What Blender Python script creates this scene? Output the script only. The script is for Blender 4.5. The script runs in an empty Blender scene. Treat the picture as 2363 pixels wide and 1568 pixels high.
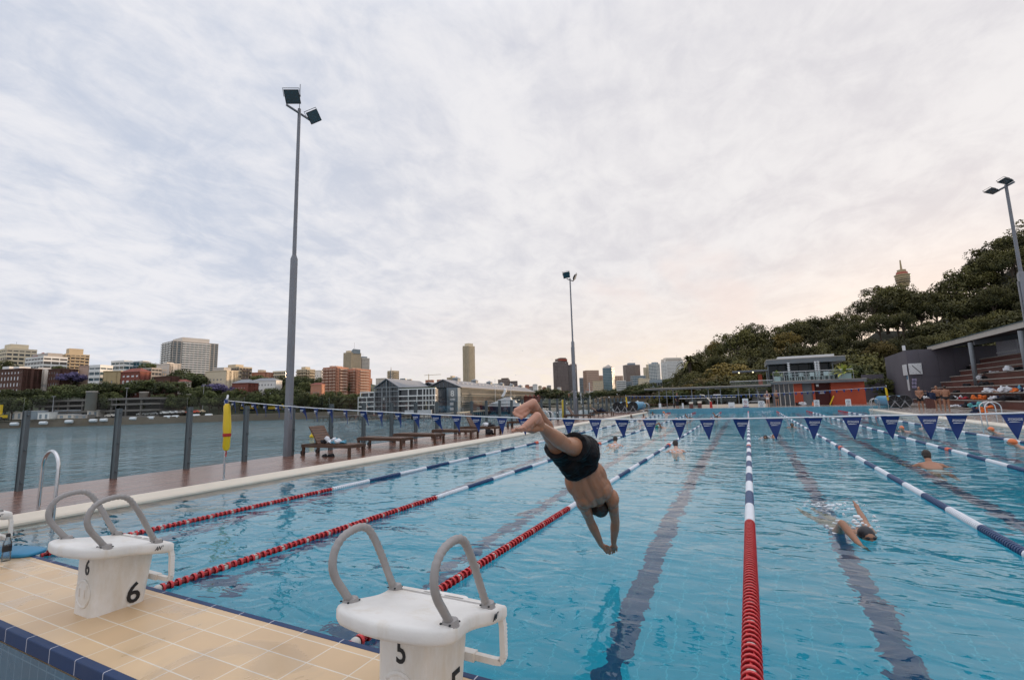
import bpy, bmesh, math, random
from mathutils import Vector, Matrix, noise as mnoise
random.seed(7)
SC = bpy.context.scene
COL = SC.collection
PI = math.pi
V = Vector

# ------------------------------------------------------------------ camera
CX, CY, CH, YAW, PIT, ROLL, FPX = .1213, -2.5132, 1.63, .4602, .1298, -.0263, 1082.66
FW = V((-math.sin(YAW)*math.cos(PIT), math.cos(YAW)*math.cos(PIT), math.sin(PIT)))
_rt = V((math.cos(YAW), math.sin(YAW), 0)); _up = _rt.cross(FW)
RT = _rt*math.cos(ROLL)+_up*math.sin(ROLL); UP = _up*math.cos(ROLL)-_rt*math.sin(ROLL)
CAM = V((CX, CY, CH))
FH = V((-math.sin(YAW), math.cos(YAW), 0)); RH = V((math.cos(YAW), math.sin(YAW), 0))
def ray(x, y): return FW+RT*((x-1181.5)/FPX)+UP*((784-y)/FPX)
def P(x, y, d): return CAM+ray(x, y)*d              # a point seen at (x,y), d metres ahead
def gnd(x, y, z=.15): r = ray(x, y); return CAM+r*((z-CH)/r.z)
def atY(x, y, Y): r = ray(x, y); return CAM+r*((Y-CY)/r.y)
def atX(x, y, X): r = ray(x, y); return CAM+r*((X-CX)/r.x)
def uv(u, v, z=0): p = CAM+FH*u+RH*v; return V((p.x, p.y, z))   # horizontal ahead / right
def pu(x, y, u):                                    # seen at (x,y), u metres ahead horizontally
    r = ray(x, y); return CAM+r*(u/(r.x*FH.x+r.y*FH.y))
def K(n):                                           # measuring grids
    o = {1: (0, 721.4), 2: (564.6, 721.4), 3: (1129.1, 721.4), 4: (1735.7, 721.4)}[n]
    return lambda x, y: (o[0]+x*.26546, o[1]+y*.26546)
c1, c2, c3, c4 = K(1), K(2), K(3), K(4)
cd = bpy.data.cameras.new('camera'); cam = bpy.data.objects.new('camera', cd); COL.objects.link(cam)
cam.matrix_world = Matrix(((RT.x, UP.x, -FW.x, CAM.x), (RT.y, UP.y, -FW.y, CAM.y), (RT.z, UP.z, -FW.z, CAM.z), (0, 0, 0, 1)))
cd.sensor_width = 36; cd.lens = FPX/2363*36; cd.clip_start = .05; cd.clip_end = 9000
SC.camera = cam

# ------------------------------------------------------------------ materials
def nodes(m): m.use_nodes = True; return m.node_tree.nodes, m.node_tree.links
def mat(name, col, rough=.6, var=.15, scale=4, bump=0, bscale=None, metal=0, spec=.5, coat=0, sss=0, rnd=0, emit=None, det=6):
    m = bpy.data.materials.new(name); n, l = nodes(m); b = n['Principled BSDF']
    b.inputs['Roughness'].default_value = rough; b.inputs['Metallic'].default_value = metal
    b.inputs['Specular IOR Level'].default_value = spec; b.inputs['Coat Weight'].default_value = coat
    tc = n.new('ShaderNodeTexCoord'); nz = n.new('ShaderNodeTexNoise'); nz.inputs['Scale'].default_value = scale
    nz.inputs['Detail'].default_value = det; l.new(tc.outputs['Object'], nz.inputs['Vector'])
    mx = n.new('ShaderNodeMix'); mx.data_type = 'RGBA'
    mx.inputs[6].default_value = (*[max(0, c*(1-var)) for c in col], 1); mx.inputs[7].default_value = (*[min(1, c*(1+var)) for c in col], 1)
    l.new(nz.outputs['Fac'], mx.inputs[0]); out = mx.outputs[2]
    if rnd:
        oi = n.new('ShaderNodeObjectInfo'); hs = n.new('ShaderNodeHueSaturation'); mr = n.new('ShaderNodeMapRange')
        mr.inputs['To Min'].default_value = 1-rnd; mr.inputs['To Max'].default_value = 1+rnd
        l.new(oi.outputs['Random'], mr.inputs['Value']); l.new(mr.outputs[0], hs.inputs['Value'])
        l.new(out, hs.inputs['Color']); out = hs.outputs[0]
    l.new(out, b.inputs['Base Color'])
    if bump:
        n2 = n.new('ShaderNodeTexNoise'); n2.inputs['Scale'].default_value = bscale or scale*4; n2.inputs['Detail'].default_value = 5
        l.new(tc.outputs['Object'], n2.inputs['Vector'])
        bp = n.new('ShaderNodeBump'); bp.inputs['Strength'].default_value = bump; bp.inputs['Distance'].default_value = .02
        l.new(n2.outputs['Fac'], bp.inputs['Height']); l.new(bp.outputs[0], b.inputs['Normal'])
    if sss:
        b.inputs['Subsurface Weight'].default_value = sss; b.inputs['Subsurface Radius'].default_value = (.02, .008, .004)
    if emit:
        b.inputs['Emission Color'].default_value = (*emit[:3], 1); b.inputs['Emission Strength'].default_value = emit[3]
    return m
M = {}
def mm(key, *a, **k): M[key] = mat(key, *a, **k); return M[key]
mm('plastic_white', (.77, .745, .705), .42, .10, 7, .10, 60, det=10); mm('plastic_grey', (.33, .31, .30), .5, .16, 14, .25, 220)
mm('black', (.012, .012, .014), .5, .2); mm('number_black', (.01, .01, .012), .45, .1)
mm('steel', (.62, .62, .63), .22, .06, 6, metal=1); mm('grey_metal', (.17, .185, .20), .5, .12, 3, .03); mm('post_metal', (.085, .105, .115), .5, .15, 3)
mm('pole_metal', (.20, .205, .225), .45, .1, 2, metal=.3); mm('dark_metal', (.018, .024, .028), .6, .2, spec=.2)
mm('lamp_glass', (.03, .07, .09), .12, .2, 3)
mm('flag_blue', (.004, .030, .165), .55, .12, 6); mm('cord_white', (.75, .76, .78), .5, .06)
mm('rope_red', (.60, .035, .04), .3, .12, 10); mm('rope_dark', (.26, .012, .016), .35, .15, 10); mm('rope_white', (.74, .76, .8), .4, .08, 10); mm('rope_blue', (.018, .055, .15), .35, .2, 10); mm('ball_white', (.6, .57, .53), .5, .1)
mm('rope_orange', (.7, .12, .06), .4, .1)
mm('yellow', (.75, .5, .012), .4, .1, 5); mm('red', (.45, .02, .015), .45, .15)
mm('timber', (.085, .04, .022), .42, .35, 6, .1, 40); mm('timber_slat', (.13, .065, .038), .5, .3, 8)
mm('cloth_white', (.7, .71, .74), .9, .15, 8, .3, 30); mm('cloth_black', (.014, .014, .018), .85, .3, 8, .3, 30); mm('cloth_blue', (.1, .3, .42), .85, .2, 8); mm('cloth_orange', (.75, .17, .03), .8, .15, 8); mm('cloth_navy', (.02, .03, .07), .85, .3, 8); mm('cloth_red', (.35, .02, .03), .85, .2, 8); mm('cloth_teal', (.12, .4, .42), .85, .2, 8)
mm('skin', (.36, .175, .10), .30, .34, 6, .12, 45, sss=.05, det=9); mm('skin_pale', (.55, .33, .25), .5, .12, 9); mm('skin_tan', (.36, .17, .10), .5, .12, 9); mm('sole', (.52, .27, .19), .55, .14, 14)
mm('hair', (.032, .02, .014), .5, .6, 40, .8, 90); mm('cap_orange', (.8, .2, .06), .4, .1); mm('cap_green', (.03, .25, .17), .4, .1); mm('cap_black', (.015, .015, .02), .4, .1)
mm('shorts', (.006, .006, .008), .6, .2, 5, .5, 26, spec=.2); mm('briefs_black', (.012, .012, .015), .7, .2); mm('briefs_white', (.7, .7, .7), .8, .1)
mm('foam', (.8, .84, .87), .6, .08, 10)
mm('reel_blue', (.10, .30, .46), .45, .2, 2, .1, 10); mm('kick_blue', (.02, .2, .36), .45, .1)
mm('wall_purple', (.115, .105, .125), .7, .08, .5, .03, 3); mm('fascia', (.46, .42, .37), .55, .08, .6); mm('roof_dark', (.05, .055, .065), .5, .2, .5)
mm('orange_wall', (.47, .075, .028), .6, .12, .8); mm('slab_grey', (.15, .165, .18), .55, .12, .8); mm('roof_white', (.65, .65, .66), .45, .06, .6)
mm('concrete', (.36, .33, .29), .8, .2, .3, .05, 2); mm('concrete_dark', (.17, .155, .14), .85, .25, .2); mm('sandstone', (.30, .22, .145), .85, .25, .4)
mm('trunk', (.07, .05, .035), .85, .3, 3); mm('bench_brown', (.13, .05, .04), .5, .25, 4)
mm('pot_white', (.72, .72, .7), .45, .05); mm('sign_white', (.75, .76, .77), .45, .04); mm('sign_ink', (.06, .09, .16), .5, .1); mm('sign_red', (.4, .03, .03), .5, .1)
mm('galv', (.42, .42, .44), .42, .1, 2, metal=.4)
mm('lamp_lit', (.9, .8, .6), .4, .05, emit=(1, .8, .5, 3)); mm('window_glint', (.5, .3, .12), .3, .2, 2, emit=(1, .55, .2, .35))  # window_glint: low sun's glint put into the panes as faint emission

def stain(key, tint, sc, lo, hi, amt):
    n, l = M[key].node_tree.nodes, M[key].node_tree.links; b = n['Principled BSDF']; src = b.inputs['Base Color'].links[0].from_socket
    tc = n.new('ShaderNodeTexCoord'); mp = n.new('ShaderNodeMapping'); mp.inputs['Scale'].default_value = (1, 1, .35); z = n.new('ShaderNodeTexNoise'); z.inputs['Scale'].default_value = sc; z.inputs['Detail'].default_value = 8; z.inputs['Roughness'].default_value = .65; l.new(tc.outputs['Object'], mp.inputs[0]); l.new(mp.outputs[0], z.inputs[0])
    r = n.new('ShaderNodeMapRange'); r.inputs[1].default_value = lo; r.inputs[2].default_value = hi; r.inputs[4].default_value = amt; l.new(z.outputs[0], r.inputs[0]); m = n.new('ShaderNodeMix'); m.data_type = 'RGBA'; m.blend_type = 'MULTIPLY'; m.inputs[7].default_value = (*tint, 1); l.new(r.outputs[0], m.inputs[0]); l.new(src, m.inputs[6]); l.new(m.outputs[2], b.inputs['Base Color'])
stain('plastic_white', (.72, .60, .42), 6, .50, .75, .55); stain('pole_metal', (.6, .55, .5), 3, .5, .7, .6); stain('post_metal', (.65, .6, .55), 4, .5, .7, .6); stain('wall_purple', (.75, .72, .7), .7, .45, .7, .5); stain('orange_wall', (.7, .62, .6), .9, .45, .7, .5)
def glassmat(name, tint, alpha, rough=.02, amt=.8):          # thin sheet: mostly clear, a Fresnel reflection on top
    m = bpy.data.materials.new(name); n, l = nodes(m); n.clear()
    o = n.new('ShaderNodeOutputMaterial'); tr = n.new('ShaderNodeBsdfTransparent'); gl = n.new('ShaderNodeBsdfGlossy')
    tr.inputs[0].default_value = (*tint, 1); gl.inputs['Roughness'].default_value = rough
    fr = n.new('ShaderNodeFresnel'); fr.inputs[0].default_value = 1.45; mx = n.new('ShaderNodeMixShader')
    ml = n.new('ShaderNodeMath'); ml.operation = 'MULTIPLY_ADD'; ml.inputs[1].default_value = amt; ml.inputs[2].default_value = alpha
    l.new(fr.outputs[0], ml.inputs[0]); l.new(ml.outputs[0], mx.inputs[0]); l.new(tr.outputs[0], mx.inputs[1]); l.new(gl.outputs[0], mx.inputs[2]); l.new(mx.outputs[0], o.inputs[0])
    M[name] = m
glassmat('fence_glass', (.955, .975, .975), .0, .02, .22); glassmat('balustrade', (.86, .93, .93), .02, .02, .25); glassmat('bottle_clear', (.8, .86, .9), .06)
def winmat(name, col, rough=.12, var=.6, scale=.35, spec=.6):
    m = mat(name, col, rough, var, scale, spec=spec, det=2); M[name] = m
winmat('win_dark', (.045, .05, .058)); winmat('win_blue', (.04, .085, .11)); winmat('win_teal', (.025, .09, .12)); winmat('win_brown', (.06, .048, .042)); winmat('win_pale', (.8, .8, .82), .4, .12)
m_ = bpy.data.materials.new('louvre'); n_, l_ = nodes(m_); n_.clear(); o_ = n_.new('ShaderNodeOutputMaterial'); d_ = n_.new('ShaderNodeBsdfDiffuse'); t_ = n_.new('ShaderNodeBsdfTranslucent'); x_ = n_.new('ShaderNodeMixShader'); d_.inputs[0].default_value = (.7, .7, .74, 1); t_.inputs[0].default_value = (.8, .8, .85, 1); l_.new(d_.outputs[0], x_.inputs[1]); l_.new(t_.outputs[0], x_.inputs[2]); l_.new(x_.outputs[0], o_.inputs[0]); M['louvre'] = m_
winmat('pavilion_glass', (.012, .022, .026), .06, .4, .8, .25)

def tile_mat(name, a, b, grout, sx, sy, mort=.012, off=0, rough=.3, bump=.3, coord='Object', rot=None, var=.5, coat=0, stretch=None, wet=False):
    m = bpy.data.materials.new(name); n, l = nodes(m); s = n['Principled BSDF']
    tc = n.new('ShaderNodeTexCoord'); mp = n.new('ShaderNodeMapping'); br = n.new('ShaderNodeTexBrick')
    if rot: mp.inputs['Rotation'].default_value = rot
    br.offset = off; br.inputs['Scale'].default_value = 1; br.inputs['Brick Width'].default_value = sx; br.inputs['Row Height'].default_value = sy
    br.inputs['Mortar Size'].default_value = mort; br.inputs['Mortar Smooth'].default_value = .1; br.inputs['Bias'].default_value = 0
    br.inputs['Color1'].default_value = (*a, 1); br.inputs['Color2'].default_value = (*b, 1); br.inputs['Mortar'].default_value = (*grout, 1)
    l.new(tc.outputs[coord], mp.inputs[0]); l.new(mp.outputs[0], br.inputs[0])
    nz = n.new('ShaderNodeTexNoise'); nz.inputs['Scale'].default_value = 3.0; nz.inputs['Detail'].default_value = 8; m2 = n.new('ShaderNodeMapping'); m2.inputs['Scale'].default_value = stretch or (1, 1, 1); l.new(tc.outputs[coord], m2.inputs[0]); l.new(m2.outputs[0], nz.inputs[0])
    mr = n.new('ShaderNodeMapRange'); mr.inputs[3].default_value = 1-var*.5; mr.inputs[4].default_value = 1+var*.4; l.new(nz.outputs[0], mr.inputs[0])
    hs = n.new('ShaderNodeHueSaturation'); l.new(br.outputs[0], hs.inputs['Color']); l.new(mr.outputs[0], hs.inputs['Value']); l.new(hs.outputs[0], s.inputs['Base Color'])
    r2 = n.new('ShaderNodeMapRange'); r2.inputs[3].default_value = rough*.6; r2.inputs[4].default_value = rough*1.5; l.new(nz.outputs[0], r2.inputs[0]); l.new(r2.outputs[0], s.inputs['Roughness'])
    bp = n.new('ShaderNodeBump'); bp.invert = True; bp.inputs['Strength'].default_value = bump; bp.inputs['Distance'].default_value = .004; l.new(br.outputs['Fac'], bp.inputs['Height']); l.new(bp.outputs[0], s.inputs['Normal'])
    s.inputs['Coat Weight'].default_value = coat; M[name] = m
    if wet:
        n3 = n.new('ShaderNodeTexNoise'); n3.inputs['Scale'].default_value = 1.7; n3.inputs['Detail'].default_value = 6; n3.inputs['Distortion'].default_value = .6; l.new(tc.outputs[coord], n3.inputs[0])
        w1 = n.new('ShaderNodeMapRange'); w1.inputs[1].default_value = .57; w1.inputs[2].default_value = .64; l.new(n3.outputs[0], w1.inputs[0])
        mu = n.new('ShaderNodeMix'); mu.inputs[0].default_value = 0; l.new(w1.outputs[0], mu.inputs[0]); l.new(r2.outputs[0], mu.inputs[2]); mu.inputs[3].default_value = .16; l.new(mu.outputs[0], s.inputs['Roughness'])
        h2 = n.new('ShaderNodeHueSaturation'); d2 = n.new('ShaderNodeMapRange'); d2.inputs[3].default_value = 1; d2.inputs[4].default_value = .86; l.new(w1.outputs[0], d2.inputs[0]); l.new(d2.outputs[0], h2.inputs['Value']); l.new(hs.outputs[0], h2.inputs['Color']); l.new(h2.outputs[0], s.inputs['Base Color'])
    return m
tile_mat('deck_tile', (.68, .485, .285), (.61, .42, .24), (.74, .67, .56), .335, .195, .0042, 0, .38, .35, var=.34, wet=True)
tile_mat('blue_tile', (.035, .10, .19), (.05, .12, .21), (.22, .30, .36), .12, .5, .004, 0, .25, .3)
tile_mat('edge_tile', (.010, .034, .105), (.012, .04, .12), (.5, .5, .55), .335, 3, .004, 0, .6, .3)
tile_mat('pool_tile', (.024, .42, .55), (.028, .44, .575), (.08, .56, .68), .25, .25, .006, 0, .3, 0, var=.14)
tile_mat('pool_line', (.018, .065, .16), (.022, .075, .18), (.05, .12, .2), .25, .25, .008, 0, .3, 0)
tile_mat('endwall_tile', (.10, .30, .40), (.12, .33, .43), (.2, .4, .48), .25, .12, .006, 0, .3, .1, rot=(PI/2, 0, 0))
tile_mat('wood_deck', (.25, .118, .078), (.16, .07, .047), (.04, .018, .012), 3.2, .14, .008, .45, .24, .8, rot=(0, 0, PI/2), var=1.3, coat=.05, stretch=(3.5, .12, 1))
tile_mat('wood_tread', (.15, .055, .04), (.11, .042, .03), (.03, .014, .010), 3.2, .14, .006, .45, .4, .4, rot=(0, 0, PI/2), var=.5)
tile_mat('pale_deck', (.36, .31, .27), (.33, .28, .24), (.2, .17, .15), .6, .6, .006, 0, .25, .2, coat=.2)
mm('coping', (.78, .69, .57), .4, .08, 3, .03, 20)
tile_mat('brick_red', (.27, .062, .04), (.20, .045, .03), (.25, .15, .12), .9, .3, .03, .5, .8, 0, coord='Object', rot=(PI/2, 0, 0))
tile_mat('brick_brown', (.12, .05, .036), (.09, .04, .03), (.13, .08, .06), .9, .3, .03, .5, .8, 0, rot=(PI/2, 0, 0))
tile_mat('roof_tile_red', (.30, .075, .045), (.24, .06, .04), (.14, .04, .03), .6, .6, .05, .5, .7, 0)
for k, c in dict(cream=(0.700, 0.600, 0.438), beige=(0.587, 0.463, 0.300), white_wall=(0.800, 0.800, 0.775), grey_wall=(0.425, 0.388, 0.350), tan=(0.600, 0.500, 0.350), brown=(.17, .125, .105), pinkish=(0.525, 0.362, 0.275), pale=(0.688, 0.625, 0.550), salmon=(0.525, 0.250, 0.163), darkbrown=(.11, .085, .078), bluegrey=(.26, .31, .35), yellowbrick=(0.500, 0.388, 0.213), wharf_grey=(.27, .29, .30), wharf_roof=(.25, .26, .28), wharf_cream=(0.525, 0.463, 0.350), wharf_teal=(.055, .10, .115), steel_blue=(.20, .25, .29)).items():
    mm(k, c, .8, .1, .15, .02, 1)

def leafmat(name, a, b, rnd=.3):
    m = bpy.data.materials.new(name); n, l = nodes(m); s = n['Principled BSDF']; s.inputs['Roughness'].default_value = .6; s.inputs['Specular IOR Level'].default_value = .25
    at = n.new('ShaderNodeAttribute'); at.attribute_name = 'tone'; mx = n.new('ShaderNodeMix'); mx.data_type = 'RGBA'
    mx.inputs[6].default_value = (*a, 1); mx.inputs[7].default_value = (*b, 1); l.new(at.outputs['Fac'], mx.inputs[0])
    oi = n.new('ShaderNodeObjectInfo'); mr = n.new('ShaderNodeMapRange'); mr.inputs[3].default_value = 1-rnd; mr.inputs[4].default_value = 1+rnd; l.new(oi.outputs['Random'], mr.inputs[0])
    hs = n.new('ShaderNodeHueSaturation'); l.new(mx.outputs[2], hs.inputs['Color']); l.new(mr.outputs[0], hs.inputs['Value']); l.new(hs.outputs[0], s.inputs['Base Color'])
    M[name] = m
leafmat('leaf_hill', (.026, .032, .010), (.135, .118, .030), .4); leafmat('leaf_green', (.035, .05, .018), (.12, .13, .04), .35); leafmat('leaf_gold', (.06, .05, .014), (.23, .16, .036), .3)  # gold and pale olive tones: hillside highlights put into the leaf colours
leafmat('leaf_purple', (.07, .06, .13), (.2, .17, .32), .15); leafmat('leaf_palm', (.14, .20, .03), (.5, .46, .10), .1); leafmat('leaf_shrub', (.03, .045, .015), (.11, .11, .03), .3)

# ------------------------------------------------------------------ mesh helpers
class MB:
    def __init__(s): s.v = []; s.f = []; s.m = []; s.cur = 0
    def add(s, vs, fs):
        o = len(s.v); s.v += [tuple(x) for x in vs]
        for f in fs: s.f.append(tuple(i+o for i in f)); s.m.append(s.cur)
        return s
    def box(s, x0, x1, y0, y1, z0, z1):
        return s.add([(x0, y0, z0), (x1, y0, z0), (x1, y1, z0), (x0, y1, z0), (x0, y0, z1), (x1, y0, z1), (x1, y1, z1), (x0, y1, z1)],
                     [(0, 3, 2, 1), (4, 5, 6, 7), (0, 1, 5, 4), (1, 2, 6, 5), (2, 3, 7, 6), (3, 0, 4, 7)])
    def obox(s, c, ax, ay, az, hx, hy, hz):
        c, ax, ay, az = V(c), V(ax).normalized()*hx, V(ay).normalized()*hy, V(az).normalized()*hz
        vs = [c+ax*a+ay*b+az*d for d in (-1, 1) for a, b in ((-1, -1), (1, -1), (1, 1), (-1, 1))]
        return s.add(vs, [(0, 3, 2, 1), (4, 5, 6, 7), (0, 1, 5, 4), (1, 2, 6, 5), (2, 3, 7, 6), (3, 0, 4, 7)])
    def beam(s, a, b, w, h, up=(0, 0, 1)):
        a, b = V(a), V(b); d = (b-a); L = d.length; d.normalize(); u = V(up)
        if abs(d.dot(u)) > .99: u = V((1, 0, 0))
        x = d.cross(u).normalized(); u = x.cross(d)
        return s.obox((a+b)/2, d, x, u, L/2, w/2, h/2)
    def quad(s, *p): return s.add(p, [tuple(range(len(p)))])
    def tube(s, pts, r, n=8, closed=False, flat=None):
        pts = [V(p) for p in pts]; N = len(pts); R = r if isinstance(r, (list, tuple)) else [r]*N
        t0 = (pts[1]-pts[0]).normalized(); nrm = t0.orthogonal().normalized() if flat is None else (V(flat)-t0*V(flat).dot(t0)).normalized()
        vs = []; fs = []
        for i, p in enumerate(pts):
            t = (pts[min(i+1, N-1)]-pts[max(i-1, 0)])
            if closed: t = pts[(i+1) % N]-pts[(i-1) % N]
            t.normalize(); nrm = (nrm-t*nrm.dot(t)).normalized(); bn = t.cross(nrm)
            ra, rb = R[i] if isinstance(R[i], (list, tuple)) else (R[i], R[i])
            for k in range(n):
                a = 2*PI*k/n; vs.append(p+nrm*math.cos(a)*ra+bn*math.sin(a)*rb)
        M_ = N if closed else N-1
        for i in range(M_):
            j = (i+1) % N
            for k in range(n): fs.append((i*n+k, i*n+(k+1) % n, j*n+(k+1) % n, j*n+k))
        if not closed: fs.append(tuple(range(n-1, -1, -1))); fs.append(tuple((N-1)*n+k for k in range(n)))
        return s.add(vs, fs)
    def cap(s, a, ra, b, rb, n=14, rings=5):             # round cone with spherical ends
        a, b = V(a), V(b); d = (b-a).normalized() if (b-a).length > 1e-6 else V((0, 0, 1))
        pts = []; R = []
        for i in range(rings): t = PI/2*(1-i/rings)*.98; pts.append(a-d*ra*math.sin(t)); R.append(max(ra*math.cos(t), .001))
        pts.append(a); R.append(ra); pts.append(b); R.append(rb)
        for i in range(1, rings+1): t = PI/2*i/rings*.98; pts.append(b+d*rb*math.sin(t)); R.append(max(rb*math.cos(t), .001))
        return s.tube(pts, R, n)
    def limb(s, pts, R, n=14):
        for i in range(len(pts)-1): s.cap(pts[i], R[i], pts[i+1], R[i+1], n)
        return s
    def ell(s, c, ax, ay, az, n=14, m=9):
        c, ax, ay, az = V(c), V(ax), V(ay), V(az); vs = []; fs = []
        for i in range(m+1):
            t = PI*i/m
            for k in range(n):
                a = 2*PI*k/n; st = max(math.sin(t), .004); vs.append(c+ax*(st*math.cos(a))+ay*(st*math.sin(a))+az*math.cos(t))
        for i in range(m):
            for k in range(n): fs.append((i*n+k, (i+1)*n+k, (i+1)*n+(k+1) % n, i*n+(k+1) % n))
        fs.append(tuple(range(n))); fs.append(tuple(m*n+k for k in range(n-1, -1, -1)))
        return s.add(vs, fs)
    def ball(s, c, r, n=12, m=8): return s.ell(c, (r, 0, 0), (0, r, 0), (0, 0, r), n, m)
    def lathe(s, prof, o=(0, 0, 0), axis=(0, 0, 1), n=16, closed=False):   # prof: (r, h)
        o, az = V(o), V(axis).normalized(); ax = az.orthogonal().normalized(); ay = az.cross(ax); vs = []; fs = []
        for r, h in prof:
            for k in range(n): a = 2*PI*k/n; vs.append(o+az*h+ax*(r*math.cos(a))+ay*(r*math.sin(a)))
        for i in range(len(prof)-1):
            for k in range(n): fs.append((i*n+k, i*n+(k+1) % n, (i+1)*n+(k+1) % n, (i+1)*n+k))
        if not closed: fs.append(tuple(range(n-1, -1, -1))); fs.append(tuple((len(prof)-1)*n+k for k in range(n)))
        return s.add(vs, fs)
    def prism(s, poly, z0, z1):
        n = len(poly); vs = [(x, y, z0) for x, y in poly]+[(x, y, z1) for x, y in poly]
        return s.add(vs, [tuple(range(n-1, -1, -1)), tuple(range(n, 2*n))]+[(i, (i+1) % n, n+(i+1) % n, n+i) for i in range(n)])
    def loft(s, rings):
        n = len(rings[0]); vs = [p for r in rings for p in r]; fs = [tuple(range(n-1, -1, -1)), tuple((len(rings)-1)*n+k for k in range(n))]
        for i in range(len(rings)-1):
            for k in range(n): fs.append((i*n+k, i*n+(k+1) % n, (i+1)*n+(k+1) % n, (i+1)*n+k))
        return s.add(vs, fs)
    def mesh(s, name, mats, smooth=False):
        me = bpy.data.meshes.new(name); me.from_pydata(s.v, [], s.f); me.update()
        for k in (mats if isinstance(mats, (list, tuple)) else [mats]): me.materials.append(M[k] if isinstance(k, str) else k)
        me.polygons.foreach_set('material_index', s.m)
        if smooth: me.polygons.foreach_set('use_smooth', [True]*len(me.polygons))
        return me
    def build(s, name, mats, parent=None, smooth=False, loc=None, bevel=0, autosmooth=False, **k):
        o = obj(name, s.mesh(name, mats, smooth), parent, loc, **k)
        if bevel:
            b = o.modifiers.new('bevel', 'BEVEL'); b.width = bevel; b.segments = 2; b.limit_method = 'ANGLE'; b.angle_limit = .6
        return o
def tag(o, label=None, cat=None, group=None, kind=None):
    if label: o['label'] = label
    if cat: o['category'] = cat
    if group: o['group'] = group
    if kind: o['kind'] = kind
    return o
def obj(name, me, parent=None, loc=None, label=None, cat=None, group=None, kind=None, rz=0):
    o = bpy.data.objects.new(name, me); COL.objects.link(o)
    if parent: o.parent = parent
    if loc is not None: o.location = loc
    if rz: o.rotation_euler = (0, 0, rz)
    return tag(o, label, cat, group, kind)
def thing(name, label, cat, loc=(0, 0, 0), rz=0, group=None): return obj(name, None, None, loc, label, cat, group, None, rz)
def dup(o, parent=None, label=None, loc=None, rz=None):
    c = o.copy(); COL.objects.link(c); c.parent = parent
    for ch in list(o.children): dup(ch, c)
    if label: c['label'] = label
    if loc is not None: c.location = loc
    if rz is not None: c.rotation_euler = (0, 0, rz)
    return c
def shade(me, ang=.7):
    me.polygons.foreach_set('use_smooth', [True]*len(me.polygons))
    try: me.set_sharp_from_angle(angle=ang)
    except Exception: pass
    return me
def baked(mb, name, mats, voxel, smooth=6, extra=None):   # fuse overlapping shapes into one continuous skin
    me = mb.mesh(name+'_raw', mats); o = bpy.data.objects.new('tmp', me); COL.objects.link(o)
    r = o.modifiers.new('r', 'REMESH'); r.mode = 'VOXEL'; r.voxel_size = voxel
    s = o.modifiers.new('s', 'SMOOTH'); s.factor = .5; s.iterations = smooth
    dg = bpy.context.evaluated_depsgraph_get(); dg.update()
    out = bpy.data.meshes.new_from_object(o.evaluated_get(dg)); out.name = name
    bpy.data.objects.remove(o); bpy.data.meshes.remove(me)
    out.materials.clear()
    for k in (mats if isinstance(mats, (list, tuple)) else [mats]): out.materials.append(M[k])
    out.polygons.foreach_set('material_index', [0]*len(out.polygons)); out.polygons.foreach_set('use_smooth', [True]*len(out.polygons))
    return out
def textmesh(body, size, matn, shear=0, bold=0, depth=.0015):
    c = bpy.data.curves.new('text', 'FONT'); c.body = body; c.size = size; c.align_x = 'CENTER'; c.align_y = 'CENTER'; c.shear = shear; c.offset = bold*size; c.extrude = depth; c.resolution_u = 3
    o = bpy.data.objects.new('tmp', c); COL.objects.link(o); dg = bpy.context.evaluated_depsgraph_get(); dg.update()
    me = bpy.data.meshes.new_from_object(o.evaluated_get(dg)); bpy.data.objects.remove(o); bpy.data.curves.remove(c)
    me.materials.clear(); me.materials.append(M[matn]); return me
ORD = 'first second third fourth fifth sixth seventh eighth ninth tenth eleventh twelfth thirteenth fourteenth fifteenth sixteenth seventeenth eighteenth nineteenth twentieth'.split()
def ordn(i):
    if i < 20: return ORD[i]
    t = {2: 'twenty', 3: 'thirty', 4: 'forty', 5: 'fifty', 6: 'sixty', 7: 'seventy', 8: 'eighty'}
    a, b = divmod(i+1, 10); return t[a]+('-'+ORD[b-1] if b else 'th').replace('yth', 'ieth') if b else t[a][:-1]+'ieth'
def axis_obj(me, name, parent, o, x, y, z, **k):          # place a mesh with its own axes
    ob = obj(name, me, parent, **k); x, y, z = V(x), V(y), V(z)
    ob.matrix_local = Matrix(((x.x, y.x, z.x, o[0]), (x.y, y.y, z.y, o[1]), (x.z, y.z, z.z, o[2]), (0, 0, 0, 1))); return ob

# ------------------------------------------------------------------ light and sky
GLOW_AZ = YAW-math.atan((2075-1181.5)/FPX); SUN_AZ = YAW-math.atan((2240-1181.5)/FPX)     # left of +Y (radians)
SUN_EL = math.radians(4)
sd = V((-math.sin(SUN_AZ)*math.cos(SUN_EL), math.cos(SUN_AZ)*math.cos(SUN_EL), math.sin(SUN_EL)))
sl = bpy.data.lights.new('sun', 'SUN'); sl.energy = 4.5; sl.angle = math.radians(5); sl.color = (1, .70, .45)
so = bpy.data.objects.new('sun', sl); COL.objects.link(so); so.rotation_euler = sd.to_track_quat('Z', 'Y').to_euler(); so.location = (0, 0, 60)
w = bpy.data.worlds.new('World'); SC.world = w; w.use_nodes = True
n, l = w.node_tree.nodes, w.node_tree.links; n.clear()
out = n.new('ShaderNodeOutputWorld'); sky = n.new('ShaderNodeTexSky'); sky.sky_type = 'NISHITA'; sky.sun_disc = False
sky.sun_elevation = SUN_EL; sky.sun_rotation = -SUN_AZ % (2*PI); sky.air_density = 1.2; sky.dust_density = 2
bg1 = n.new('ShaderNodeBackground'); bg1.inputs[1].default_value = .1; l.new(sky.outputs[0], bg1.inputs[0])
tc = n.new('ShaderNodeTexCoord'); sep = n.new('ShaderNodeSeparateXYZ'); l.new(tc.outputs['Generated'], sep.inputs[0])
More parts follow.
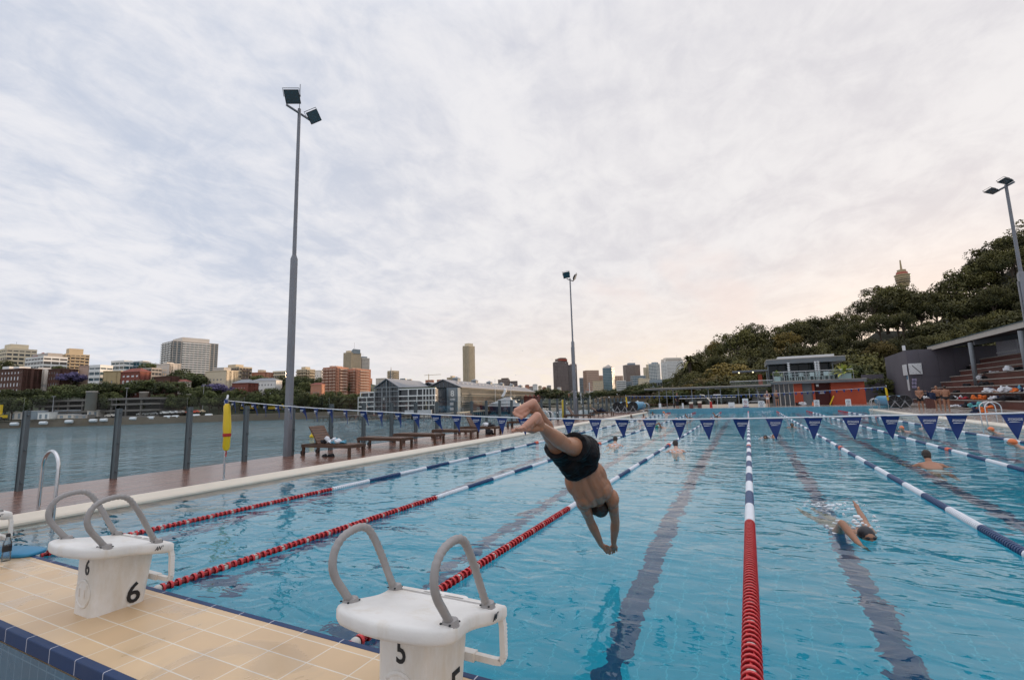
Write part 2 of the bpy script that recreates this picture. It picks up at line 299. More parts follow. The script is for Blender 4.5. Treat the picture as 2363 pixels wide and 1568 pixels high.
def mth(op, a, b=None, clamp=False):
    q = n.new('ShaderNodeMath'); q.operation = op; q.use_clamp = clamp
    for i, x in enumerate((a, b)):
        if x is None: continue
        if isinstance(x, (int, float)): q.inputs[i].default_value = x
        else: l.new(x, q.inputs[i])
    return q.outputs[0]
def mix(f, a, b):
    q = n.new('ShaderNodeMix'); q.data_type = 'RGBA'
    for i, x in ((0, f), (6, a), (7, b)):
        if isinstance(x, tuple): q.inputs[i].default_value = (*x, 1)
        elif isinstance(x, (int, float)): q.inputs[i].default_value = x
        else: l.new(x, q.inputs[i])
    return q.outputs[2]
def ramp(x, a, b):
    q = n.new('ShaderNodeMapRange'); q.interpolation_type = 'SMOOTHSTEP'; q.inputs[1].default_value = a; q.inputs[2].default_value = b; l.new(x, q.inputs[0]); return q.outputs[0]
zc = mth('MAXIMUM', sep.outputs[2], 0.0); den = mth('ADD', zc, .23)
cmb = n.new('ShaderNodeCombineXYZ'); l.new(mth('DIVIDE', sep.outputs[0], den), cmb.inputs[0]); l.new(mth('DIVIDE', sep.outputs[1], den), cmb.inputs[1])
def nz(scale, det, rough, dist, stretch=(1, 1, 1), rot=0, off=0):
    mp = n.new('ShaderNodeMapping'); mp.inputs['Scale'].default_value = stretch; mp.inputs['Rotation'].default_value = (0, 0, rot); mp.inputs['Location'].default_value = (off, off*.7, 0)
    l.new(cmb.outputs[0], mp.inputs[0]); q = n.new('ShaderNodeTexNoise'); q.inputs['Scale'].default_value = scale; q.inputs['Detail'].default_value = det; q.inputs['Roughness'].default_value = rough; q.inputs['Distortion'].default_value = dist
    l.new(mp.outputs[0], q.inputs[0]); return q.outputs[0]
big = nz(1.6, 6, .6, .8, (1, .95, 1), .5, 3.1); mid = nz(4.8, 7, .6, .8, (1, .95, 1), .7, 1.7); fine = nz(14, 5, .62, .5, (1, .6, 1), 1.1, 5.2)
s_ = mth('ADD', mth('MULTIPLY', big, .40), mth('ADD', mth('MULTIPLY', mid, .40), mth('MULTIPLY', fine, .22)))
cl = ramp(s_, .36, .63)
# elevation and direction toward the glow
dot = n.new('ShaderNodeVectorMath'); dot.operation = 'DOT_PRODUCT'; nrm = n.new('ShaderNodeVectorMath'); nrm.operation = 'NORMALIZE'; l.new(tc.outputs['Generated'], nrm.inputs[0])
dot.inputs[1].default_value = (-math.sin(GLOW_AZ), math.cos(GLOW_AZ), .06); l.new(nrm.outputs[0], dot.inputs[0])
glow = ramp(dot.outputs['Value'], .25, 1.0); low = mth('SUBTRACT', 1, ramp(zc, .0, .30)); vlow = mth('SUBTRACT', 1, ramp(zc, 0, .14))
dark_c = mix(glow, (.475, .518, .615), (.60, .58, .605)); light_c = mix(glow, (.695, .695, .73), (.72, .70, .705))
cloud = mix(cl, dark_c, light_c)
warm = mix(glow, (.70, .685, .71), (.82, .69, .58))
cloud = mix(mth('MULTIPLY', low, mth('ADD', mth('MULTIPLY', glow, .30), .36)), cloud, warm)
gap = mth('MULTIPLY', mth('MULTIPLY', vlow, mth('SUBTRACT', 1, ramp(mid, .42, .56))), .6)
cloud = mix(gap, cloud, mix(glow, (.56, .65, .76), (.88, .76, .58)))
pk = mth('MULTIPLY', mth('MULTIPLY', ramp(nz(1.6, 3, .5, .3, (1, .6, 1), .2, 9.3), .54, .66), ramp(dot.outputs['Value'], .45, .85)), mth('MULTIPLY', ramp(zc, .04, .16), mth('SUBTRACT', 1, ramp(zc, .25, .55))))
cloud = mix(mth('MULTIPLY', pk, .55), cloud, (.74, .63, .60))
below = ramp(sep.outputs[2], -.06, 0.0); cloud = mix(below, (.10, .12, .13), cloud)
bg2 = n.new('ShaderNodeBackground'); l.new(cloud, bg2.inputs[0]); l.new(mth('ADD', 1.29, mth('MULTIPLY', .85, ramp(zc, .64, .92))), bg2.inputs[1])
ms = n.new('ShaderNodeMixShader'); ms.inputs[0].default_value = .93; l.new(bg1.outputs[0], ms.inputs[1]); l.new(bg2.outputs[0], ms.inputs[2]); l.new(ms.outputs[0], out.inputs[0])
SC.view_settings.view_transform = 'Standard'; SC.view_settings.look = 'None'; SC.view_settings.exposure = 0
SC.render.engine = 'CYCLES'; SC.cycles.use_denoising = True; SC.cycles.max_bounces = 10; SC.cycles.transmission_bounces = 8; SC.cycles.transparent_max_bounces = 16; SC.cycles.diffuse_bounces = 3; SC.cycles.glossy_bounces = 4
SC.cycles.sample_clamp_indirect = 6; SC.cycles.caustics_reflective = True; SC.cycles.caustics_refractive = True
SC.cycles.use_adaptive_sampling = True; SC.cycles.adaptive_threshold = .02
# ------------------------------------------------------------------ water materials
def watermat(name, col, rough, bumps, trans, ior=1.33, spec=.5):
    m = bpy.data.materials.new(name); n, l = nodes(m); s = n['Principled BSDF']
    s.inputs['Base Color'].default_value = (*col, 1); s.inputs['Roughness'].default_value = rough; s.inputs['IOR'].default_value = ior; s.inputs['Transmission Weight'].default_value = trans; s.inputs['Specular IOR Level'].default_value = spec
    tc = n.new('ShaderNodeTexCoord'); acc = None
    for sc, st, rot, amp, dist, det in bumps:
        mp = n.new('ShaderNodeMapping'); mp.inputs['Scale'].default_value = st; mp.inputs['Rotation'].default_value = (0, 0, rot); l.new(tc.outputs['Object'], mp.inputs[0])
        z = n.new('ShaderNodeTexNoise'); z.inputs['Scale'].default_value = sc; z.inputs['Detail'].default_value = det; z.inputs['Distortion'].default_value = dist; l.new(mp.outputs[0], z.inputs[0])
        mu = n.new('ShaderNodeMath'); mu.operation = 'MULTIPLY_ADD'; mu.inputs[1].default_value = amp; l.new(z.outputs[0], mu.inputs[0])
        if acc: l.new(acc, mu.inputs[2])
        else: mu.inputs[2].default_value = 0
        acc = mu.outputs[0]
    zz = n.new('ShaderNodeTexNoise'); zz.inputs['Scale'].default_value = .22 if trans else .03; zz.inputs['Detail'].default_value = 3; l.new(tc.outputs['Object'], zz.inputs[0])
    rg = n.new('ShaderNodeMapRange'); rg.inputs[1].default_value = .35; rg.inputs[2].default_value = .65; rg.inputs[3].default_value = .45; rg.inputs[4].default_value = 1.35; l.new(zz.outputs[0], rg.inputs[0])
    bp = n.new('ShaderNodeBump'); bp.inputs['Distance'].default_value = 1; l.new(rg.outputs[0], bp.inputs['Strength']); l.new(acc, bp.inputs['Height']); l.new(bp.outputs[0], s.inputs['Normal'])
    M[name] = m
watermat('pool_water', (.38, .90, .98), .0, [(.9, (.8, 1.1, 1), .3, .068, .5, 2), (2.6, (.75, 1.2, 1), -.4, .027, .8, 2), (8, (.7, 1.2, 1), .2, .0042, .5, 2)], 1)
watermat('harbour_water', (.065, .16, .20), .05, [(.12, (1, 1, 1), .2, 1.6, .5, 3), (.4, (1, .8, 1), .5, 1.1, .9, 6), (1.6, (1, .7, 1), .3, .26, .5, 4)], 0)
# ------------------------------------------------------------------ setting: water, pool, decks
mb = MB(); q = [uv(-60, -300, -4.5), uv(-60, 120, -4.5), uv(5000, 3000, -4.5), uv(5000, -6000, -4.5), uv(300, -700, -4.5)]
mb.quad(*q); mb.build('harbour_water', 'harbour_water', kind='structure')
PX0, PX1, PY0, PY1, DEP = -9.7, 9.7, -.1, 50.0, -1.8
mb = MB(); mb.quad((PX0, PY0, DEP), (PX1, PY0, DEP), (PX1, PY1, DEP), (PX0, PY1, DEP))
mb.quad((PX0, PY0, DEP), (PX0, PY1, DEP), (PX0, PY1, -.02), (PX0, PY0, -.02)); mb.quad((PX1, PY0, DEP), (PX1, PY0, -.02), (PX1, PY1, -.02), (PX1, PY1, DEP))
mb.quad((PX0, PY0, DEP), (PX0, PY0, -.02), (PX1, PY0, -.02), (PX1, PY0, DEP)); mb.build('pool_basin', 'pool_tile', kind='structure')
LANES = [-8.45, -6.1, -3.65, -1.22, 1.15, 3.6, 6.05, 8.5]
mb = MB()
for x in LANES:
    z = DEP+.004; mb.quad((x-.13, 1.3, z), (x+.13, 1.3, z), (x+.13, 48, z), (x-.13, 48, z))
    for y in (1.3, 47.74): mb.quad((x-.5, y, z+.004), (x+.5, y, z+.004), (x+.5, y+.26, z+.004), (x-.5, y+.26, z+.004))
mb.build('pool_lane_markings', 'pool_line', kind='structure')
mb = MB(); mb.quad((PX0, PY0, 0), (PX1, PY0, 0), (PX1, PY1, 0), (PX0, PY1, 0)); mb.build('pool_water', 'pool_water', kind='structure')
DZ = .13
mb = MB(); mb.box(-11.0, 14, -.95, PY0, -2.0, DZ); ob = mb.build('starting_end_deck', ['deck_tile'], kind='structure', bevel=.012)
mb = MB(); mb.box(-11.0, 14, -.14, PY0+.006, .04, DZ+.004); mb.box(-11.0, 14, -.957, -.905, .04, DZ+.004); mb.build('pool_edge_tiles', 'edge_tile', kind='structure', bevel=.008)
mb = MB(); mb.quad((-11, -.961, -2), (14, -.961, -2), (14, -.961, .04), (-11, -.961, .04)); ob = mb.build('deck_back_wall', 'blue_tile', kind='structure')
tile_mat('blue_tile2', (.03, .105, .17), (.035, .115, .185), (.10, .20, .28), .115, 2.0, .004, 0, .25, .3, rot=(PI/2, 0, 0)); ob.data.materials.clear(); ob.data.materials.append(M['blue_tile2'])
mb = MB(); mb.quad((-14, -9, -.7), (14, -9, -.7), (14, -.95, -.7), (-14, -.95, -.7)); mb.build('lower_deck', 'pale_deck', kind='structure')
FX = -12.72
mb = MB(); mb.box(FX-.15, -9.83, -3, 62, -.2, .15); mb.build('timber_deck', 'wood_deck', kind='structure')
mb = MB(); [mb.loft([[(s*9.83, y, -.6), (s*9.83, y, .152), (s*9.815, y, .15), (s*9.72, y, .06), (s*9.70, y, .03), (s*9.70, y, -.6)][::s] for y in ((-.95, 50.0) if s > 0 else (-.95, 50.0))]) for s in (-1, 1)]; mb.build('pool_coping', 'coping', kind='structure', bevel=.02)
mb = MB(); mb.box(9.83, 40, -5, 50.3, -.2, .15); mb.build('right_deck', 'pale_deck', kind='structure')
mb = MB(); mb.box(-10.06, 40, 50.3, 95, -.2, .38); mb.box(FX-.15, -10.06, 62, 95, -.2, .15); mb.build('far_deck', 'pale_deck', kind='structure')
mb = MB(); mb.box(PX0, 12.2, 50.0, 50.35, -1.9, .385); mb.build('pool_end_wall', 'endwall_tile', kind='structure', bevel=.02)
mb = MB()
for y in range(0, 62, 4):
    for x in (FX+.3, -10.6): mb.lathe([(.22, -7), (.22, -.2)], (x, y, 0), n=10)
mb.build('deck_piles', 'concrete_dark', kind='structure')

# ------------------------------------------------------------------ starting blocks
def rrect(x0, x1, y0, y1, r, z, n=5):
    pts = []
    for cx, cy, a0 in ((x1-r, y1-r, 0), (x0+r, y1-r, PI/2), (x0+r, y0+r, PI), (x1-r, y0+r, 1.5*PI)):
        for i in range(n+1): a = a0+PI/2*i/n; pts.append((cx+r*math.cos(a), cy+r*math.sin(a), z))
    return pts
def platform_outline():
    key = [(-.30, -.20), (.30, -.20), (.345, -.235), (.345, -.30), (.318, -.38), (.305, -.46), (.315, -.54), (.335, -.62), (.335, -.68), (.30, -.735), (.2, -.785), (0, -.815), (-.2, -.785), (-.30, -.735), (-.335, -.68), (-.335, -.62), (-.315, -.54), (-.305, -.46), (-.318, -.38), (-.345, -.30), (-.345, -.235)]
    out = []; N = len(key)
    for i in range(N):
        p0, p1, p2, p3 = [V((*key[(i+k) % N], 0)) for k in (-1, 0, 1, 2)]
        for t in (0, .33, .66):
            out.append(((p1*2+(p2-p0)*t+(p0*2-p1*5+p2*4-p3)*t*t+(p1*3-p0-p2*3+p3)*t**3)*.5).to_2d())
    return out
PZ = lambda y: .65-(y+.62)*.16
def plat_mesh():
    o = platform_outline(); rings = []; c = V((0, -.5))
    for ins, dz in ((.05, -.082), (.02, -.08), (.006, -.07), (0, -.055), (0, -.02), (.006, -.006), (.02, 0)):
        rings.append([(c.x+(p.x-c.x)*(1-ins/.33), c.y+(p.y-c.y)*(1-ins/.31), PZ(p.y)+dz) for p in o])
    mb = MB(); mb.loft(rings); return shade(mb.mesh('platform', 'plastic_white'), .9)
def handle_mesh(s):
    k = [(-.63, .645), (-.65, .665), (-.69, .72), (-.745, .80), (-.765, .87), (-.745, .94), (-.69, .985), (-.60, 1.0), (-.535, .982), (-.485, .925), (-.43, .83), (-.38, .73), (-.335, .64), (-.315, .612), (-.305, .60)]
    pts = []; N = len(k)
    for i in range(N-1):
        p = [V(k[min(max(i+j, 0), N-1)]) for j in (-1, 0, 1, 2)]
        for t in [j/8 for j in range(8)]:
            pts.append((p[1]*2+(p[2]-p[0])*t+(p[0]*2-p[1]*5+p[2]*4-p[3])*t*t+(p[1]*3-p[0]-p[2]*3+p[3])*t**3)*.5)
    pts.append(V(k[-1])); mb = MB(); R = []; d = 0; P3 = []
    for i, p in enumerate(pts):
        if i: d += (p-pts[i-1]).length
        r = .0195; f = i/len(pts)
        if f < .06: r += .016*(1-f/.06)
        if f > .92: r += .018*(f-.92)/.08
        if .35 < f < .93: r += .0022*math.sin(d/.030*2*PI)
        R.append(r); P3.append((s*.30, p.x, p.y))
    mb.tube(P3, R, 12)
    mb.loft([rrect(s*.30-.035, s*.30+.035, -.69, -.60, .03, .640), rrect(s*.30-.03, s*.30+.03, -.68, -.61, .025, .672)])
    mb.loft([rrect(s*.30-.035, s*.30+.035, -.345, -.265, .03, .592), rrect(s*.30-.03, s*.30+.03, -.34, -.275, .025, .622)])
    mb.cur = 1
    for yy, zz in ((-.683, .664), (-.607, .652), (-.338, .612), (-.278, .604)):
        for e in (-.024, .024): mb.lathe([(.0055, 0), (.0055, .004), (.002, .006)], (s*.30+e, yy, zz), (0, 0, 1), 7)
    return shade(mb.mesh('handrail', ['plastic_grey', 'dark_metal']), .8)
def block(cx, num, label):
    t = thing('starting_block', label, 'starting block', (cx, 0, 0), 0, 'starting blocks along the tiled deck')
    obj('platform', PLAT, t)
    mb = MB(); mb.loft([rrect(-.15, .135, -.63, -.27, .05, DZ-.01), rrect(-.148, .14, -.628, -.25, .05, .3), rrect(-.15, .15, -.625, -.215, .05, .59)])
    obj('pedestal', shade(mb.mesh('pedestal', 'plastic_white'), .8), t)
    for s in (-1, 1): obj('handrail', HAND[s], t)
    mb = MB(); pts = [(.325, -.215, .54), (.33, -.205, .47), (.33, -.20, .32), (.315, -.20, .295), (.28, -.20, .29), (0, -.20, .29), (-.28, -.20, .29), (-.315, -.20, .295), (-.33, -.20, .32), (-.33, -.205, .47), (-.325, -.215, .54)]
    for a, b in zip(pts, pts[1:]): mb.beam(a, b, .032, .03, (0, 1, 0))
    mb.box(-.1, .16, -.225, -.178, .268, .312)
    for k in range(9): mb.box(.345, .3478, -.212, -.188, .33+k*.018, .339+k*.018)
    mb.build('backstroke_grip', 'plastic_white', t, bevel=.008)
    mb = MB(); mb.lathe([(.104, 0), (.104, .006), (.098, .010), (.088, .010), (.082, .006), (.06, .008), (0.001, .009)], (0, -.627, .285), (0, -1, 0), 28)
    for a in (40, 140, 220, 320): mb.lathe([(.006, 0), (.006, .004), (.001, .005)], (math.cos(math.radians(a))*.093, -.637, .285+math.sin(math.radians(a))*.093), (0, -1, 0), 6)
    cv = obj('inspection_cover', shade(mb.mesh('inspection_cover', 'plastic_white'), .6), t)
    mb = MB(); [MB().box(a_, a_+.016, -.639, -.634, .262, .322).build('finger_slot', 'pale', cv) for a_ in (-.046, .03)]
    if num:
        tm = textmesh(num, .160, 'number_black', 0, .012); axis_obj(tm, 'lane_number', t, (.01 if num == '5' else .03, -.6285, .470), (.82, 0, 0), (0, 0, .95), (0, -1, 0))
        tm2 = textmesh(num, .22, 'number_black', 0, .014); axis_obj(tm2, 'lane_number', t, (.1375+.0052, -.365, .215), (0, .92, 0), (0, .0, .95), (1, 0, 0))
    tm = textmesh('ANTI', .044, 'number_black', .35, .003); axis_obj(tm, 'lettering', t, (.3475, -.305, PZ(-.305)-.04), (0, .68, -.11), (0, .0, 1), (1, 0, 0))
    mb = MB(); y = -.335; z = lambda yy: PZ(yy)+.0015
    mb.quad((-.27, -.292, z(-.292)), (.27, -.292, z(-.292)), (.27, -.282, z(-.282)), (-.27, -.282, z(-.282)))
    mb.build('grip_strip', 'plastic_grey', t)
    for x0, x1 in ((-.14, -.02), (.0, .12)): MB().quad((x0, -.258, z(-.258)), (x1, -.258, z(-.258)), (x1, -.25, z(-.25)), (x0, -.25, z(-.25))).build('grip_strip', 'plastic_grey', t)
    MB().quad((-.29, -.665, z(-.665)), (.29, -.665, z(-.665)), (.29, -.652, z(-.652)), (-.29, -.652, z(-.652))).build('grip_strip', 'cream', t)
    return t
PLAT = plat_mesh(); HAND = {s: handle_mesh(s) for s in (-1, 1)}
block(-1.45, '5', 'white starting block with black number 5, nearest to the camera')
block(-4.455, '6', 'white starting block with black number 6 and two grey handrails')
block(-7.5, '', 'white starting block at the left edge beside the water bottle')
# things on the tiled deck
t = thing('water_bottle', 'clear plastic water bottle with black label and black cap on the tiled deck', 'bottle', (-6.9, -.30, DZ))
mb = MB(); mb.lathe([(.034, 0), (.036, .01), (.036, .07), (.034, .078), (.036, .15), (.035, .18), (.016, .235), (.015, .245)], n=20); obj('bottle_body', shade(mb.mesh('bottle_body', 'bottle_clear')), t)
mb = MB(); mb.lathe([(.0372, .095), (.0372, .155)], n=20); obj('bottle_label', shade(mb.mesh('bottle_label', 'black')), t)
mb = MB(); mb.lathe([(.018, .238), (.018, .262), (.012, .272)], n=14); obj('bottle_cap', shade(mb.mesh('bottle_cap', 'black')), t)
mb = MB(); r = []
for z, i in ((0, .015), (.008, 0), (.03, 0), (.038, .015)): r.append([(x, y, z) for x, y in [((.36-i)*math.cos(a)*(1 if abs(math.cos(a)) < .8 else 1), (.15-i)*math.copysign(abs(math.sin(a))**.6, math.sin(a))) for a in [2*PI*k/28 for k in range(28)]]])
mb.loft(r); o = mb.build('kickboard', 'kick_blue', None, True, (-7.16, -.17, DZ+.004), label='blue foam kickboard lying on the tiled deck at the left edge', cat='kickboard'); o.rotation_euler = (.05, 0, .3)

# ------------------------------------------------------------------ lane ropes
def sec_mesh(kind, L):
    mb = MB(); R = .062
    if kind == 'red':
        N = round(L/.0667)
        for i in range(N):
            y = i*.0667
            mb.cur = 0; mb.lathe([(R*.84, .001), (R*.97, .0), (R, .010), (R*.97, .022), (R*.84, .021)], (0, y, 0), (0, 1, 0), 14, True); mb.cur = 2; mb.lathe([(R*.86, .004), (R*.5, .012), (R*.86, .020)], (0, y, 0), (0, 1, 0), 14)
            mb.cur = 2; mb.lathe([(.036, .018), (.030, .04), (.036, .066)], (0, y, 0), (0, 1, 0), 8)  # darker red: shade inside the hollow floats put into the colour
            mb.cur = 0 if i % 2 else 2
            for k in range(4):
                a = k*PI/2+i*.6; c, s = math.cos(a), math.sin(a); c2_, s2_ = math.cos(a+.28), math.sin(a+.28); q = R-.004
                mb.quad((c*q, y+.018, s*q), (c2_*q, y+.018, s2_*q), (c2_*q*.9, y+.068, s2_*q*.9), (c*q*.72, y+.068, s*q*.72))
            if i % 5 == 4: mb.cur = 1; mb.ball((0, y+.045, 0), .05, 10, 6); mb.cur = 0
    else:
        N = round(L/.05)
        for i in range(N): mb.lathe([(.022, 0), (.056, .003), (.061, .012), (.061, .026), (.055, .036), (.022, .040)], (0, i*.05, 0), (0, 1, 0), 12)
    mb.tube([(0, 0, 0), (0, L, 0)], .012, 6)
    return shade(mb.mesh(kind+'_section', ['rope_'+kind, 'ball_white', 'rope_dark']), .5)
SEC = {k: sec_mesh(k, 1.0) for k in ('white', 'blue', 'red')}
SHORT = sec_mesh('red', .267)
ORG = shade(MB().lathe([(.02, 0)]+[(.063, .01), (.063, .09), (.02, .1)]*3, (0, 0, 0), (0, 1, 0), 12).mesh('marker_float', 'rope_orange'), .5) if False else None
mb = MB()
for i in range(5): mb.lathe([(.022, 0), (.058, .003), (.064, .012), (.064, .03), (.055, .04), (.022, .045)], (0, i*.05, 0), (0, 1, 0), 12)
ORG = shade(mb.mesh('marker_float', 'rope_orange'), .5)
HEAD = shade(MB().ball((0, .0, 0), .04, 12, 8).mesh('end_ball', 'ball_white'))
HCONE = shade(MB().lathe([(.012, -.12), (.03, -.10), (.058, -.02), (.058, 0), (.02, .01)], (0, 0, 0), (0, 1, 0), 12).mesh('end_float', 'rope_red'), .5)
def lane_rope(x, label, short=0, th=1):
    t = thing('lane_rope', label, 'lane rope', (x, 0, .018), 0, 'floating lane ropes')
    y = .38-.36*short
    o = obj('end_float', HCONE, t, (0, .03, 0)); o.scale = (th, 1, th); obj('end_ball', HEAD, t, (0, .075, 0)); o = obj('red_section', SHORT, t, (0, y-.275, 0)); o.scale = (th, 1, th)
    seq = [('red', 1)]*(4-short)+[('white', 1), ('blue', 1)]*20+[('white', 1)]+[('red', 1)]*5
    for i, (k, L) in enumerate(seq):
        if y > 49: break
        o = obj(k+'_section', SEC[k], t, (0, y, 0)); o.scale = (th, 1, th); y += L
    for yy in (14.2, 34.6): obj('marker_float', ORG, t, (0, yy, .004))
RX = [-7.3, -4.83, -2.42, .01, 2.43, 4.85, 7.3]
for x, lb in zip(RX, ['far left lane rope, red then blue and white, next to the timber deck', 'lane rope ending at the foot of block 6', 'lane rope ending behind block 5, passing under the diver', 'lane rope running straight up the picture right of the diver', 'lane rope crossing to the right edge beside the lone front swimmer', 'lane rope beyond the dark haired breaststroke swimmer, second from the right wall', 'lane rope nearest the right wall among orange caps']): lane_rope(x, lb, 1 if x > 1 else 0, .68 if x < -1 else (.85 if x > 1 else 1))
# droplets flung by the feet
mb = MB(); rnd = random.Random(3)
for i in range(70):
    p = P(1250+rnd.gauss(60, 90), 960+rnd.gauss(10, 70), rnd.uniform(3.4, 6)); mb.ball(p, rnd.uniform(.002, .005), 6, 4)
mb.build('water_droplets', 'foam', None, True, kind='stuff', label='small water droplets flying around the diver legs')

# ------------------------------------------------------------------ pennant lines
def spline(pts, n):
    xs = [p[0] for p in pts]
    def f(x):
        for i in range(len(pts)-1):
            if x <= xs[i+1] or i == len(pts)-2:
                p = [V(pts[min(max(i+j, 0), len(pts)-1)]) for j in (-1, 0, 1, 2)]; t = (x-p[1].x)/(p[2].x-p[1].x)
                return ((p[1]*2+(p[2]-p[0])*t+(p[0]*2-p[1]*5+p[2]*4-p[3])*t*t+(p[1]*3-p[0]-p[2]*3+p[3])*t**3)*.5)
    return f
FYN = 3.85
line = [(-9.89, FYN, 1.80), (-7.78, FYN, 1.635), (-6.11, FYN, 1.535), (-3.72, FYN, 1.413), (-2.26, FYN, 1.366), (-.99, FYN, 1.349), (.09, FYN, 1.352), (1.55, FYN, 1.375), (2.51, FYN, 1.389), (5.5, FYN, 1.5), (9.9, FYN, 1.82)]
LF = spline(line, 0)
pts = [LF(-9.89+i*(19.79/90)) for i in range(91)]
MB().tube(pts, .009, 6).build('pennant_line', 'cord_white', None, True, label='white cord carrying the near row of blue pennants across the pool', cat='cord')
def pennant_mesh(bx, by, w=.18, h=.25):
    mb = MB(); N = 8; vs = []; fs = []
    for i in range(N+1):
        t = i/N; hw = w/2*(1-t)+.002
        for s in (-1, 0, 1): vs.append((s*hw+bx*t*t, by*math.sin(t*2.2)+.006*math.sin(s*2+t*5), -h*t))
    for i in range(N):
        for k in (0, 1): fs.append((i*3+k, (i+1)*3+k, (i+1)*3+k+1, i*3+k+1))
    mb.add(vs, fs); return shade(mb.mesh('pennant', 'flag_blue'), 3)
WORD = textmesh('ZOGGS', .031, 'cord_white', .12, .008)
mb = MB(); mb.add([(-.055, 0, 0), (-.02, .004, 0), (.02, .003, 0), (.06, -.006, 0), (.02, -.004, 0), (-.055, -.007, 0)], [(0, 5, 4, 3, 2, 1)]); SWOOSH = mb.mesh('underline', 'cord_white')
PXS = [-9.6, -9.25, -8.93, -8.61, -8.3, -7.95, -7.6, -7.22, -6.83, -6.42, -6.02, -5.6, -5.23, -4.88, -4.5, -4.1, -3.7, -3.31, -2.94, -2.56, -2.18, -1.81, -1.44, -1.06, -.69, -.34, .03, .39, .76, 1.1, 1.45, 1.79, 2.13, 2.47, 2.82]
PM = {}
for i, x in enumerate(PXS):
    k = (i % 4, x < -3.4)
    if k not in PM: PM[k] = pennant_mesh([.03, .06, .10, .045][i % 4] if k[1] else [-.012, .006, .012, 0][i % 4], [.05, .03, .06, .02][i % 4] if k[1] else [.02, .0, .03, -.01][i % 4])
    p = LF(x)
    lb = {18: 'blue pennant hanging just behind the upper foot of the diver', 34: 'blue pennant cut off by the right edge of the picture'}.get(i) or ('%s blue pennant counted from the left pole on the near cord' % ordn(i) if i < 18 else '%s blue pennant to the right of the diver feet on the near cord' % ordn(i-19))
    f = obj('pennant', PM[k], None, (p.x, p.y, p.z-.004), lb, 'pennant', 'blue pennants on the near cord')
    f.rotation_euler = (0, 0, [.1, -.08, .18, .02][i % 4]-(.35 if x < -5 else 0))
    c = axis_obj(WORD, 'lettering', f, (.004, -.012, -.055), (1, 0, 0), (0, 0, 1), (0, -1, 0)); axis_obj(SWOOSH, 'underline', f, (0, -.013, -.078), (.72, 0, 0), (0, 0, .72), (0, -1, 0))
def rescue_tube(loc, label, L=1.0, rx=0):
    t = thing('rescue_tube', label, 'rescue tube', loc, 0, 'yellow rescue tubes hung on poles')
    mb = MB(); mb.tube([(0, 0, 0), (0, 0, -.05), (.012, 0, -.2), (.03, 0, -.5), (.04, 0, -.62), (.045, 0, -.66), (.045, 0, -.92), (.043, 0, -.985), (.042, 0, -1.0)], [.03, .06, .075, .082, .075, .07, .068, .05, .02], 12); me = shade(mb.mesh('foam_body', 'yellow')); [setattr(v_, 'co', v_.co+V((mnoise.noise(v_.co*6+V((loc[0], 0, 0)))*.02, mnoise.noise(v_.co*9)*.015, 0))) for v_ in me.vertices]; obj('foam_body', me, t)
    mb = MB(); mb.lathe([(.079, -.70), (.081, -.69), (.081, -.64), (.079, -.63)], (.044, 0, 0), n=14); obj('red_band', shade(mb.mesh('red_band', 'red')), t)
    mb = MB(); mb.tube([(.045, 0, -.98), (.05, 0, -1.04), (.04, 0, -1.08), (.055, 0, -1.12)], .012, 6); obj('tail_strap', mb.mesh('tail_strap', 'red'), t)
    t.scale = (1, 1, L); return t
def flag_pole(x, y, z0, z1, label):
    t = thing('flag_pole', label, 'pole', (x, y, z0), 0)
    obj('pole', shade(MB().tube([(0, 0, 0), (0, 0, z1-z0)], .021, 10).mesh('pole', 'steel')), t); obj('base_flange', shade(MB().lathe([(.05, 0), (.05, .012), (.03, .02)], n=12).mesh('base_flange', 'steel')), t)
    mb = MB(); rr = random.Random(int(x*10)); 
    for k in range(5): mb.cap((rr.uniform(-.02, .02), -.03, z1-z0-.02-k*.05), .035, (rr.uniform(-.03, .03), -.04, z1-z0-.14-k*.05), .03, 8, 3)
    obj('wound_pennants', shade(mb.mesh('wound_pennants', 'flag_blue')), t)
    mb = MB(); mb.tube([(0.0, 0, z1-z0+.09), (.03, -.03, z1-z0+.02), (-.03, -.04, z1-z0-.04), (.02, -.05, z1-z0-.1)], .02, 7); obj('cord_end', shade(mb.mesh('cord_end', 'cord_white')), t)
flag_pole(-9.89, FYN, .156, 1.83, 'thin steel pole on the left coping holding the near pennant cord')
rescue_tube((-9.79, FYN-.07, 1.74), 'yellow rescue tube with red band hanging on the near left pole', .98)

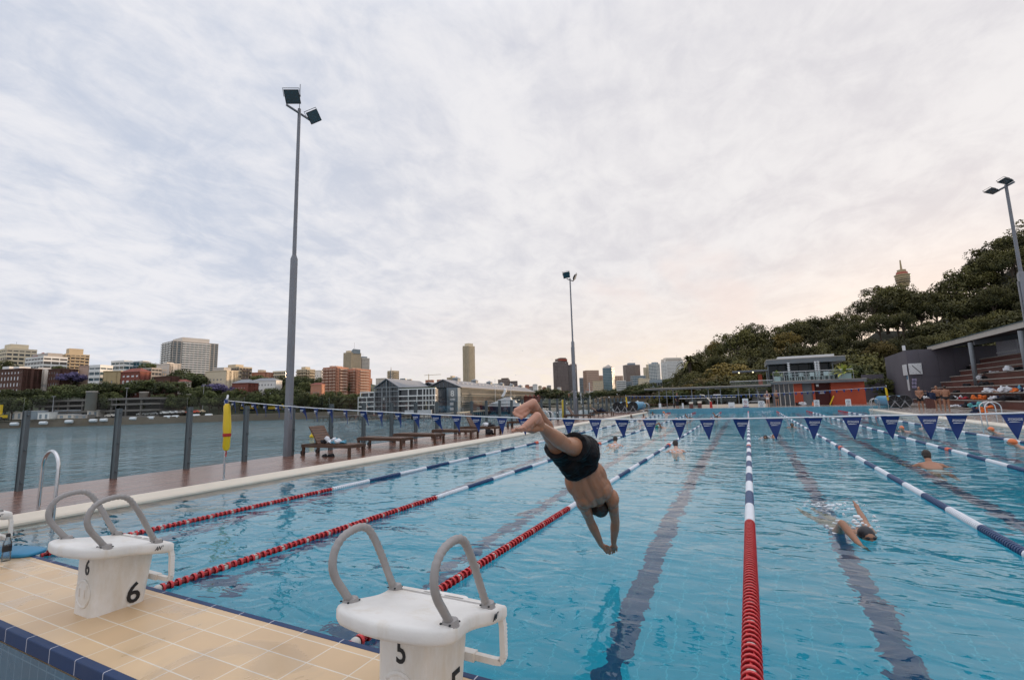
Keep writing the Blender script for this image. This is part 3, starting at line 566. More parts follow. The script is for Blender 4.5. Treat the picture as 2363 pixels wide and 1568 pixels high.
# ------------------------------------------------------------------ light poles
def flood(parent, p, target, size, tiltroll=0):
    z = (V(target)-V(p)).normalized(); x = z.cross(V((0, 0, 1))).normalized(); y = x.cross(z)*-1; y = z.cross(x)
    M4 = Matrix(((x.x, y.x, z.x, p[0]), (x.y, y.y, z.y, p[1]), (x.z, y.z, z.z, p[2]), (0, 0, 0, 1)))@Matrix.Rotation(tiltroll, 4, 'Z')
    s = size; mb = MB(); mb.loft([rrect(-.2*s, .2*s, -.16*s, .16*s, .05*s, -.26*s), rrect(-.40*s, .40*s, -.34*s, .34*s, .05*s, -.10*s), rrect(-.44*s, .44*s, -.40*s, .40*s, .03*s, -.02*s), rrect(-.46*s, .46*s, -.42*s, .42*s, .03*s, 0), rrect(-.46*s, .46*s, -.42*s, .42*s, .03*s, .03*s)])
    for k in range(5): mb.box((-.3+.14*k)*s, (-.28+.14*k)*s, -.3*s, .3*s, -.2*s, -.05*s)
    h = obj('floodlight', shade(mb.mesh('floodlight', 'dark_metal'), .5), parent); h.matrix_local = M4
    mb = MB(); mb.box(-.41*s, .41*s, -.37*s, .37*s, .028*s, .036*s); mb.build('lens', 'lamp_glass', h)
    mb = MB(); mb.tube([(-.5*s, 0, -.1*s), (-.5*s, -.5*s, -.12*s), (.5*s, -.5*s, -.12*s), (.5*s, 0, -.1*s)], .022*s, 6); mb.build('bracket', 'dark_metal', h)
def light_pole(base, zsplit, ztop, r0, r1, arm, lamps, label, wire=False):
    t = thing('light_pole', label, 'light pole', base, 0, 'floodlight poles around the pool')
    B = V(base); mb = MB(); a = r0
    mb.loft([rrect(-a, a, -a, a, a*.35, 0), rrect(-a*.9, a*.9, -a*.9, a*.9, a*.32, zsplit), rrect(-a*.6, a*.6, -a*.6, a*.6, a*.3, zsplit+.12)]); mb.box(-a*1.25, -a*.98, -a*.4, a*.4, 0, zsplit-.4)
    obj('lower_post', shade(mb.mesh('lower_post', 'pole_metal'), .5), t)
    obj('upper_post', shade(MB().lathe([(r1*1.25, zsplit), (r1, ztop)], n=14).mesh('upper_post', 'pole_metal')), t)
    obj('cross_arm', shade(MB().tube([V(arm[0])-B, V(arm[1])-B], r1*.75, 10).mesh('cross_arm', 'pole_metal')), t)
    for p, tg, s, tr in lamps: flood(t, V(p)-B, V(tg)-B, s, tr)
    if wire: obj('lightning_rod', MB().tube([(0, 0, ztop), (0, 0, ztop+.9)], .012, 5).mesh('lightning_rod', 'pole_metal'), t)
b = gnd(668, 1052, .15); b.x = FX+.1; zt = atX(692, 262, b.x).z; zs = atX(678, 608, b.x).z
a0, a1 = gnd(657, 236, zt), gnd(720, 277, zt); mid_ = V((b.x, b.y, zt)); d = (a1-a0).normalized(); a0, a1 = mid_-d*.50, mid_+d*.48
light_pole(b, zs, zt, .095, .05, (a0, a1), [(a0+V((.20, .05, .25)), (0, -3, 1), .50, .22), (a1+V((.12, .02, .12)), (9, 3, 2), .46, .75)], 'tall grey floodlight pole with two lamps on the left timber deck', True)
b = gnd(1334, 956, .15); b.x = FX+.1; b.y = 34.6; zt = atX(1325, 652, b.x).z; zs = atX(1330, 796, b.x).z; md = V((b.x, b.y, zt))
light_pole(b, zs, zt, .13, .055, (md-V((.1, .5, 0)), md+V((.1, .5, 0))), [(md+V((-.15, -.45, .35)), (0, 10, 0), .62, .2), (md+V((.3, .5, .3)), (10, 40, 0), .6, .6)], 'farther floodlight pole standing behind the diver legs')
b = V((14.2, 33, .15)); zt = atX(2322, 432, b.x).z; b.y = atX(2322, 432, b.x).y; zs = atX(2352, 640, b.x).z; md = V((b.x, b.y, zt))
light_pole(b, zs, zt, .16, .07, (md-V((.25, -.5, 0)), md+V((.2, -.4, .1))), [(md+V((-.55, .2, -.04)), md+V((-1.35, .0, -2.2)), .58, 0), (md+V((-.15, -.4, .22)), md+V((-1.05, -.6, -1.9)), .58, 0)], 'floodlight pole against the trees at the right edge')

# ------------------------------------------------------------------ fence
PM_ = MB(); PM_.box(-.06, .06, -.035, .035, 0, 1.55); PM_.box(-.075, -.06, -.05, .05, 0, 1.55)
for z in (.16, .78, 1.46): PM_.lathe([(.02, 0), (.02, .05)], (.06, 0, z), (1, 0, 0), 8)
POST = PM_.mesh('fence_post', 'post_metal'); GL = MB().box(-.006, .006, .03, 1.50, .10, 1.80).mesh('glass_panel', 'fence_glass')
for i in range(38):
    y = 1.62+i*1.535-1.535
    if y > 56: break
    lb = ['first', 'second', 'third', 'fourth', 'fifth', 'sixth'][i] if i < 6 else ordn(i)
    o = thing('fence_post', 'grey fence post with its glass panel, %s from the left along the timber deck' % lb, 'fence post', (FX, y, .15), 0, 'fence posts along the harbour edge'); obj('post', POST, o); obj('glass_panel', GL, o, (-.085, 0, 0))

# ------------------------------------------------------------------ ladders
def ladder(x, y, s, label, n=2, gap=.55):
    t = thing('pool_ladder', label, 'pool ladder', (x, y, .156), 0, 'steel pool ladders')
    for k in range(n):
        yy = k*gap; pts = [(-.22, yy, 0), (-.22, yy, .62)]+[(-.22+.27*(1-math.cos(a)), yy, .62+.27*math.sin(a)) for a in [PI*i/10 for i in range(1, 10)]]+[(.32, yy, .62), (.30, yy, -.2), (.28, yy, -1.0)]
        obj('handrail', shade(MB().tube([(s*p[0], p[1], p[2]) for p in pts], .024, 10).mesh('handrail', 'steel')), t)
    mb = MB()
    if n == 2:
        for z in (-.25, -.5, -.75): mb.box(min(s*.25, s*.36), max(s*.25, s*.36), .02, gap-.02, z-.015, z+.015)
        obj('tread', mb.mesh('tread', 'steel'), t)
    return t
ladder(-9.76, .10, 1, 'steel pool ladder at the left edge near block 6', 2, .88)
ladder(-9.76, 21.0, 1, 'steel pool ladder on the left coping just behind the diver feet')
ladder(9.86, 25.9, -1, 'steel pool ladder on the right deck before the bleachers')
ladder(-9.7, 48.6, 1, 'steel pool ladder at the far left corner by the cover reels'); ladder(9.86, 47.6, -1, 'steel pool ladder at the far right corner by the cover reels')
# ------------------------------------------------------------------ loungers
def lounger_base():
    mb = MB(); L, W, H = 2.0, .66, .34
    mb.box(-L/2, L/2, 0, .045, H-.09, H); mb.box(-L/2, L/2, W-.045, W, H-.09, H); mb.box(-L/2, -L/2+.05, .045, W-.045, H-.09, H); mb.box(L/2-.05, L/2, .045, W-.045, H-.09, H)
    return mb.mesh('frame', 'timber')
LB = lounger_base(); LEG = MB().box(-.035, .035, -.035, .035, 0, .255).mesh('leg', 'timber'); WHEEL = shade(MB().lathe([(.075, -.03), (.075, .03)], (0, 0, .075), (0, 1, 0), 14).mesh('wheel', 'black'), .6)
mb = MB()
for i in range(13): mb.box(-.33+i*.1, -.255+i*.1, .05, .61, .335, .352)
SLAT = mb.mesh('seat_slats', 'timber_slat')
mb = MB()
for i in range(7): mb.box(-.02-.095*i-.078, -.02-.095*i, .05, .61, 0, .018)
mb.box(-.68, 0, .06, .1, -.03, 0); mb.box(-.68, 0, .56, .6, -.03, 0); BACK = mb.mesh('backrest', 'timber_slat')
def lounger(cx, cy, up, label, flip=1):
    t = thing('sun_lounger', label, 'sun lounger', (cx, cy, .15), 0, 'timber loungers along the fence')
    obj('frame', LB, t)
    for sx in (-1, 1):
        for y in (.05, .61): obj('leg', LEG, t, (sx*(.95 if sx*flip > 0 else .55 if False else .95), y, 0))
    for y in (.05, .61): obj('wheel', WHEEL, t, (-flip*.98, y, 0))
    obj('seat_slats', SLAT, t)
    b = obj('backrest', BACK, t, (-.33, 0, .345)); b.rotation_euler = (0, math.radians(up), 0)
    return t
lounger(-11.3, 7.75, 52, 'timber lounger with raised backrest and clothes on it, nearest the light pole')
lounger(-11.4, 10.15, 0, 'flat timber lounger, second one from the light pole')
lounger(-11.35, 12.0, 0, 'flat timber lounger, third one from the light pole')
lounger(-11.2, 14.3, 0, 'flat timber lounger, fourth one, left of the one with a black bag')
lounger(-11.3, 16.55, 62, 'timber lounger with raised backrest and a black bag beneath its end')
lounger(-11.3, 21.6, 58, 'timber lounger with raised backrest behind the steel ladder and diver feet')
lounger(-11.6, 31.6, 58, 'timber lounger with raised backrest at the foot of the second light pole')
lounger(-11.5, 38.0, 35, 'timber lounger with dark bag on it before the blue cover reels')
def heap(name, label, cat, loc, size, mats, seed, group=None, n=9):   # a crumpled pile of cloth
    rr = random.Random(seed); t = thing(name, label, cat, loc, 0, group); sx, sy, sz = size
    for j, mk in enumerate(mats):
        mb = MB(); mb.ell(((j-(len(mats)-1)/2)*sx/len(mats)*.8, 0, .14*sz), (.36*sx, 0, 0), (0, .34*sy, 0), (0, 0, .16*sz), 14, 8)
        for k in range(max(3, n//len(mats))):
            c = (rr.uniform(-.6, .6)*sx/2+(j-(len(mats)-1)/2)*sx/len(mats)*.8, rr.uniform(-.5, .5)*sy/2, rr.uniform(.2, .55)*sz)
            a = rr.uniform(0, PI); r = rr.uniform(.18, .32)*sx/max(1, len(mats)*.6); mb.ell(c, (r*math.cos(a), r*math.sin(a), rr.uniform(-.3, .3)*r), (-r*.6*math.sin(a), r*.6*math.cos(a), 0), (0, 0, min(sz*.45, c[2])), 10, 7)
        me = baked(mb, 'fold', [mk], sx*.035, 1)
        for v in me.vertices:
            q_ = v.co/max(sx, .3); d = mnoise.noise_vector(q_*5+V((seed, j, 0)))*sx*.09+mnoise.noise_vector(q_*14+V((seed, j, 3)))*sx*.035; v.co += d; v.co.z = v.co.z*.85
            if v.co.z < .005: v.co.z = .005
        obj({'cloth_white': 'white_cloth', 'cloth_black': 'black_cloth', 'cloth_navy': 'navy_cloth', 'cloth_blue': 'blue_cloth', 'cloth_orange': 'orange_cloth', 'cloth_red': 'red_cloth', 'cloth_teal': 'teal_cloth', 'skin': 'tan_cloth'}[mk], me, t)
    return t
heap('clothes_pile', 'pile of black and white clothes on the nearest lounger', 'clothes', (-11.35, 8.05, .502), (.95, .4, .26), ['cloth_black', 'cloth_white', 'cloth_white', 'cloth_blue'], 4, n=16)
heap('clothes_pile', 'black and white shirt lying on the lounger above the black bag', 'clothes', (-10.85, 16.9, .502), (.5, .3, .2), ['cloth_white', 'cloth_black'], 5)
heap('sports_bag', 'black bag on the deck under the end of a raised lounger', 'bag', (-10.62, 16.55, .15), (.55, .35, .3), ['cloth_black'], 6)
heap('sports_bag', 'dark bag sitting on the lounger before the cover reels', 'bag', (-11.7, 38.3, .502), (.9, .4, .42), ['cloth_black', 'cloth_navy'], 8)
def shoe(loc, rz, label):
    t = thing('shoe', label, 'shoe', loc, rz, 'pair of dark shoes'); mb = MB(); mb.loft([rrect(-.045, .045, -.14, .14, .04, 0), rrect(-.048, .048, -.145, .145, .045, .025)]); obj('shoe_sole', mb.mesh('shoe_sole', 'cloth_black'), t)
    mb = MB(); mb.ell((0, .05, .03), (.042, 0, 0), (0, .09, 0), (0, 0, .035)); mb.ell((0, -.06, .04), (.04, 0, 0), (0, .075, 0), (0, 0, .055)); obj('shoe_upper', mb.mesh('shoe_upper', 'cloth_black', True), t)
shoe((-11.25, 7.72, .15), 1.2, 'dark shoe under the nearest lounger, lying left of its pair'); shoe((-11.08, 7.80, .15), 1.5, 'dark shoe under the nearest lounger, lying right of its pair')
# ------------------------------------------------------------------ diver
D = {k: P(*v) for k, v in dict(pel=(1329, 1049, 3.93), hr=(1351, 1035, 3.88), hl=(1310, 1058, 3.92), kr=(1305, 1026, 3.58), ar=(1247, 982, 3.27), kl=(1268, 1003, 3.62), al=(1238, 944, 3.35),
     wa=(1341, 1079, 3.98), mb=(1353, 1108, 4.05), ch=(1366, 1131, 4.11), nk=(1379, 1151, 4.19), sr=(1411, 1143, 4.17), sl=(1343, 1153, 4.13), er=(1420, 1203, 4.34), el=(1362, 1201, 4.30), wr=(1416, 1251, 4.47), wl=(1387, 1255, 4.44), hd=(1383, 1166, 4.33)).items()}
px = lambda d: d/FPX                                        # metres per measured pixel at depth d
lat = (D['sr']-D['sl']).normalized(); ax = (D['nk']-D['pel']).normalized(); lat = (lat-ax*lat.dot(ax)).normalized(); dor = ax.cross(lat); dor = dor if dor.dot(CAM-D['mb']) > 0 else -dor
hlat = (D['hr']-D['hl']).normalized()
mb = MB()
def ring(c, l, d, a, b, n=24, e=.8):
    return [c+l*(a*math.copysign(abs(math.cos(t))**e, math.cos(t)))+d*(b*math.copysign(abs(math.sin(t))**e, math.sin(t))) for t in [2*PI*k/n for k in range(n)]]
mb.loft([ring(D['pel']-ax*.10, hlat, dor, .12, .08), ring(D['pel'], hlat, dor, .165, .11), ring(D['wa']-ax*.03, (hlat+lat).normalized(), dor, .142, .098), ring(D['wa']+ax*.05, lat, dor, .134, .092), ring(D['mb'], lat, dor, .156, .105), ring(D['ch']-ax*.01, lat, dor, .178, .112), ring(D['nk']-ax*.045, lat, dor, .165, .098), ring(D['nk'], lat, dor, .10, .07)])
for s, a, b in ((-1, D['hl'], D['kl']), (1, D['hr'], D['kr'])): mb.ell(a+dor*.045-ax*.01, lat*.085, ax*.10, dor*.085)
mb.ell(D['ch']+lat*.09+dor*.05, lat*.075, ax*.10, dor*.06); mb.ell(D['ch']-lat*.09+dor*.05, lat*.075, ax*.10, dor*.06)   # shoulder blades
mb.ell(D['mb']+lat*.13-dor*.01, lat*.055, ax*.13, dor*.07); mb.ell(D['mb']-lat*.13-dor*.01, lat*.055, ax*.13, dor*.07)
mb.limb([D['nk']-ax*.05, D['nk'], D['hd']], [.075, .062, .058])
for sh, e, wr_, s in ((D['sr'], D['er'], D['wr'], 1), (D['sl'], D['el'], D['wl'], -1)):
    mb.limb([D['nk']+lat*s*.04-ax*.04, sh], [.06, .058]); mb.ell(sh+(e-sh)*.12+dor*.01, lat*.064, (e-sh).normalized()*.085, dor*.062)
    m = sh+(e-sh)*.45; mb.limb([sh, m, e], [.058, .050, .039]); f = e+(wr_-e)*.3
    mb.limb([e, f, wr_], [.041, .043, .026]); mb.ell(m+dor*.012, lat*.045, (e-sh).normalized()*.09, dor*.046)
for h, k, a, s in ((D['hr'], D['kr'], D['ar'], 1), (D['hl'], D['kl'], D['al'], -1)):
    t = h+(k-h)*.5; mb.limb([h, t, k], [.092, .080, .056], 18); c = k+(a-k)*.33; back = ((CAM-c).normalized()+V((0, 0, .5))).normalized()
    mb.limb([k, c, k+(a-k)*.68, a], [.054, .058, .043, .034], 18); mb.ell(c+back*.016, (a-k).normalized()*.125, (a-k).cross(back).normalized()*.052, back*.05)
    ank = (a-k).cross(back).normalized(); mb.ball(a+ank*.03, .016); mb.ball(a-ank*.03, .016)
FEET = MB()
def foot(heel, ank, balls, toes, rads, thick):
    h = P(*heel); a = D[ank]; bs = [P(*b) for b in balls]; mid = (bs[0]+bs[1])/2
    mb.cap(h, .031, a, .033); mb.cap(h, .031, (h+mid)/2+thick, .034); mb.limb([a, (a+mid)/2+thick*1.6, mid+thick*.6], [.034, .032, .022])
    mb.limb([h, (h*.45+bs[1]*.55), bs[1]], [.03, .024, .018]); mb.limb([h, (h*.5+bs[0]*.5)+thick*.9, bs[0]], [.03, .023, .022]); mb.cap(bs[0], .0215, bs[1], .0165); mb.cap((h*.4+mid*.6), .024, mid, .022)
    for i, (t, r) in enumerate(zip(toes, rads)):
        b = bs[0].lerp(bs[1], i/4.0); tp = P(*t); md_ = b.lerp(tp, .55); mb.cap(b, r*1.15, md_, r*.82, 10, 4); mb.cap(md_, r*.82, tp, r*1.05, 10, 4)
foot((1239, 960, 3.21), 'ar', [(1203, 990, 3.16), (1215, 981, 3.16)], [(1183, 993, 3.12), (1190, 987.5, 3.11), (1196, 988.5, 3.12), (1202, 988, 3.13), (1209, 986, 3.14)], [.0115, .0074, .0070, .0068, .0066], V((0, 0, -.014))+FW*.018)
foot((1231, 929, 3.30), 'al', [(1209, 957, 3.26), (1191, 946, 3.25)], [(1203, 964, 3.23), (1196, 961, 3.22), (1191, 958.5, 3.22), (1187, 956, 3.22), (1184.5, 952.5, 3.22)], [.0122, .0076, .0072, .0068, .0066], FW*.03)
def hand(wr_, palm, kn, tips, th):
    w_ = D[wr_]; kn = [P(*k) for k in kn]; pc_ = P(*palm)
    mb.cap(w_, .025, pc_, .026)
    for k, t in zip(kn, tips):
        mb.cap(pc_, .020, k, .0125, 10, 4); t = P(*t); m2 = k.lerp(t, .5)+FW*.006; mb.cap(k, .0105, m2, .0095, 8, 3); mb.cap(m2, .0093, t, .0075, 8, 3)
    mb.cap(pc_, .016, P(*th[0]), .012, 8, 3); mb.cap(P(*th[0]), .0115, P(*th[1]), .009, 8, 3)
hand('wr', (1417, 1257, 4.49), [(1410.5, 1263, 4.51), (1414.5, 1264, 4.52), (1419, 1263.5, 4.52), (1423, 1262, 4.51)], [(1408, 1274, 4.55), (1413.5, 1276, 4.56), (1418.5, 1274, 4.55), (1423.5, 1271, 4.53)], [(1410, 1260, 4.49), (1403.5, 1266, 4.50)])
hand('wl', (1392, 1260, 4.46), [(1402, 1262, 4.47), (1402, 1266, 4.48), (1400, 1269.5, 4.48), (1396.5, 1270, 4.47)], [(1412, 1271, 4.50), (1410, 1276, 4.52), (1406.5, 1277.5, 4.52), (1400.5, 1276, 4.50)], [(1398, 1257.5, 4.45), (1406, 1261, 4.46)])
BODY = baked(mb, 'diver_body', ['skin'], .0045, 2)
for v in BODY.vertices:
    q = v.co-D['pel']; la, aa, dd = q.dot(lat), q.dot(ax), q.dot(dor); tl = (D['nk']-D['pel']).dot(ax)
    if -.02 < aa < tl+.02 and dd > 0 and abs(la) < .19:
        w0 = min(1, (aa+.02)/.06)*min(1, (tl+.02-aa)/.06); la2 = la-((D['mb']-D['pel']).dot(lat))*min(1, aa/.25)
        v.co -= dor*(.011*math.exp(-(la2/.018)**2)*w0); v.co += dor*(.006*math.exp(-((abs(la2)-.04)/.022)**2)*w0)
        sb = aa/tl; v.co += dor*(.008*math.exp(-((abs(la2)-.085-.05*(1-sb))/.02)**2)*max(0, 1-abs(sb-.72)/.22)); v.co -= dor*(.006*math.exp(-((sb-.5)/.05)**2)*max(0, abs(la2)-.05)*8)
    v.co += mnoise.noise_vector(v.co*7)*.0022
# soles and toes a little pinker: a second skin material on the faces of the feet that look back at the camera
BODY.materials.append(M['sole']); fc = [P(1212, 975, 3.17), P(1208, 946, 3.26), P(1236, 958, 3.22), P(1230, 930, 3.3), P(1190, 990, 3.13), P(1192, 957, 3.23)]
for p_ in BODY.polygons:
    if min((p_.center-c).length for c in fc) < .062 and p_.normal.dot((CAM-p_.center).normalized()) > -.15: p_.material_index = 1
DV = thing('person', 'man in black shorts diving head first off the starting blocks', 'person', D['pel'])
def rel(me, name, par, base): me.transform(Matrix.Translation(-V(base))); return obj(name, me, par)
rel(BODY, 'body', DV, D['pel'])
mb = MB(); kx = D['hr']+(D['kr']-D['hr'])*.60; kx2 = D['hl']+(D['kl']-D['hl'])*.60
mb.loft([ring(D['wa']+ax*.008, (hlat+lat).normalized(), dor, .153, .112), ring(D['wa']-ax*.05, hlat, dor, .165, .122), ring(D['pel']-ax*.02, hlat, dor, .185, .14), ring(D['pel']-ax*.09, hlat, dor, .15, .11)])
mb.cap(D['hr'], .110, D['hr'].lerp(kx, .6), .106, 18); mb.cap(D['hl'], .110, D['hl'].lerp(kx2, .6), .105, 18)
for h, e in ((D['hr'], kx), (D['hl'], kx2)):
    d = (e-h).normalized(); o1 = d.orthogonal().normalized(); o2 = d.cross(o1); mb.loft([ring(h, o1, o2, .110, .110, 20, 1), ring(h.lerp(e, .6), o1, o2, .105, .105, 20, 1), ring(e, o1, o2, .114, .114, 20, 1)])
    mb.ell(h+dor*.05, lat*.105, ax*.115, dor*.10)
SH = baked(mb, 'shorts', ['shorts'], .0075, 3)
for v in SH.vertices:
    c = v.co; q = V((c.dot(lat), c.dot(ax), c.dot(dor)))
    v.co += (c-D['pel']).normalized()*((1-abs(mnoise.noise(V((q.x*8+q.y*10, q.y*20, q.z*9))))*2.2)*.009-.004+(1-abs(mnoise.noise(V((q.x*24, q.y*34-q.x*14, q.z*24))))*2)*.003)
rel(SH, 'shorts', DV, D['pel'])
mb = MB(); hd = D['hd']; face = (ax*.75-dor*.65).normalized(); crown = (ax*.8+dor*.25).normalized(); 
hdir = (P(1386, 1180, 4.40)-D['nk']).normalized(); fdir = (FW-hdir*FW.dot(hdir)).normalized(); side = hdir.cross(fdir).normalized()
hc = D['nk']+hdir*.125
mbh = MB(); mbh.ell(hc, side*.074, hdir*.105, fdir*.092, 18, 12); mbh.ell(hc+fdir*.03-hdir*.05, side*.055, hdir*.07, fdir*.062); mbh.cap(D['nk'], .05, hc-hdir*.03, .055)
mbh.cap(hc+fdir*.085, .012, hc+fdir*.105-hdir*.025, .014, 8, 3)
for s in (-1, 1): mbh.ell(hc+side*s*.076-hdir*.012, side*.010, hdir*.03, fdir*.018)
mbh.ell(hc+fdir*.082-hdir*.065, side*.024, hdir*.01, fdir*.012)
HM = baked(mbh, 'head', ['skin'], .006, 3); hd_o = rel(HM, 'head', DV, D['pel'])
mb = MB(); mb.ell(hc+hdir*.008-fdir*.012, side*.083, hdir*.113, fdir*.095, 18, 12); mb.ell(hc-fdir*.055-hdir*.03, side*.062, hdir*.07, fdir*.045)
for k in range(60):
    a = random.uniform(0, 2*PI); t = random.uniform(0, 1.3); dv = (hdir*math.cos(t)+(side*math.cos(a)-fdir*abs(math.sin(a))*.7)*math.sin(t)); b0 = hc+V(dv)*.098; mb.cap(b0, .012, b0+V(dv)*.014+hdir*.012, .004, 6, 2)
HR = baked(mb, 'hair', ['hair'], .006, 1)
import bmesh as _b
rel(HR, 'hair', DV, D['pel'])
mb = MB()
for s in (-1, 1): mb.ball(hc+fdir*.085+side*s*.03+hdir*.005, .009, 8, 6)
rel(mb.mesh('eyes', 'black', True), 'eyes', DV, D['pel'])

# ------------------------------------------------------------------ standing people
def person(x, y, z, rz, pose, label, skin='skin_tan', brief='briefs_black', hair='hair', h=1.75, clothes=None, towel=None, group=None, voxel=.014):
    t = thing('person', label, 'person', (x, y, z), rz, group); t.scale = (h/1.75,)*3; b = MB(); r = random.Random(int(abs(x*37+y)))
    for s in (-1, 1):
        b.limb([(s*.085, 0, .93), (s*.10, -.01, .70), (s*.105, .0, .49)], [.092, .078, .056]); b.limb([(s*.105, 0, .49), (s*.108, .015, .36), (s*.11, .02, .09)], [.052, .056, .034])
        b.limb([(s*.11, .045, .035), (s*.12, -.06, .04), (s*.128, -.15, .02)], [.036, .036, .02])
        for k in range(5): b.cap((s*(.105+.014*k), -.15, .018), .012, (s*(.107+.016*k), -.185+.008*abs(k-.5), .014), .010, 6, 2)
    b.loft([ring(V((0, 0, .85)), V((1, 0, 0)), V((0, 1, 0)), .13, .09), ring(V((0, 0, .95)), V((1, 0, 0)), V((0, 1, 0)), .165, .11), ring(V((0, 0, 1.08)), V((1, 0, 0)), V((0, 1, 0)), .145, .10), ring(V((0, 0, 1.25)), V((1, 0, 0)), V((0, 1, 0)), .17, .115), ring(V((0, .0, 1.38)), V((1, 0, 0)), V((0, 1, 0)), .175, .105), ring(V((0, .01, 1.46)), V((1, 0, 0)), V((0, 1, 0)), .10, .07)])
    b.limb([(0, .01, 1.44), (0, 0, 1.54)], [.062, .055]); b.ell((0, -.005, 1.645), (.074, 0, 0), (0, .092, 0), (0, 0, .112), 16, 10); b.ell((0, -.04, 1.59), (.052, 0, 0), (0, .055, 0), (0, 0, .06)); b.cap((0, -.095, 1.645), .011, (0, -.112, 1.62), .014, 8, 3)
    for s in (-1, 1): b.ell((s*.078, 0, 1.64), (.011, 0, 0), (0, .018, 0), (0, 0, .03))
    A = {'clasp': [((.205, .02, 1.16), (.06, -.17, .95))]*2, 'crossed': [((.22, -.03, 1.17), (-.06, -.17, 1.22))]*2, 'towel': [((.30, -.05, 1.27), (.52, -.22, 1.37)), ((.30, -.08, 1.25), (.10, -.30, 1.33))], 'chest': [((.23, -.02, 1.16), (.08, -.22, 1.16))]*2, 'down': [((.23, .02, 1.15), (.22, -.05, .92))]*2, 'hips': [((.32, .06, 1.18), (.17, -.02, 1.02))]*2}[pose]
    for s, (e, w_) in zip((-1, 1), A):
        sh = V((s*.185, .0, 1.41)); e = V((e[0]*s, e[1], e[2])); w_ = V((w_[0]*s, w_[1], w_[2])); b.limb([(s*.1, 0, 1.42), sh, sh.lerp(e, .5), e], [.06, .064, .05, .041]); b.limb([e, e.lerp(w_, .3), w_], [.041, .042, .027]); d = (w_-e).normalized(); pm = w_+d*.06; b.cap(w_, .026, pm, .03)
        sd_ = d.cross(V((0, 0, 1))); sd_ = sd_.normalized() if sd_.length > .1 else V((1, 0, 0))
        for k in range(4): b.limb([pm+sd_*(.02*(k-1.5)), pm+sd_*(.021*(k-1.5))+d*.04, pm+sd_*(.02*(k-1.5))+d*(.07-.006*abs(k-1))-V((0, 0, .01))], [.011, .010, .008], 6)
        b.cap(w_+d*.02+sd_*.02*s, .013, w_+d*.06+sd_*.045*s, .010, 6, 2)
    obj('body', baked(b, 'body', [skin], voxel, 3), t)
    b = MB()
    if brief:
        b.loft([ring(V((0, 0, 1.01)), V((1, 0, 0)), V((0, 1, 0)), .165, .118), ring(V((0, 0, .94)), V((1, 0, 0)), V((0, 1, 0)), .178, .125), ring(V((0, 0, .86)), V((1, 0, 0)), V((0, 1, 0)), .17, .115), ring(V((0, 0, .80)), V((1, 0, 0)), V((0, 1, 0)), .06, .06)])
        if clothes == 'trunks':
            for s in (-1, 1): b.limb([(s*.088, 0, .9), (s*.1, 0, .72)], [.11, .1])
        obj('swim_briefs', shade(baked(b, 'swim_briefs', [brief], .016, 3)), t)
    if clothes == 'dark':
        b.loft([ring(V((0, 0, .9)), V((1, 0, 0)), V((0, 1, 0)), .2, .15), ring(V((0, 0, 1.25)), V((1, 0, 0)), V((0, 1, 0)), .2, .15), ring(V((0, 0, 1.44)), V((1, 0, 0)), V((0, 1, 0)), .17, .11)])
        for s in (-1, 1): b.limb([(s*.09, 0, .9), (s*.105, 0, .35)], [.115, .085]); b.limb([(s*.19, 0, 1.4), (s*.24, .02, 1.15)], [.08, .065])
        obj('clothing', baked(b, 'clothing', ['cloth_black'], .02, 3), t)
    if hair:
        b = MB(); b.ell((0, .018, 1.675), (.08, 0, 0), (0, .092, 0), (0, 0, .098), 14, 9); b.ell((0, .05, 1.61), (.066, 0, 0), (0, .05, 0), (0, 0, .07)); obj('hair', baked(b, 'hair', [hair], .012, 2), t)
    b = MB()
    for s in (-1, 1): b.ball((s*.03, -.092, 1.655), .009, 6, 5)
    obj('eyes', b.mesh('eyes', 'black'), t)
    if towel:
        b = MB(); N = 10; vs = []; fs = []
        for i in range(N+1):
            for j in range(9): vs.append((-.50+.50*i/N, -.27+.035*math.sin(i*1.3)+.02*j*math.sin(i), 1.40+.02*math.sin(i*2)-.12*i/N-.05*j-.04*(i/N)*j*.5))
        for i in range(N):
            for j in range(8): fs.append((i*9+j, (i+1)*9+j, (i+1)*9+j+1, i*9+j+1))
        b.add(vs, fs); me = b.mesh('towel', towel, True)
        k = obj('towel', me, None, t.location.copy(), 'dark navy towel held up by the middle man by the bleachers', 'towel'); k.rotation_euler = t.rotation_euler.copy()
    return t
g = gnd(*c4(1473, 845), .15); person(g.x, g.y, .15, -.25, 'clasp', 'man in black trunks standing with hands clasped, left of the trio by the bleachers', 'skin_tan', 'briefs_black', h=1.78, clothes='trunks')
g = gnd(*c4(1625, 850), .15); person(g.x, g.y, .15, -.5, 'towel', 'man in black briefs drying himself with a navy towel, middle of the trio', 'skin_tan', 'briefs_black', h=1.80, towel='cloth_navy')
g = gnd(*c4(1700, 857), .15); person(g.x, g.y, .15, PI-.1, 'chest', 'man in black briefs with his back turned, right of the trio by the bleachers', 'skin_tan', 'briefs_black', h=1.76)
g = atY(*c4(140, 812), 51.6); person(g.x, 51.6, .385, -.1, 'hips', 'bald man in white briefs standing behind the pool end wall', 'skin_pale', 'briefs_white', None, 1.62)
g = atY(*c4(222, 812), 51.6); person(g.x, 51.6, .385, .1, 'crossed', 'man in black briefs with crossed arms behind the pool end wall', 'skin_tan', 'briefs_black', 'hair', 1.68)
g = atY(*c3(1637, 830), 52.2); person(g.x, 52.2, .385, 1.0, 'down', 'person in dark shirt and trousers walking on the far deck', 'skin_tan', None, 'cap_black', 1.7, 'dark')

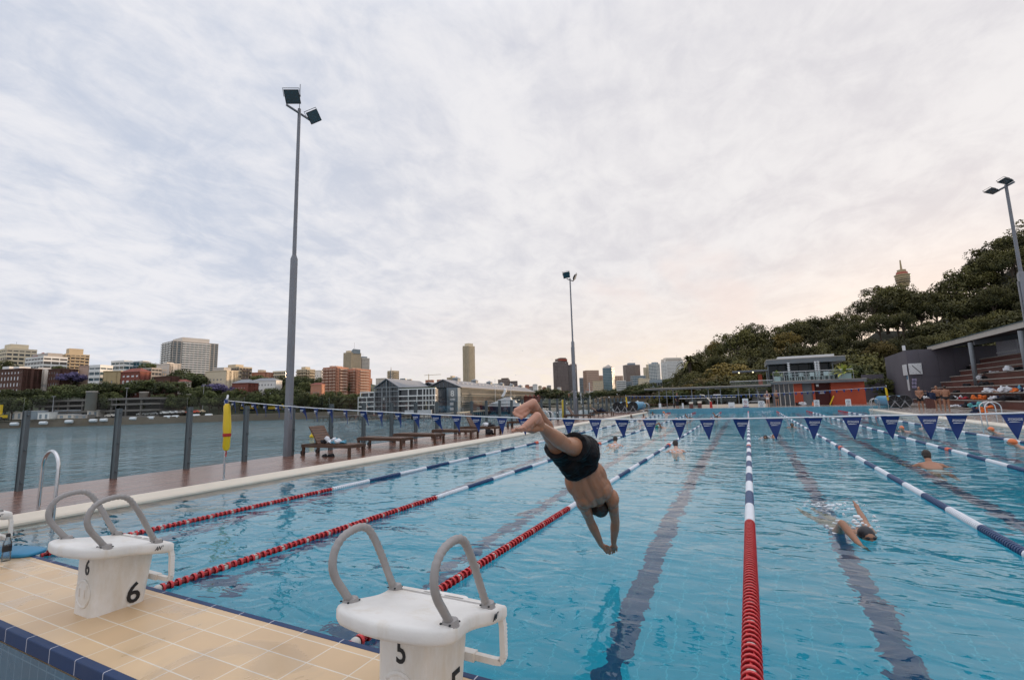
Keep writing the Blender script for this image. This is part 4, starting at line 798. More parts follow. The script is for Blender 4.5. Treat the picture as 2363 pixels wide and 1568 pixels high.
# ------------------------------------------------------------------ swimmers
def swimmer(p, heading, pose, cap, label, skin='skin_pale', trunks=None, splash=0):
    t = thing('person', label, 'person', (p.x, p.y, 0), heading, 'swimmers in the pool lanes'); b = MB(); X, Y = V((1, 0, 0)), V((0, 1, 0))
    if pose == 'breast': z0, z1, hz, hy = -.20, .015, .20, .06
    elif pose == 'head': z0, z1, hz, hy = -.35, -.05, .10, .04
    else: z0, z1, hz, hy = -.16, -.035, .005, .12
    b.loft([ring(V((0, -.72, z0)), X, V((0, 0, 1)), .155, .10), ring(V((0, -.5, z0*.7+z1*.3)), X, V((0, 0, 1)), .145, .095), ring(V((0, -.28, z0*.3+z1*.7)), X, V((0, 0, 1)), .18, .105), ring(V((0, -.14, z1)), X, V((0, 0, 1)), .19, .095), ring(V((0, -.06, z1+.01)), X, V((0, 0, 1)), .1, .07)])
    b.limb([(0, -.1, z1+.02), (0, hy, hz)], [.062, .056]); b.ell((0, hy+.03, hz+.03), (.074, 0, 0), (0, .105, 0), (0, 0, .095), 14, 9); b.cap((0, hy+.12, hz+.01), .012, (0, hy+.135, hz-.01), .013, 6, 3)
    for s in (-1, 1): b.limb([(s*.085, -.72, z0), (s*.11, -1.1, z0-.12), (s*.1, -1.5, z0-.15)], [.09, .06, .036]); b.limb([(s*.1, -1.5, z0-.15), (s*.1, -1.68, z0-.14)], [.034, .02])
    def arm(s, e, w_):
        sh = V((s*.175, -.16, z1+.005)); e, w_ = V(e), V(w_); b.limb([(s*.1, -.14, z1), sh, sh.lerp(e, .5), e], [.07, .066, .052, .042]); b.limb([e, e.lerp(w_, .3), w_], [.042, .044, .028]); d = (w_-e).normalized(); pm = w_+d*.07; b.cap(w_, .027, pm, .03); sd_ = d.orthogonal().normalized()
        for k in range(4): b.cap(pm+sd_*.02*(k-1.5), .011, pm+sd_*.022*(k-1.5)+d*(.085-.008*abs(k-1)), .009, 6, 2)
        b.cap(w_+d*.02+sd_*.02, .013, w_+d*.06+sd_*.045, .01, 6, 2)
    if pose == 'breast': arm(-1, (-.42, .02, -.12), (-.38, .3, -.2)); arm(1, (.42, .02, -.12), (.38, .3, -.2))
    elif pose == 'head': arm(-1, (-.35, .1, -.3), (-.3, .35, -.3)); arm(1, (.35, .1, -.3), (.3, .35, -.3))
    elif pose == 'reach': arm(1, (.24, .16, .17), (.18, .42, -.01)); arm(-1, (-.24, -.42, .05), (-.27, -.62, .16))
    elif pose == 'high': arm(1, (.34, -.16, .30), (.28, .14, .34)); arm(-1, (-.2, .2, -.1), (-.18, .5, -.15))
    elif pose == 'stroke': arm(-1, (-.33, -.1, .27), (-.3, .24, .10)); arm(1, (.2, .2, -.1), (.18, .5, -.15))
    obj('body', baked(b, 'body', [skin], .013, 3), t)
    b = MB()
    if cap == 'hair': b.ell((0, hy+.01, hz+.045), (.083, 0, 0), (0, .105, 0), (0, 0, .10), 14, 9); b.ell((0, hy-.055, hz-.0), (.07, 0, 0), (0, .05, 0), (0, 0, .075))
    else: b.ell((0, hy+.018, hz+.043), (.082, 0, 0), (0, .108, 0), (0, 0, .096), 16, 10)
    obj('hair' if cap == 'hair' else 'swim_cap', baked(b, 'hair', [cap], .01, 2), t)
    b = MB()
    for s in (-1, 1): b.ell((s*.032, hy+.125, hz+.035), (.022, 0, 0), (0, .012, 0), (0, 0, .015))
    b.tube([V((0, hy+.03, hz+.035))+X*(.086*math.cos(a))+Y*(.112*math.sin(a)) for a in [2*PI*k/16 for k in range(16)]], .005, 5, True); obj('goggles', b.mesh('goggles', 'black', True), t)
    if trunks:
        b = MB(); b.loft([ring(V((0, -.83, z0-.01)), X, V((0, 0, 1)), .165, .11), ring(V((0, -.7, z0)), X, V((0, 0, 1)), .168, .115), ring(V((0, -.58, z0*.8+z1*.2)), X, V((0, 0, 1)), .155, .108)]); obj('trunks', b.mesh('trunks', trunks, True), t)
    return t
def splash(p, rx, ry, seed, label, n=90, hgt=.12, rz=0):
    rr = random.Random(seed); b = MB(); n = int(n*1.1)
    for i in range(n):
        a = rr.uniform(0, 2*PI); q = rr.random()**.6; x, y = rx*q*math.cos(a), ry*q*math.sin(a); s = rr.uniform(.005, .03)*(1.25-q*.8); z = rr.random()**2.5*hgt*1.3
        b.ell((x, y, z), (s*rr.uniform(.8, 2), s*rr.uniform(-.5, .5), 0), (0, s*rr.uniform(.6, 1.2), 0), (0, 0, s*(.22 if z < .03 else .8)), 7, 5)
    me = b.mesh('water_splash', 'foam', True)
    for v in me.vertices: v.co += mnoise.noise_vector(v.co*30)*.012
    o = obj('water_splash', me, None, (p.x, p.y, 0), label, 'splash', None, 'stuff', rz)
sw = lambda x, y: gnd(x, y, .02)
swimmer(sw(2143, 1072), -.05, 'breast', 'hair', 'dark haired man swimming away in colourful white trunks near the right edge', 'skin_tan', 'briefs_white')
p_ = sw(1985, 1228); swimmer(p_, PI+.25, 'reach', 'cap_black', 'front crawl swimmer in a dark cap coming toward the camera', 'skin').location.z = -.015; splash(p_+V((-.12, .12, 0)), .35, .25, 1, 'white splash around the front crawl swimmer nearest the camera', 60, .14); splash(p_+V((-.1, 1.35, 0)), .5, .25, 2, 'kicked up foam behind the crawl swimmer nearest the camera', 70, .08)
p_ = sw(1560, 1040); swimmer(p_, .2, 'breast', 'hair', 'swimmer with dark hair seen from behind, right of the diver', 'skin_pale'); splash(p_+V((0, -.3, 0)), .5, .3, 3, 'foam around the dark haired swimmer right of the diver', 60, .06)
p_ = sw(1420, 1027); swimmer(p_, .1, 'breast', 'hair', 'swimmer with dark hair seen from behind, just above the diver shoulder', 'skin_pale'); splash(p_+V((0, -.3, 0)), .5, .3, 4, 'foam around the swimmer above the diver shoulder', 60, .06)
p_ = sw(1768, 1010); swimmer(p_, PI*.95, 'stroke', 'cap_black', 'crawl swimmer lifting an arm just right of the centre lane rope', 'skin_tan'); splash(p_, .6, .4, 5, 'foam around the crawl swimmer right of the centre rope', 80, .08)
p_ = sw(1828, 985); swimmer(p_, PI, 'head', 'cap_black', 'dark head in the water between two pennants, right of the centre rope', 'skin_tan')
for i, (x, y, pz_, lb) in enumerate([(2083, 994, 'head', 'orange capped swimmer farthest left of the orange caps'), (2134, 988, 'head', 'orange capped swimmer half hidden beside a pennant'), (2292, 998, 'head', 'orange capped swimmer between two pennants near the right wall'), (2345, 1030, 'head', 'orange capped swimmer with dark goggles at the right edge')]):
    swimmer(sw(x, y), [2.6, 2.8, 1.9, 1.45][i], pz_, 'cap_orange', lb, 'skin_pale')
p_ = sw(*c4(1720, 1010)); splash(p_, .9, .7, 6, 'tall white splash between pennants near the right wall', 160, .5)
swimmer(sw(*c3(1745, 915)), PI, 'high', 'cap_black', 'far crawl swimmer with raised arm left of the centre rope end', 'skin_tan'); swimmer(sw(*c3(1985, 905)), PI*.9, 'high', 'cap_black', 'far crawl swimmer with raised arm closest to the centre rope end', 'skin_tan')
swimmer(sw(*c3(1235, 905)), PI, 'head', 'hair', 'dark haired head in the far left lane, leftmost of the far bathers', 'skin_tan'); swimmer(sw(*c3(1342, 900)), PI, 'head', 'hair', 'dark haired head beside the end wall, second of the far bathers', 'skin_tan'); swimmer(sw(*c3(1420, 878)), PI, 'head', 'cap_black', 'dark head against the end wall, third of the far bathers', 'skin_tan')
swimmer(sw(*c3(1525, 885)), 1.5, 'breast', 'cap_orange', 'swimmer in pink resting along the far end wall', 'skin_pale'); swimmer(sw(*c3(1480, 995)), 1.4, 'stroke', 'cap_green', 'swimmer in a green cap stretching an arm behind a pennant', 'skin_tan')
swimmer(sw(*c3(1310, 935)), PI, 'stroke', 'cap_orange', 'small crawl swimmer beyond the pennants in the second lane from the left', 'skin_pale')
splash(sw(*c4(110, 860)), 1.2, .8, 9, 'broad foam patch near the far end right of the centre rope', 120, .1)
# ------------------------------------------------------------------ cover reels
def reel(x, y, label, L=4.5, R=.5):
    t = thing('cover_reel', label, 'pool cover reel', (x, y, .15), 0, 'pool cover reels at the far end')
    mb = MB(); mb.lathe([(R*.9, .06), (R*.96, .3), (R*.93, 1.2), (R*.97, 2.2), (R*.92, 3.4), (R*.9, L)], (0, 0, R+.12), (0, 1, 0), 20); obj('rolled_cover', shade(mb.mesh('rolled_cover', 'reel_blue'), .8), t)
    mb = MB(); mb.lathe([(R, .05), (R*1.02, .02), (R*1.02, -.02), (R*.94, -.03), (R*.90, -.02), (R*.2, -.03)], (0, 0, R+.12), (0, 1, 0), 24); obj('end_disc', shade(mb.mesh('end_disc', 'black'), .6), t)
    mb = MB()
    for k in range(6): a = k*PI/3+.3; mb.beam((0, -.05, R+.12), (math.cos(a)*R*.9, -.05, R+.12+math.sin(a)*R*.9), .014, .01, (0, 1, 0))
    mb.lathe([(.09, -.06), (.09, 0)], (0, 0, R+.12), (0, 1, 0), 10); mb.tube([(math.cos(a)*R*1.05, -.05, R+.12+math.sin(a)*R*1.05) for a in [PI*k/12 for k in range(13)]], .010, 6); mb.build('spoke_frame', 'grey_metal', t)
    for yy in (-.08, L-.1):
        mb = MB(); mb.beam((-.38, yy, .02), (0, yy, R+.1), .05, .05); mb.beam((.38, yy, .02), (0, yy, R+.1), .05, .05); mb.beam((-.42, yy, .04), (.42, yy, .04), .05, .05); mb.build('stand', 'galv', t)
for q, lb in (((1115, 832), 'blue pool cover reel with black end disc, leftmost of the far left three'), ((1178, 831), 'blue pool cover reel with black end disc, middle of the far left three'), ((1250, 830), 'blue pool cover reel with black end disc, right one of the far left three')):
    p_ = atY(*c3(*q), 46.8); reel(p_.x, 46.8, lb)
for q, lb in (((1240, 785), 'blue pool cover reel with black end disc, left one on the right deck'), ((1327, 785), 'blue pool cover reel with black end disc, right one by the grey wall')):
    p_ = atY(*c4(*q), 48.8); reel(p_.x, 48.8, lb, 5)
# far pennants
FL = [(-11.0, 45.6, 1.84), (-4, 45.6, 1.70), (1.2, 45.6, 1.695), (6.5, 45.6, 1.85), (10.25, 45.6, 2.02)]
LF2 = spline(FL, 0); MB().tube([LF2(-11+i*21.25/60) for i in range(61)], .014, 5).build('pennant_line', 'cord_white', None, True, label='white cord carrying the far row of small pennants before the end wall', cat='cord')
SMALL = pennant_mesh(.01, .01, .2, .28)
for i in range(48):
    x = -10.4+i*.43; p_ = LF2(x); obj('pennant', SMALL, None, p_, 'small blue pennant, %s from the left on the far cord' % ordn(i), 'pennant', 'blue pennants on the far cord')
flag_pole(-11.0, 45.6, .15, 1.86, 'thin steel pole at the far left holding the far pennant cord'); rescue_tube((-10.95, 45.5, 1.78), 'yellow rescue tube hanging on the far left pole by the reels', 1.05)
flag_pole(10.25, 45.6, .15, 2.05, 'thin steel pole on the right deck holding the far pennant cord'); rescue_tube((10.2, 45.5, 1.95), 'yellow rescue tube hanging on the far right pole before the reels', 1.05)
# signs on the far deck
def sign(f, x0, x1, y0, y1, label, deco=0, Y=50.9, base=.385):
    a, b = atY(*f(x0, y0), Y), atY(*f(x1, y1), Y); w_, h_ = b.x-a.x, a.z-base
    t = thing('notice_board', label, 'sign', ((a.x+b.x)/2, Y, base), 0, 'white notice boards on the far deck'); mb = MB(); mb.box(-w_/2, w_/2, -.02, .02, .02, h_); mb.build('panel', 'sign_white', t, bevel=.012)
    mb = MB(); mb.box(-w_/2, -w_/2+.05, -.12, .14, 0, .04); mb.box(w_/2-.05, w_/2, -.12, .14, 0, .04); mb.build('foot', 'sign_white', t)
    c = h_*.62; r = min(w_, h_)*.30
    if deco in (1, 2):
        mb = MB(); mb.lathe([(r, 0), (r, .006), (r*.82, .006), (r*.82, 0)], (0, -.022, c), (0, -1, 0), 24, True)
        if deco == 1: mb.obox((0, -.026, c), (1, 0, -1), (0, 1, 0), (1, 0, 1), r*.9, .003, r*.09)
        mb.build('emblem', 'sign_red' if deco == 1 else 'sign_ink', t)
        mb = MB(); mb.ball((0, -.024, c+r*.3), r*.2, 8, 6); mb.obox((0, -.025, c-r*.15), (1, 0, -.7), (0, 1, 0), (.7, 0, 1), r*.45, .003, r*.12); mb.build('pictogram', 'sign_ink', t)
    mb = MB()
    for k in range(3): mb.box(-w_*.3, w_*.3*(1-.2*k), -.024, -.0205, h_*(.26-.07*k), h_*(.29-.07*k))
    mb.build('text_lines', 'sign_red' if deco == 1 else 'sign_ink', t)
    if deco == 1: mb = MB(); mb.box(-w_/2-.02, w_/2+.02, -.16, .16, -.0, .08); mb.build('base', 'flag_blue', t)
for a in ((c3, 1472, 1497, 787, 838, 'narrow white notice board, leftmost on the far deck'), (c3, 1673, 1691, 785, 822, 'narrow white notice board behind the pennants right of the walking person'), (c3, 2076, 2135, 778, 824, 'wide white notice board left of the no diving sign'), (c3, 2197, 2256, 745, 822, 'tall white no diving sign with red circle on a blue base', 1), (c4, 50, 112, 768, 818, 'white notice board beside the man in white briefs', 2), (c4, 533, 588, 757, 806, 'white notice board with round emblem before the dark red doorway', 2), (c4, 808, 862, 750, 800, 'white notice board with round emblem before the right orange wall', 2)): sign(*a)
# ------------------------------------------------------------------ pavilion
YP = 58
X4 = lambda x, y=700, Y=YP: atY(*c4(x, y), Y).x
Z4 = lambda x, y, Y=YP: atY(*c4(x, y), Y).z
pv = thing('pavilion', 'two storey cafe pavilion with orange lower walls and glass upper floor', 'building', (6.5, YP, .38)); ox, oy, oz = 6.5, YP, .38
def pb(name, mk, x0, x1, y0, y1, z0, z1, par=None, **k):
    mb = MB(); mb.box(x0-ox, x1-ox, y0-oy, y1-oy, z0-oz, z1-oz); return mb.build(name, mk, par or pv, **k)
zs0, zs1 = Z4(560, 610), Z4(560, 583); xl, xr = X4(185), X4(985)
a, b = X4(365), X4(440); pb('orange_wall', 'orange_wall', a, b, YP, YP+.3, .38, zs0); pb('orange_wall', 'orange_wall', X4(690), xr, YP, YP+8, .38, zs0); pb('orange_wall', 'orange_wall', X4(528), X4(547), YP, YP+.3, .38, zs0)
pb('service_door', 'grey_metal', X4(440), X4(528), YP+.35, YP+.45, .38, zs0); pb('dark_red_recess', 'rope_red', X4(547), X4(690), YP+.9, YP+1.0, .38, zs0).data.materials[0] = mm('deep_red', (.10, .016, .012), .6, .1)
pb('recess_sign', 'sign_white', X4(597), X4(640), YP+.86, YP+.895, Z4(600, 702), Z4(600, 688)); pb('inner_wall', 'wall_purple', xl+.2, xr-.05, YP+2, YP+7.9, .38, zs0-.01)
gx0, gx1 = X4(200), X4(365)
gl = pb('glass_doors', 'win_dark', gx0, gx1, YP+.1, YP+.16, .38, zs0)
for k in range(5): x = gx0+(gx1-gx0)*k/4; pb('door_frame', 'pale', x-.035, x+.035, YP+.04, YP+.1, .38, zs0, gl)
pb('door_blind', 'cream', gx0+.1, gx1-.7, YP+.17, YP+.2, 1.2, zs0-.1, gl); pb('post', 'slab_grey', xl, xl+.14, YP, YP+.15, .38, zs0)
pb('terrace_slab', 'slab_grey', xl-.15, xr+.1, YP-.7, YP+8.2, zs0, zs1-.06); pb('slab_edge', 'fascia', xl-.17, xr+.12, YP-.72, YP+8.2, zs1-.06, zs1)
zr0, zr1 = Z4(400, 437), Z4(400, 392); ux0, ux1 = X4(125, 440), X4(808, 400)
pb('roof_slab', 'slab_grey', ux0, ux1, YP-.2, YP+7, zr0, zr1-.08); pb('roof_edge', 'fascia', ux0-.03, ux1+.03, YP-.23, YP+7, zr1-.08, zr1)
pb('roof_light', 'roof_white', X4(225, 380), X4(725, 380), YP+.8, YP+4, zr1, zr1+.28)
uw = pb('upper_glass', 'pavilion_glass', X4(135, 440), X4(700, 440), YP+1.6, YP+6, zs1, zr0)
for k in range(7): x = X4(135, 440)+(X4(700, 440)-X4(135, 440))*k/6; pb('mullion', 'dark_metal', x-.03, x+.03, YP+1.54, YP+1.6, zs1, zr0, uw)
for x in (X4(130, 440)+.05, X4(700, 440)): pb('roof_post', 'slab_grey', x-.06, x+.06, YP+.2, YP+.34, zs1, zr0)
bx0, bx1 = X4(180, 560), X4(868, 520); zb = Z4(500, 507)
bl = pb('balustrade', 'balustrade', bx0, bx1, YP-.62, YP-.60, zs1, zb); pb('top_rail', 'cord_white', bx0, bx1, YP-.64, YP-.58, zb, zb+.05, bl)
for k in range(8): x = bx0+(bx1-bx0)*k/7; pb('rail_post', 'galv', x-.02, x+.02, YP-.63, YP-.59, zs1, zb, bl)
for q in (318, 553, 577):
    x = X4(q, 500); mb = MB()
    for k in range(9): z = zs1+.35+k*(zr0-zs1-.2)/9; mb.lathe([(.09, 0), (.15, .05), (.15, .08), (.09, .13)], (0, 0, z-oz+.0-.38+.38), (.12, 0, 1), 10)
    mb.lathe([(.05, zs1-oz), (.05, zr0-oz)], n=8); o = mb.build('striped_column', 'sign_white', pv, True, (x-ox, -.15, 0))
tt = pb('wall_lamp', 'sign_white', X4(563), X4(585), YP-.1, YP, Z4(570, 640), Z4(570, 620))
# terrace furniture
CH_ = MB(); CH_.box(-.22, .22, -.22, .22, .42, .46); CH_.box(-.22, .22, .18, .22, .46, .86)
for sx in (-.2, .2):
    for sy in (-.2, .2): CH_.box(sx-.02, sx+.02, sy-.02, sy+.02, 0, .42)
CHM = CH_.mesh('terrace_chair', 'sign_white'); TBM = MB().box(-.4, .4, -.4, .4, .71, .75).box(-.03, .03, -.03, .03, .03, .71).box(-.25, .25, -.25, .25, 0, .03).mesh('terrace_table', 'sign_white')
for i, q in enumerate((255, 345, 400, 455, 520, 595, 650, 690)):
    o = obj('terrace_chair', CHM, None, (X4(q, 560, YP+.1), YP+.1+.2*(i % 2), zs1+.004), 'white terrace chair, %s from the left behind the glass balustrade' % ORD[i], 'chair', 'white terrace chairs'); o.rotation_euler = (0, 0, [.5, 2.2, -1.2, .9, -.3, 1.6, 2.8, .2][i])
for i, q in enumerate((300, 375, 490, 625)): obj('terrace_table', TBM, None, (X4(q, 560, YP+.7), YP+.75, zs1+.004), 'white terrace table, %s from the left on the cafe terrace' % ORD[i], 'table', 'white terrace tables')
def palm_crown(n, L, w, seed, droop=.6, up=.9):
    rr = random.Random(seed); vs, fs, tn = [], [], []
    for i in range(n):
        a = 2*PI*i/n+rr.uniform(-.2, .2); el = rr.uniform(.1, up); l_ = L*rr.uniform(.75, 1.1); px_, pz_ = 0, 0; N = 7; prev = None; tone = rr.random()
        for k in range(N+1):
            t = k/N; r = l_*t*math.cos(el)*(1-.15*t); z = l_*(t*math.sin(el)-droop*t*t); ww = w*math.sin(PI*min(1, .12+t*.9))
            ca, sa = math.cos(a), math.sin(a); o = len(vs); vs += [(r*ca-ww*sa, r*sa+ww*ca, z-.25*ww), (r*ca, r*sa, z), (r*ca+ww*sa, r*sa-ww*ca, z-.25*ww)]
            if k: fs += [(o-3, o, o+1, o-2), (o-2, o+1, o+2, o-1)]; tn += [tone]*2
    return vs, fs, tn
def leaf_mesh(name, vs, fs, tn, mk):
    me = bpy.data.meshes.new(name); me.from_pydata(vs, [], fs); at = me.attributes.new('tone', 'FLOAT', 'FACE'); at.data.foreach_set('value', tn); me.materials.append(M[mk]); me.update(); return me
def potted(x0, x1, y0, y1, top, label, n, seed, Y=YP-.2):
    w_ = X4(x1, 560, Y)-X4(x0, 560, Y); h_ = Z4(x0, y0, Y)-zs1; x = (X4(x0, 560, Y)+X4(x1, 560, Y))/2
    t = thing('potted_palm', label, 'plant', (x, Y, zs1+.004)); MB().loft([rrect(-w_/2*.95, w_/2*.95, -.25, .25, .03, 0), rrect(-w_/2, w_/2, -.28, .28, .03, h_)]).build('pot', 'pot_white', t)
    L = (Z4(x0, top, Y)-zs1-h_); me = leaf_mesh('fronds', *palm_crown(n, max(L*1.35, w_*.9), .16, seed, .4, 1.3), 'leaf_palm'); obj('fronds', me, t, (0, 0, h_))
potted(187, 245, 555, 600, 480, 'small palm in a square white pot at the left end of the terrace', 16, 1); potted(745, 862, 530, 575, 405, 'large yellow green palm in a long white planter at the right end of the terrace', 30, 2)
# left canopy, upper deck and stairs
cx0, cx1 = atY(*c3(1345, 667), 57).x, xl-.2; zc_ = atY(*c3(2000, 652), 57).z
cn = thing('canopy', 'long flat grey canopy on slim columns left of the pavilion', 'canopy', (cx0, 57, .15))
def cb(name, mk, x0, x1, y0, y1, z0, z1, par=None, base=None):
    c = base or cn; L_ = c.location; mb = MB(); mb.box(x0-L_.x, x1-L_.x, y0-L_.y, y1-L_.y, z0-L_.z, z1-L_.z); return mb.build(name, mk, par or c)
cb('canopy_roof', 'slab_grey', cx0, cx1, 57, 60.5, zc_, zc_+.2); cb('gutter', 'fascia', cx0, cx1, 56.94, 57, zc_+.14, zc_+.22)
for q in (1475, 1540, 1597, 1760, 1905, 2010, 2165, 2330): x = atY(*c3(q, 700), 57.3).x; cb('column', 'grey_metal', x-.05, x+.05, 57.3, 57.4, .38 if x > -10 else .15, zc_)
for q in (1490, 1608, 1820, 1985): x = atY(*c3(q, 690), 58).x; cb('strip_light', 'sign_white', x-.28, x+.28, 58, 58.2, zc_-.12, zc_-.06)
up = thing('upper_canopy', 'thin upper canopy with two lit lamps beside the pavilion', 'canopy', (1.0, 57, zc_+.2)); ux = atY(*c3(2110, 515), 57); ue = X4(110, 490, 57)
cb('canopy_roof', 'slab_grey', ux.x, ue+.3, 57, 60, ux.z-.03, ux.z+.12, base=up)
for q in (2170, 2292): x = atY(*c3(q, 520), 57.2).x; mb = MB(); mb.lathe([(.03, .1), (.09, 0), (.0, 0)], (x-1.0, .3, ux.z-.14-up.location.z), n=10); mb.build('lamp', 'lamp_lit', up)
cb('upper_rail', 'cord_white', atY(*c3(2090, 600), 57).x, xl, 57.0, 57.04, atY(*c3(2230, 594), 57).z, atY(*c3(2230, 594), 57).z+.05, base=up); cb('glass_guard', 'balustrade', atY(*c3(2090, 600), 57).x, xl, 57.0, 57.015, zc_+.21, atY(*c3(2230, 594), 57).z, base=up); cb('orange_post', 'orange_wall', X4(65), X4(100), 58, 58.3, zc_+.2, zc_+1.4, base=up)
cb('support_post', 'grey_metal', ue+.1, ue+.2, 57.3, 57.4, zc_+.2, ux.z, base=up)
stt = thing('staircase', 'open steel staircase with white rails between canopy and pavilion', 'stairs', (atY(*c3(2330, 800), 57.8).x, 57.8, .38)); mb = MB()
for k in range(12): mb.box(-.75+k*.07, .55+k*.07, .1+k*.22, .36+k*.22, k*.19, k*.19+.05)
mb.build('treads', 'galv', stt); mb = MB(); mb.tube([(-.7, 0, .9), (-.7, 0, 2.0), (.1, 0, 2.0), (.3, 0, .9), (.8, 0, .85)], .03, 6); mb.tube([(-1.6, -1, 0), (-.7, -1, .55), (.6, -1, .6)], .025, 6); mb.build('stair_rail', 'cord_white', stt)
# far low fence and furniture along the wading pool
fr = thing('glass_barrier', 'low glass barrier with white top rail behind the far deck', 'fence', (-3.2, 55, .38)); x0, x1 = atY(*c3(1650, 765), 55).x+3.2, atY(*c3(2150, 745), 55).x+3.2
MB().box(x0, x1, -.01, .01, .05, 1.0).build('glass', 'balustrade', fr); MB().tube([(x0, 0, 1.05), (x1, 0, 1.09)], .03, 6).build('top_rail', 'cord_white', fr)
wl = thing('low_wall', 'low pale wall round the far wading pool', 'wall', (-1.5, 54, .38)); MB().box(-3.2, 3.4, 0, .4, 0, .32).build('wall_body', 'coping', wl)
t = thing('pool_hoist', 'pale curved pool hoist arm on a red base on the far deck', 'hoist', (atY(*c3(1928, 800), 52).x, 52, .385)); mb = MB(); b0 = atY(*c3(1925, 775), 52); b1 = atY(*c3(1828, 712), 52)
pts = [(0, 0, b0.z-.385), (-.18, 0, b0.z+.28-.385), ((b1.x-b0.x)*.6, 0, b1.z-.05-.385), (b1.x-b0.x, 0, b1.z+.03-.385)]; mb.tube(pts, [.07, .06, .05, .035], 8); mb.build('arm', 'coping', t, True); MB().loft([rrect(-.14, .14, -.12, .12, .04, 0), rrect(-.1, .1, -.1, .1, .04, b0.z-.385+.05)]).build('base', 'red', t)
for i, q in enumerate(((1757, 830, 775), (1832, 822, 768))):
    g0 = atY(*c3(q[0], q[1]), 51.3+i); t = thing('litter_bin', ['brown litter bin with pale lid, left of the curved hoist', 'brown litter bin nearest the curved hoist'][i], 'bin', (g0.x, 51.3+i, .385), 0, 'brown bins on the far deck'); h_ = atY(*c3(q[0], q[2]), 51.3+i).z-.385; MB().box(-.18, .18, -.15, .15, 0, h_*.7).build('bin_body', 'bench_brown', t, bevel=.02); MB().box(-.2, .2, -.17, .17, h_*.72, h_).build('lid', 'coping', t, bevel=.03)
mb = MB(); mb.lathe([(.025, 0), (.02, 1.35)], n=8); mb.tube([(-.35, 0, 1.36), (.35, 0, 1.36)], .05, 6); p_ = atY(*c3(1985, 800), 53); mb.build('shower_post', 'cord_white', None, False, (p_.x, 53, .385), label='slim white shower post with crossbar on the far deck', cat='shower')
t = thing('garden_table', 'low dark bench near the far left canopy columns', 'bench', (atY(*c3(1500, 825), 55).x, 55, .38)); MB().box(-1.6, 1.6, -.2, .2, .40, .45).build('seat', 'bench_brown', t)
for s in (-1.4, 1.4): MB().box(s-.04, s+.04, -.18, .18, 0, .40).build('leg', 'dark_metal', t)
heap('clothes_pile', 'white towel and dark bag at the foot of the orange wall', 'clothes', (X4(415, 795), 57.4, .38), (.9, .5, .45), ['cloth_black', 'cloth_white'], 21)
mb = MB(); mb.obox((0, 0, .48), (.45, 0, 1), (0, 1, 0), (-1, 0, .45), .5, .16, .05); mb.build('caution_board', 'yellow', None, False, (X4(683, 770), 57.2, .38), bevel=.02, label='yellow caution board leaning by the dark red doorway', cat='sign')
mb = MB(); mb.lathe([(.16, 0), (.16, .02), (.11, .02), (.03, .36), (.0, .37)], n=12); mb.build('traffic_cone', 'cap_orange', None, True, (X4(519, 790), 57, .385), label='small orange cone before the dark service door', cat='cone')
# ------------------------------------------------------------------ grey wall building with clock, bleachers, roof
gw = thing('grey_building', 'purple grey panelled building with the pool clock on its corner', 'building', (15.8, 62, .15)); A_ = V((0, 0)); b_ = atY(*c4(1182, 640), 74); Hh = atY(*c4(1335, 325), 62).z-.15
mb = MB(); pl = [(0, 0), (13, 0), (13, 16), (b_.x-15.8, 12)]; mb.prism(pl, -.2, Hh); mb.build('wall', 'wall_purple', gw)
mb = MB()
for x in (1.05, 2.6, 3.9, 5.2): mb.box(x-.01, x+.01, -.006, 0, 0, Hh)
mb.box(0, 13, -.006, 0, Hh*.50, Hh*.50+.02); mb.build('panel_joints', 'roof_dark', gw)
MB().box(-.12, .1, .3, .6, Hh, Hh+.55).build('roof_vent', 'sign_white', gw)
mb = MB(); mb.box(4.75, 4.95, -.2, 0, 3.2, 3.85); mb.build('loudspeaker', 'black', gw)
z0, z1 = atY(*c4(1400, 535), 62).z-.15, atY(*c4(1400, 440), 62).z-.15; w_ = atY(*c4(1472, 480), 62).x-15.8
ck = thing('pool_clock', 'large white pace clock on the corner of the grey building', 'clock', (15.8, 62, .15)); MB().box(.06, w_, -.14, -.02, z0, z1).build('dial', 'sign_white', ck); cmid = (w_/2+.03, (z0+z1)/2)
dv = (b_.x-15.8)/12; nl = V((-1, dv, 0)).normalized(); dl = V((dv, 1, 0)).normalized(); cc = dl*.9+nl*.1; MB().obox((cc.x, cc.y, (z0+z1)/2-.05), dl, nl, (0, 0, 1), .8, .05, (z1-z0)/2).build('side_dial', 'sign_white', ck)
mb = MB(); R = (z1-z0)*.46
for k in range(12): a = k*PI/6; mb.obox((cmid[0]+math.cos(a)*R*.92, -.145, cmid[1]+math.sin(a)*R*.92), (math.cos(a), 0, math.sin(a)), (0, 1, 0), (-math.sin(a), 0, math.cos(a)), R*.07, .004, R*.03)
mb.build('minute_marks', 'sign_ink', ck); mb = MB(); mb.obox((cmid[0]+.08, -.152, cmid[1]-.05), (.62, 0, -.78), (0, 1, 0), (.78, 0, .62), R*.98, .004, .035); mb.build('hand', 'roof_dark', ck)
for i in range(3):
    a, b = atY(*c4(1388, 570+i*30), 62), atY(*c4(1430, 592+i*30), 62); t = thing('wall_notice', 'small lilac notice on the grey wall, %s from the top' % ORD[i], 'sign', (a.x, 61.97, b.z), 0, 'lilac notices under the clock'); MB().box(0, b.x-a.x, 0, .02, 0, a.z-b.z).build('panel', mm('lilac', (.42, .36, .52), .6, .1) if not i else 'lilac', t)
    mb = MB(); [mb.box(.1, b.x-a.x-.1, -.004, -.001, .1+k*.14, .15+k*.14) for k in range(3)]; mb.build('text_lines', 'sign_ink', t)
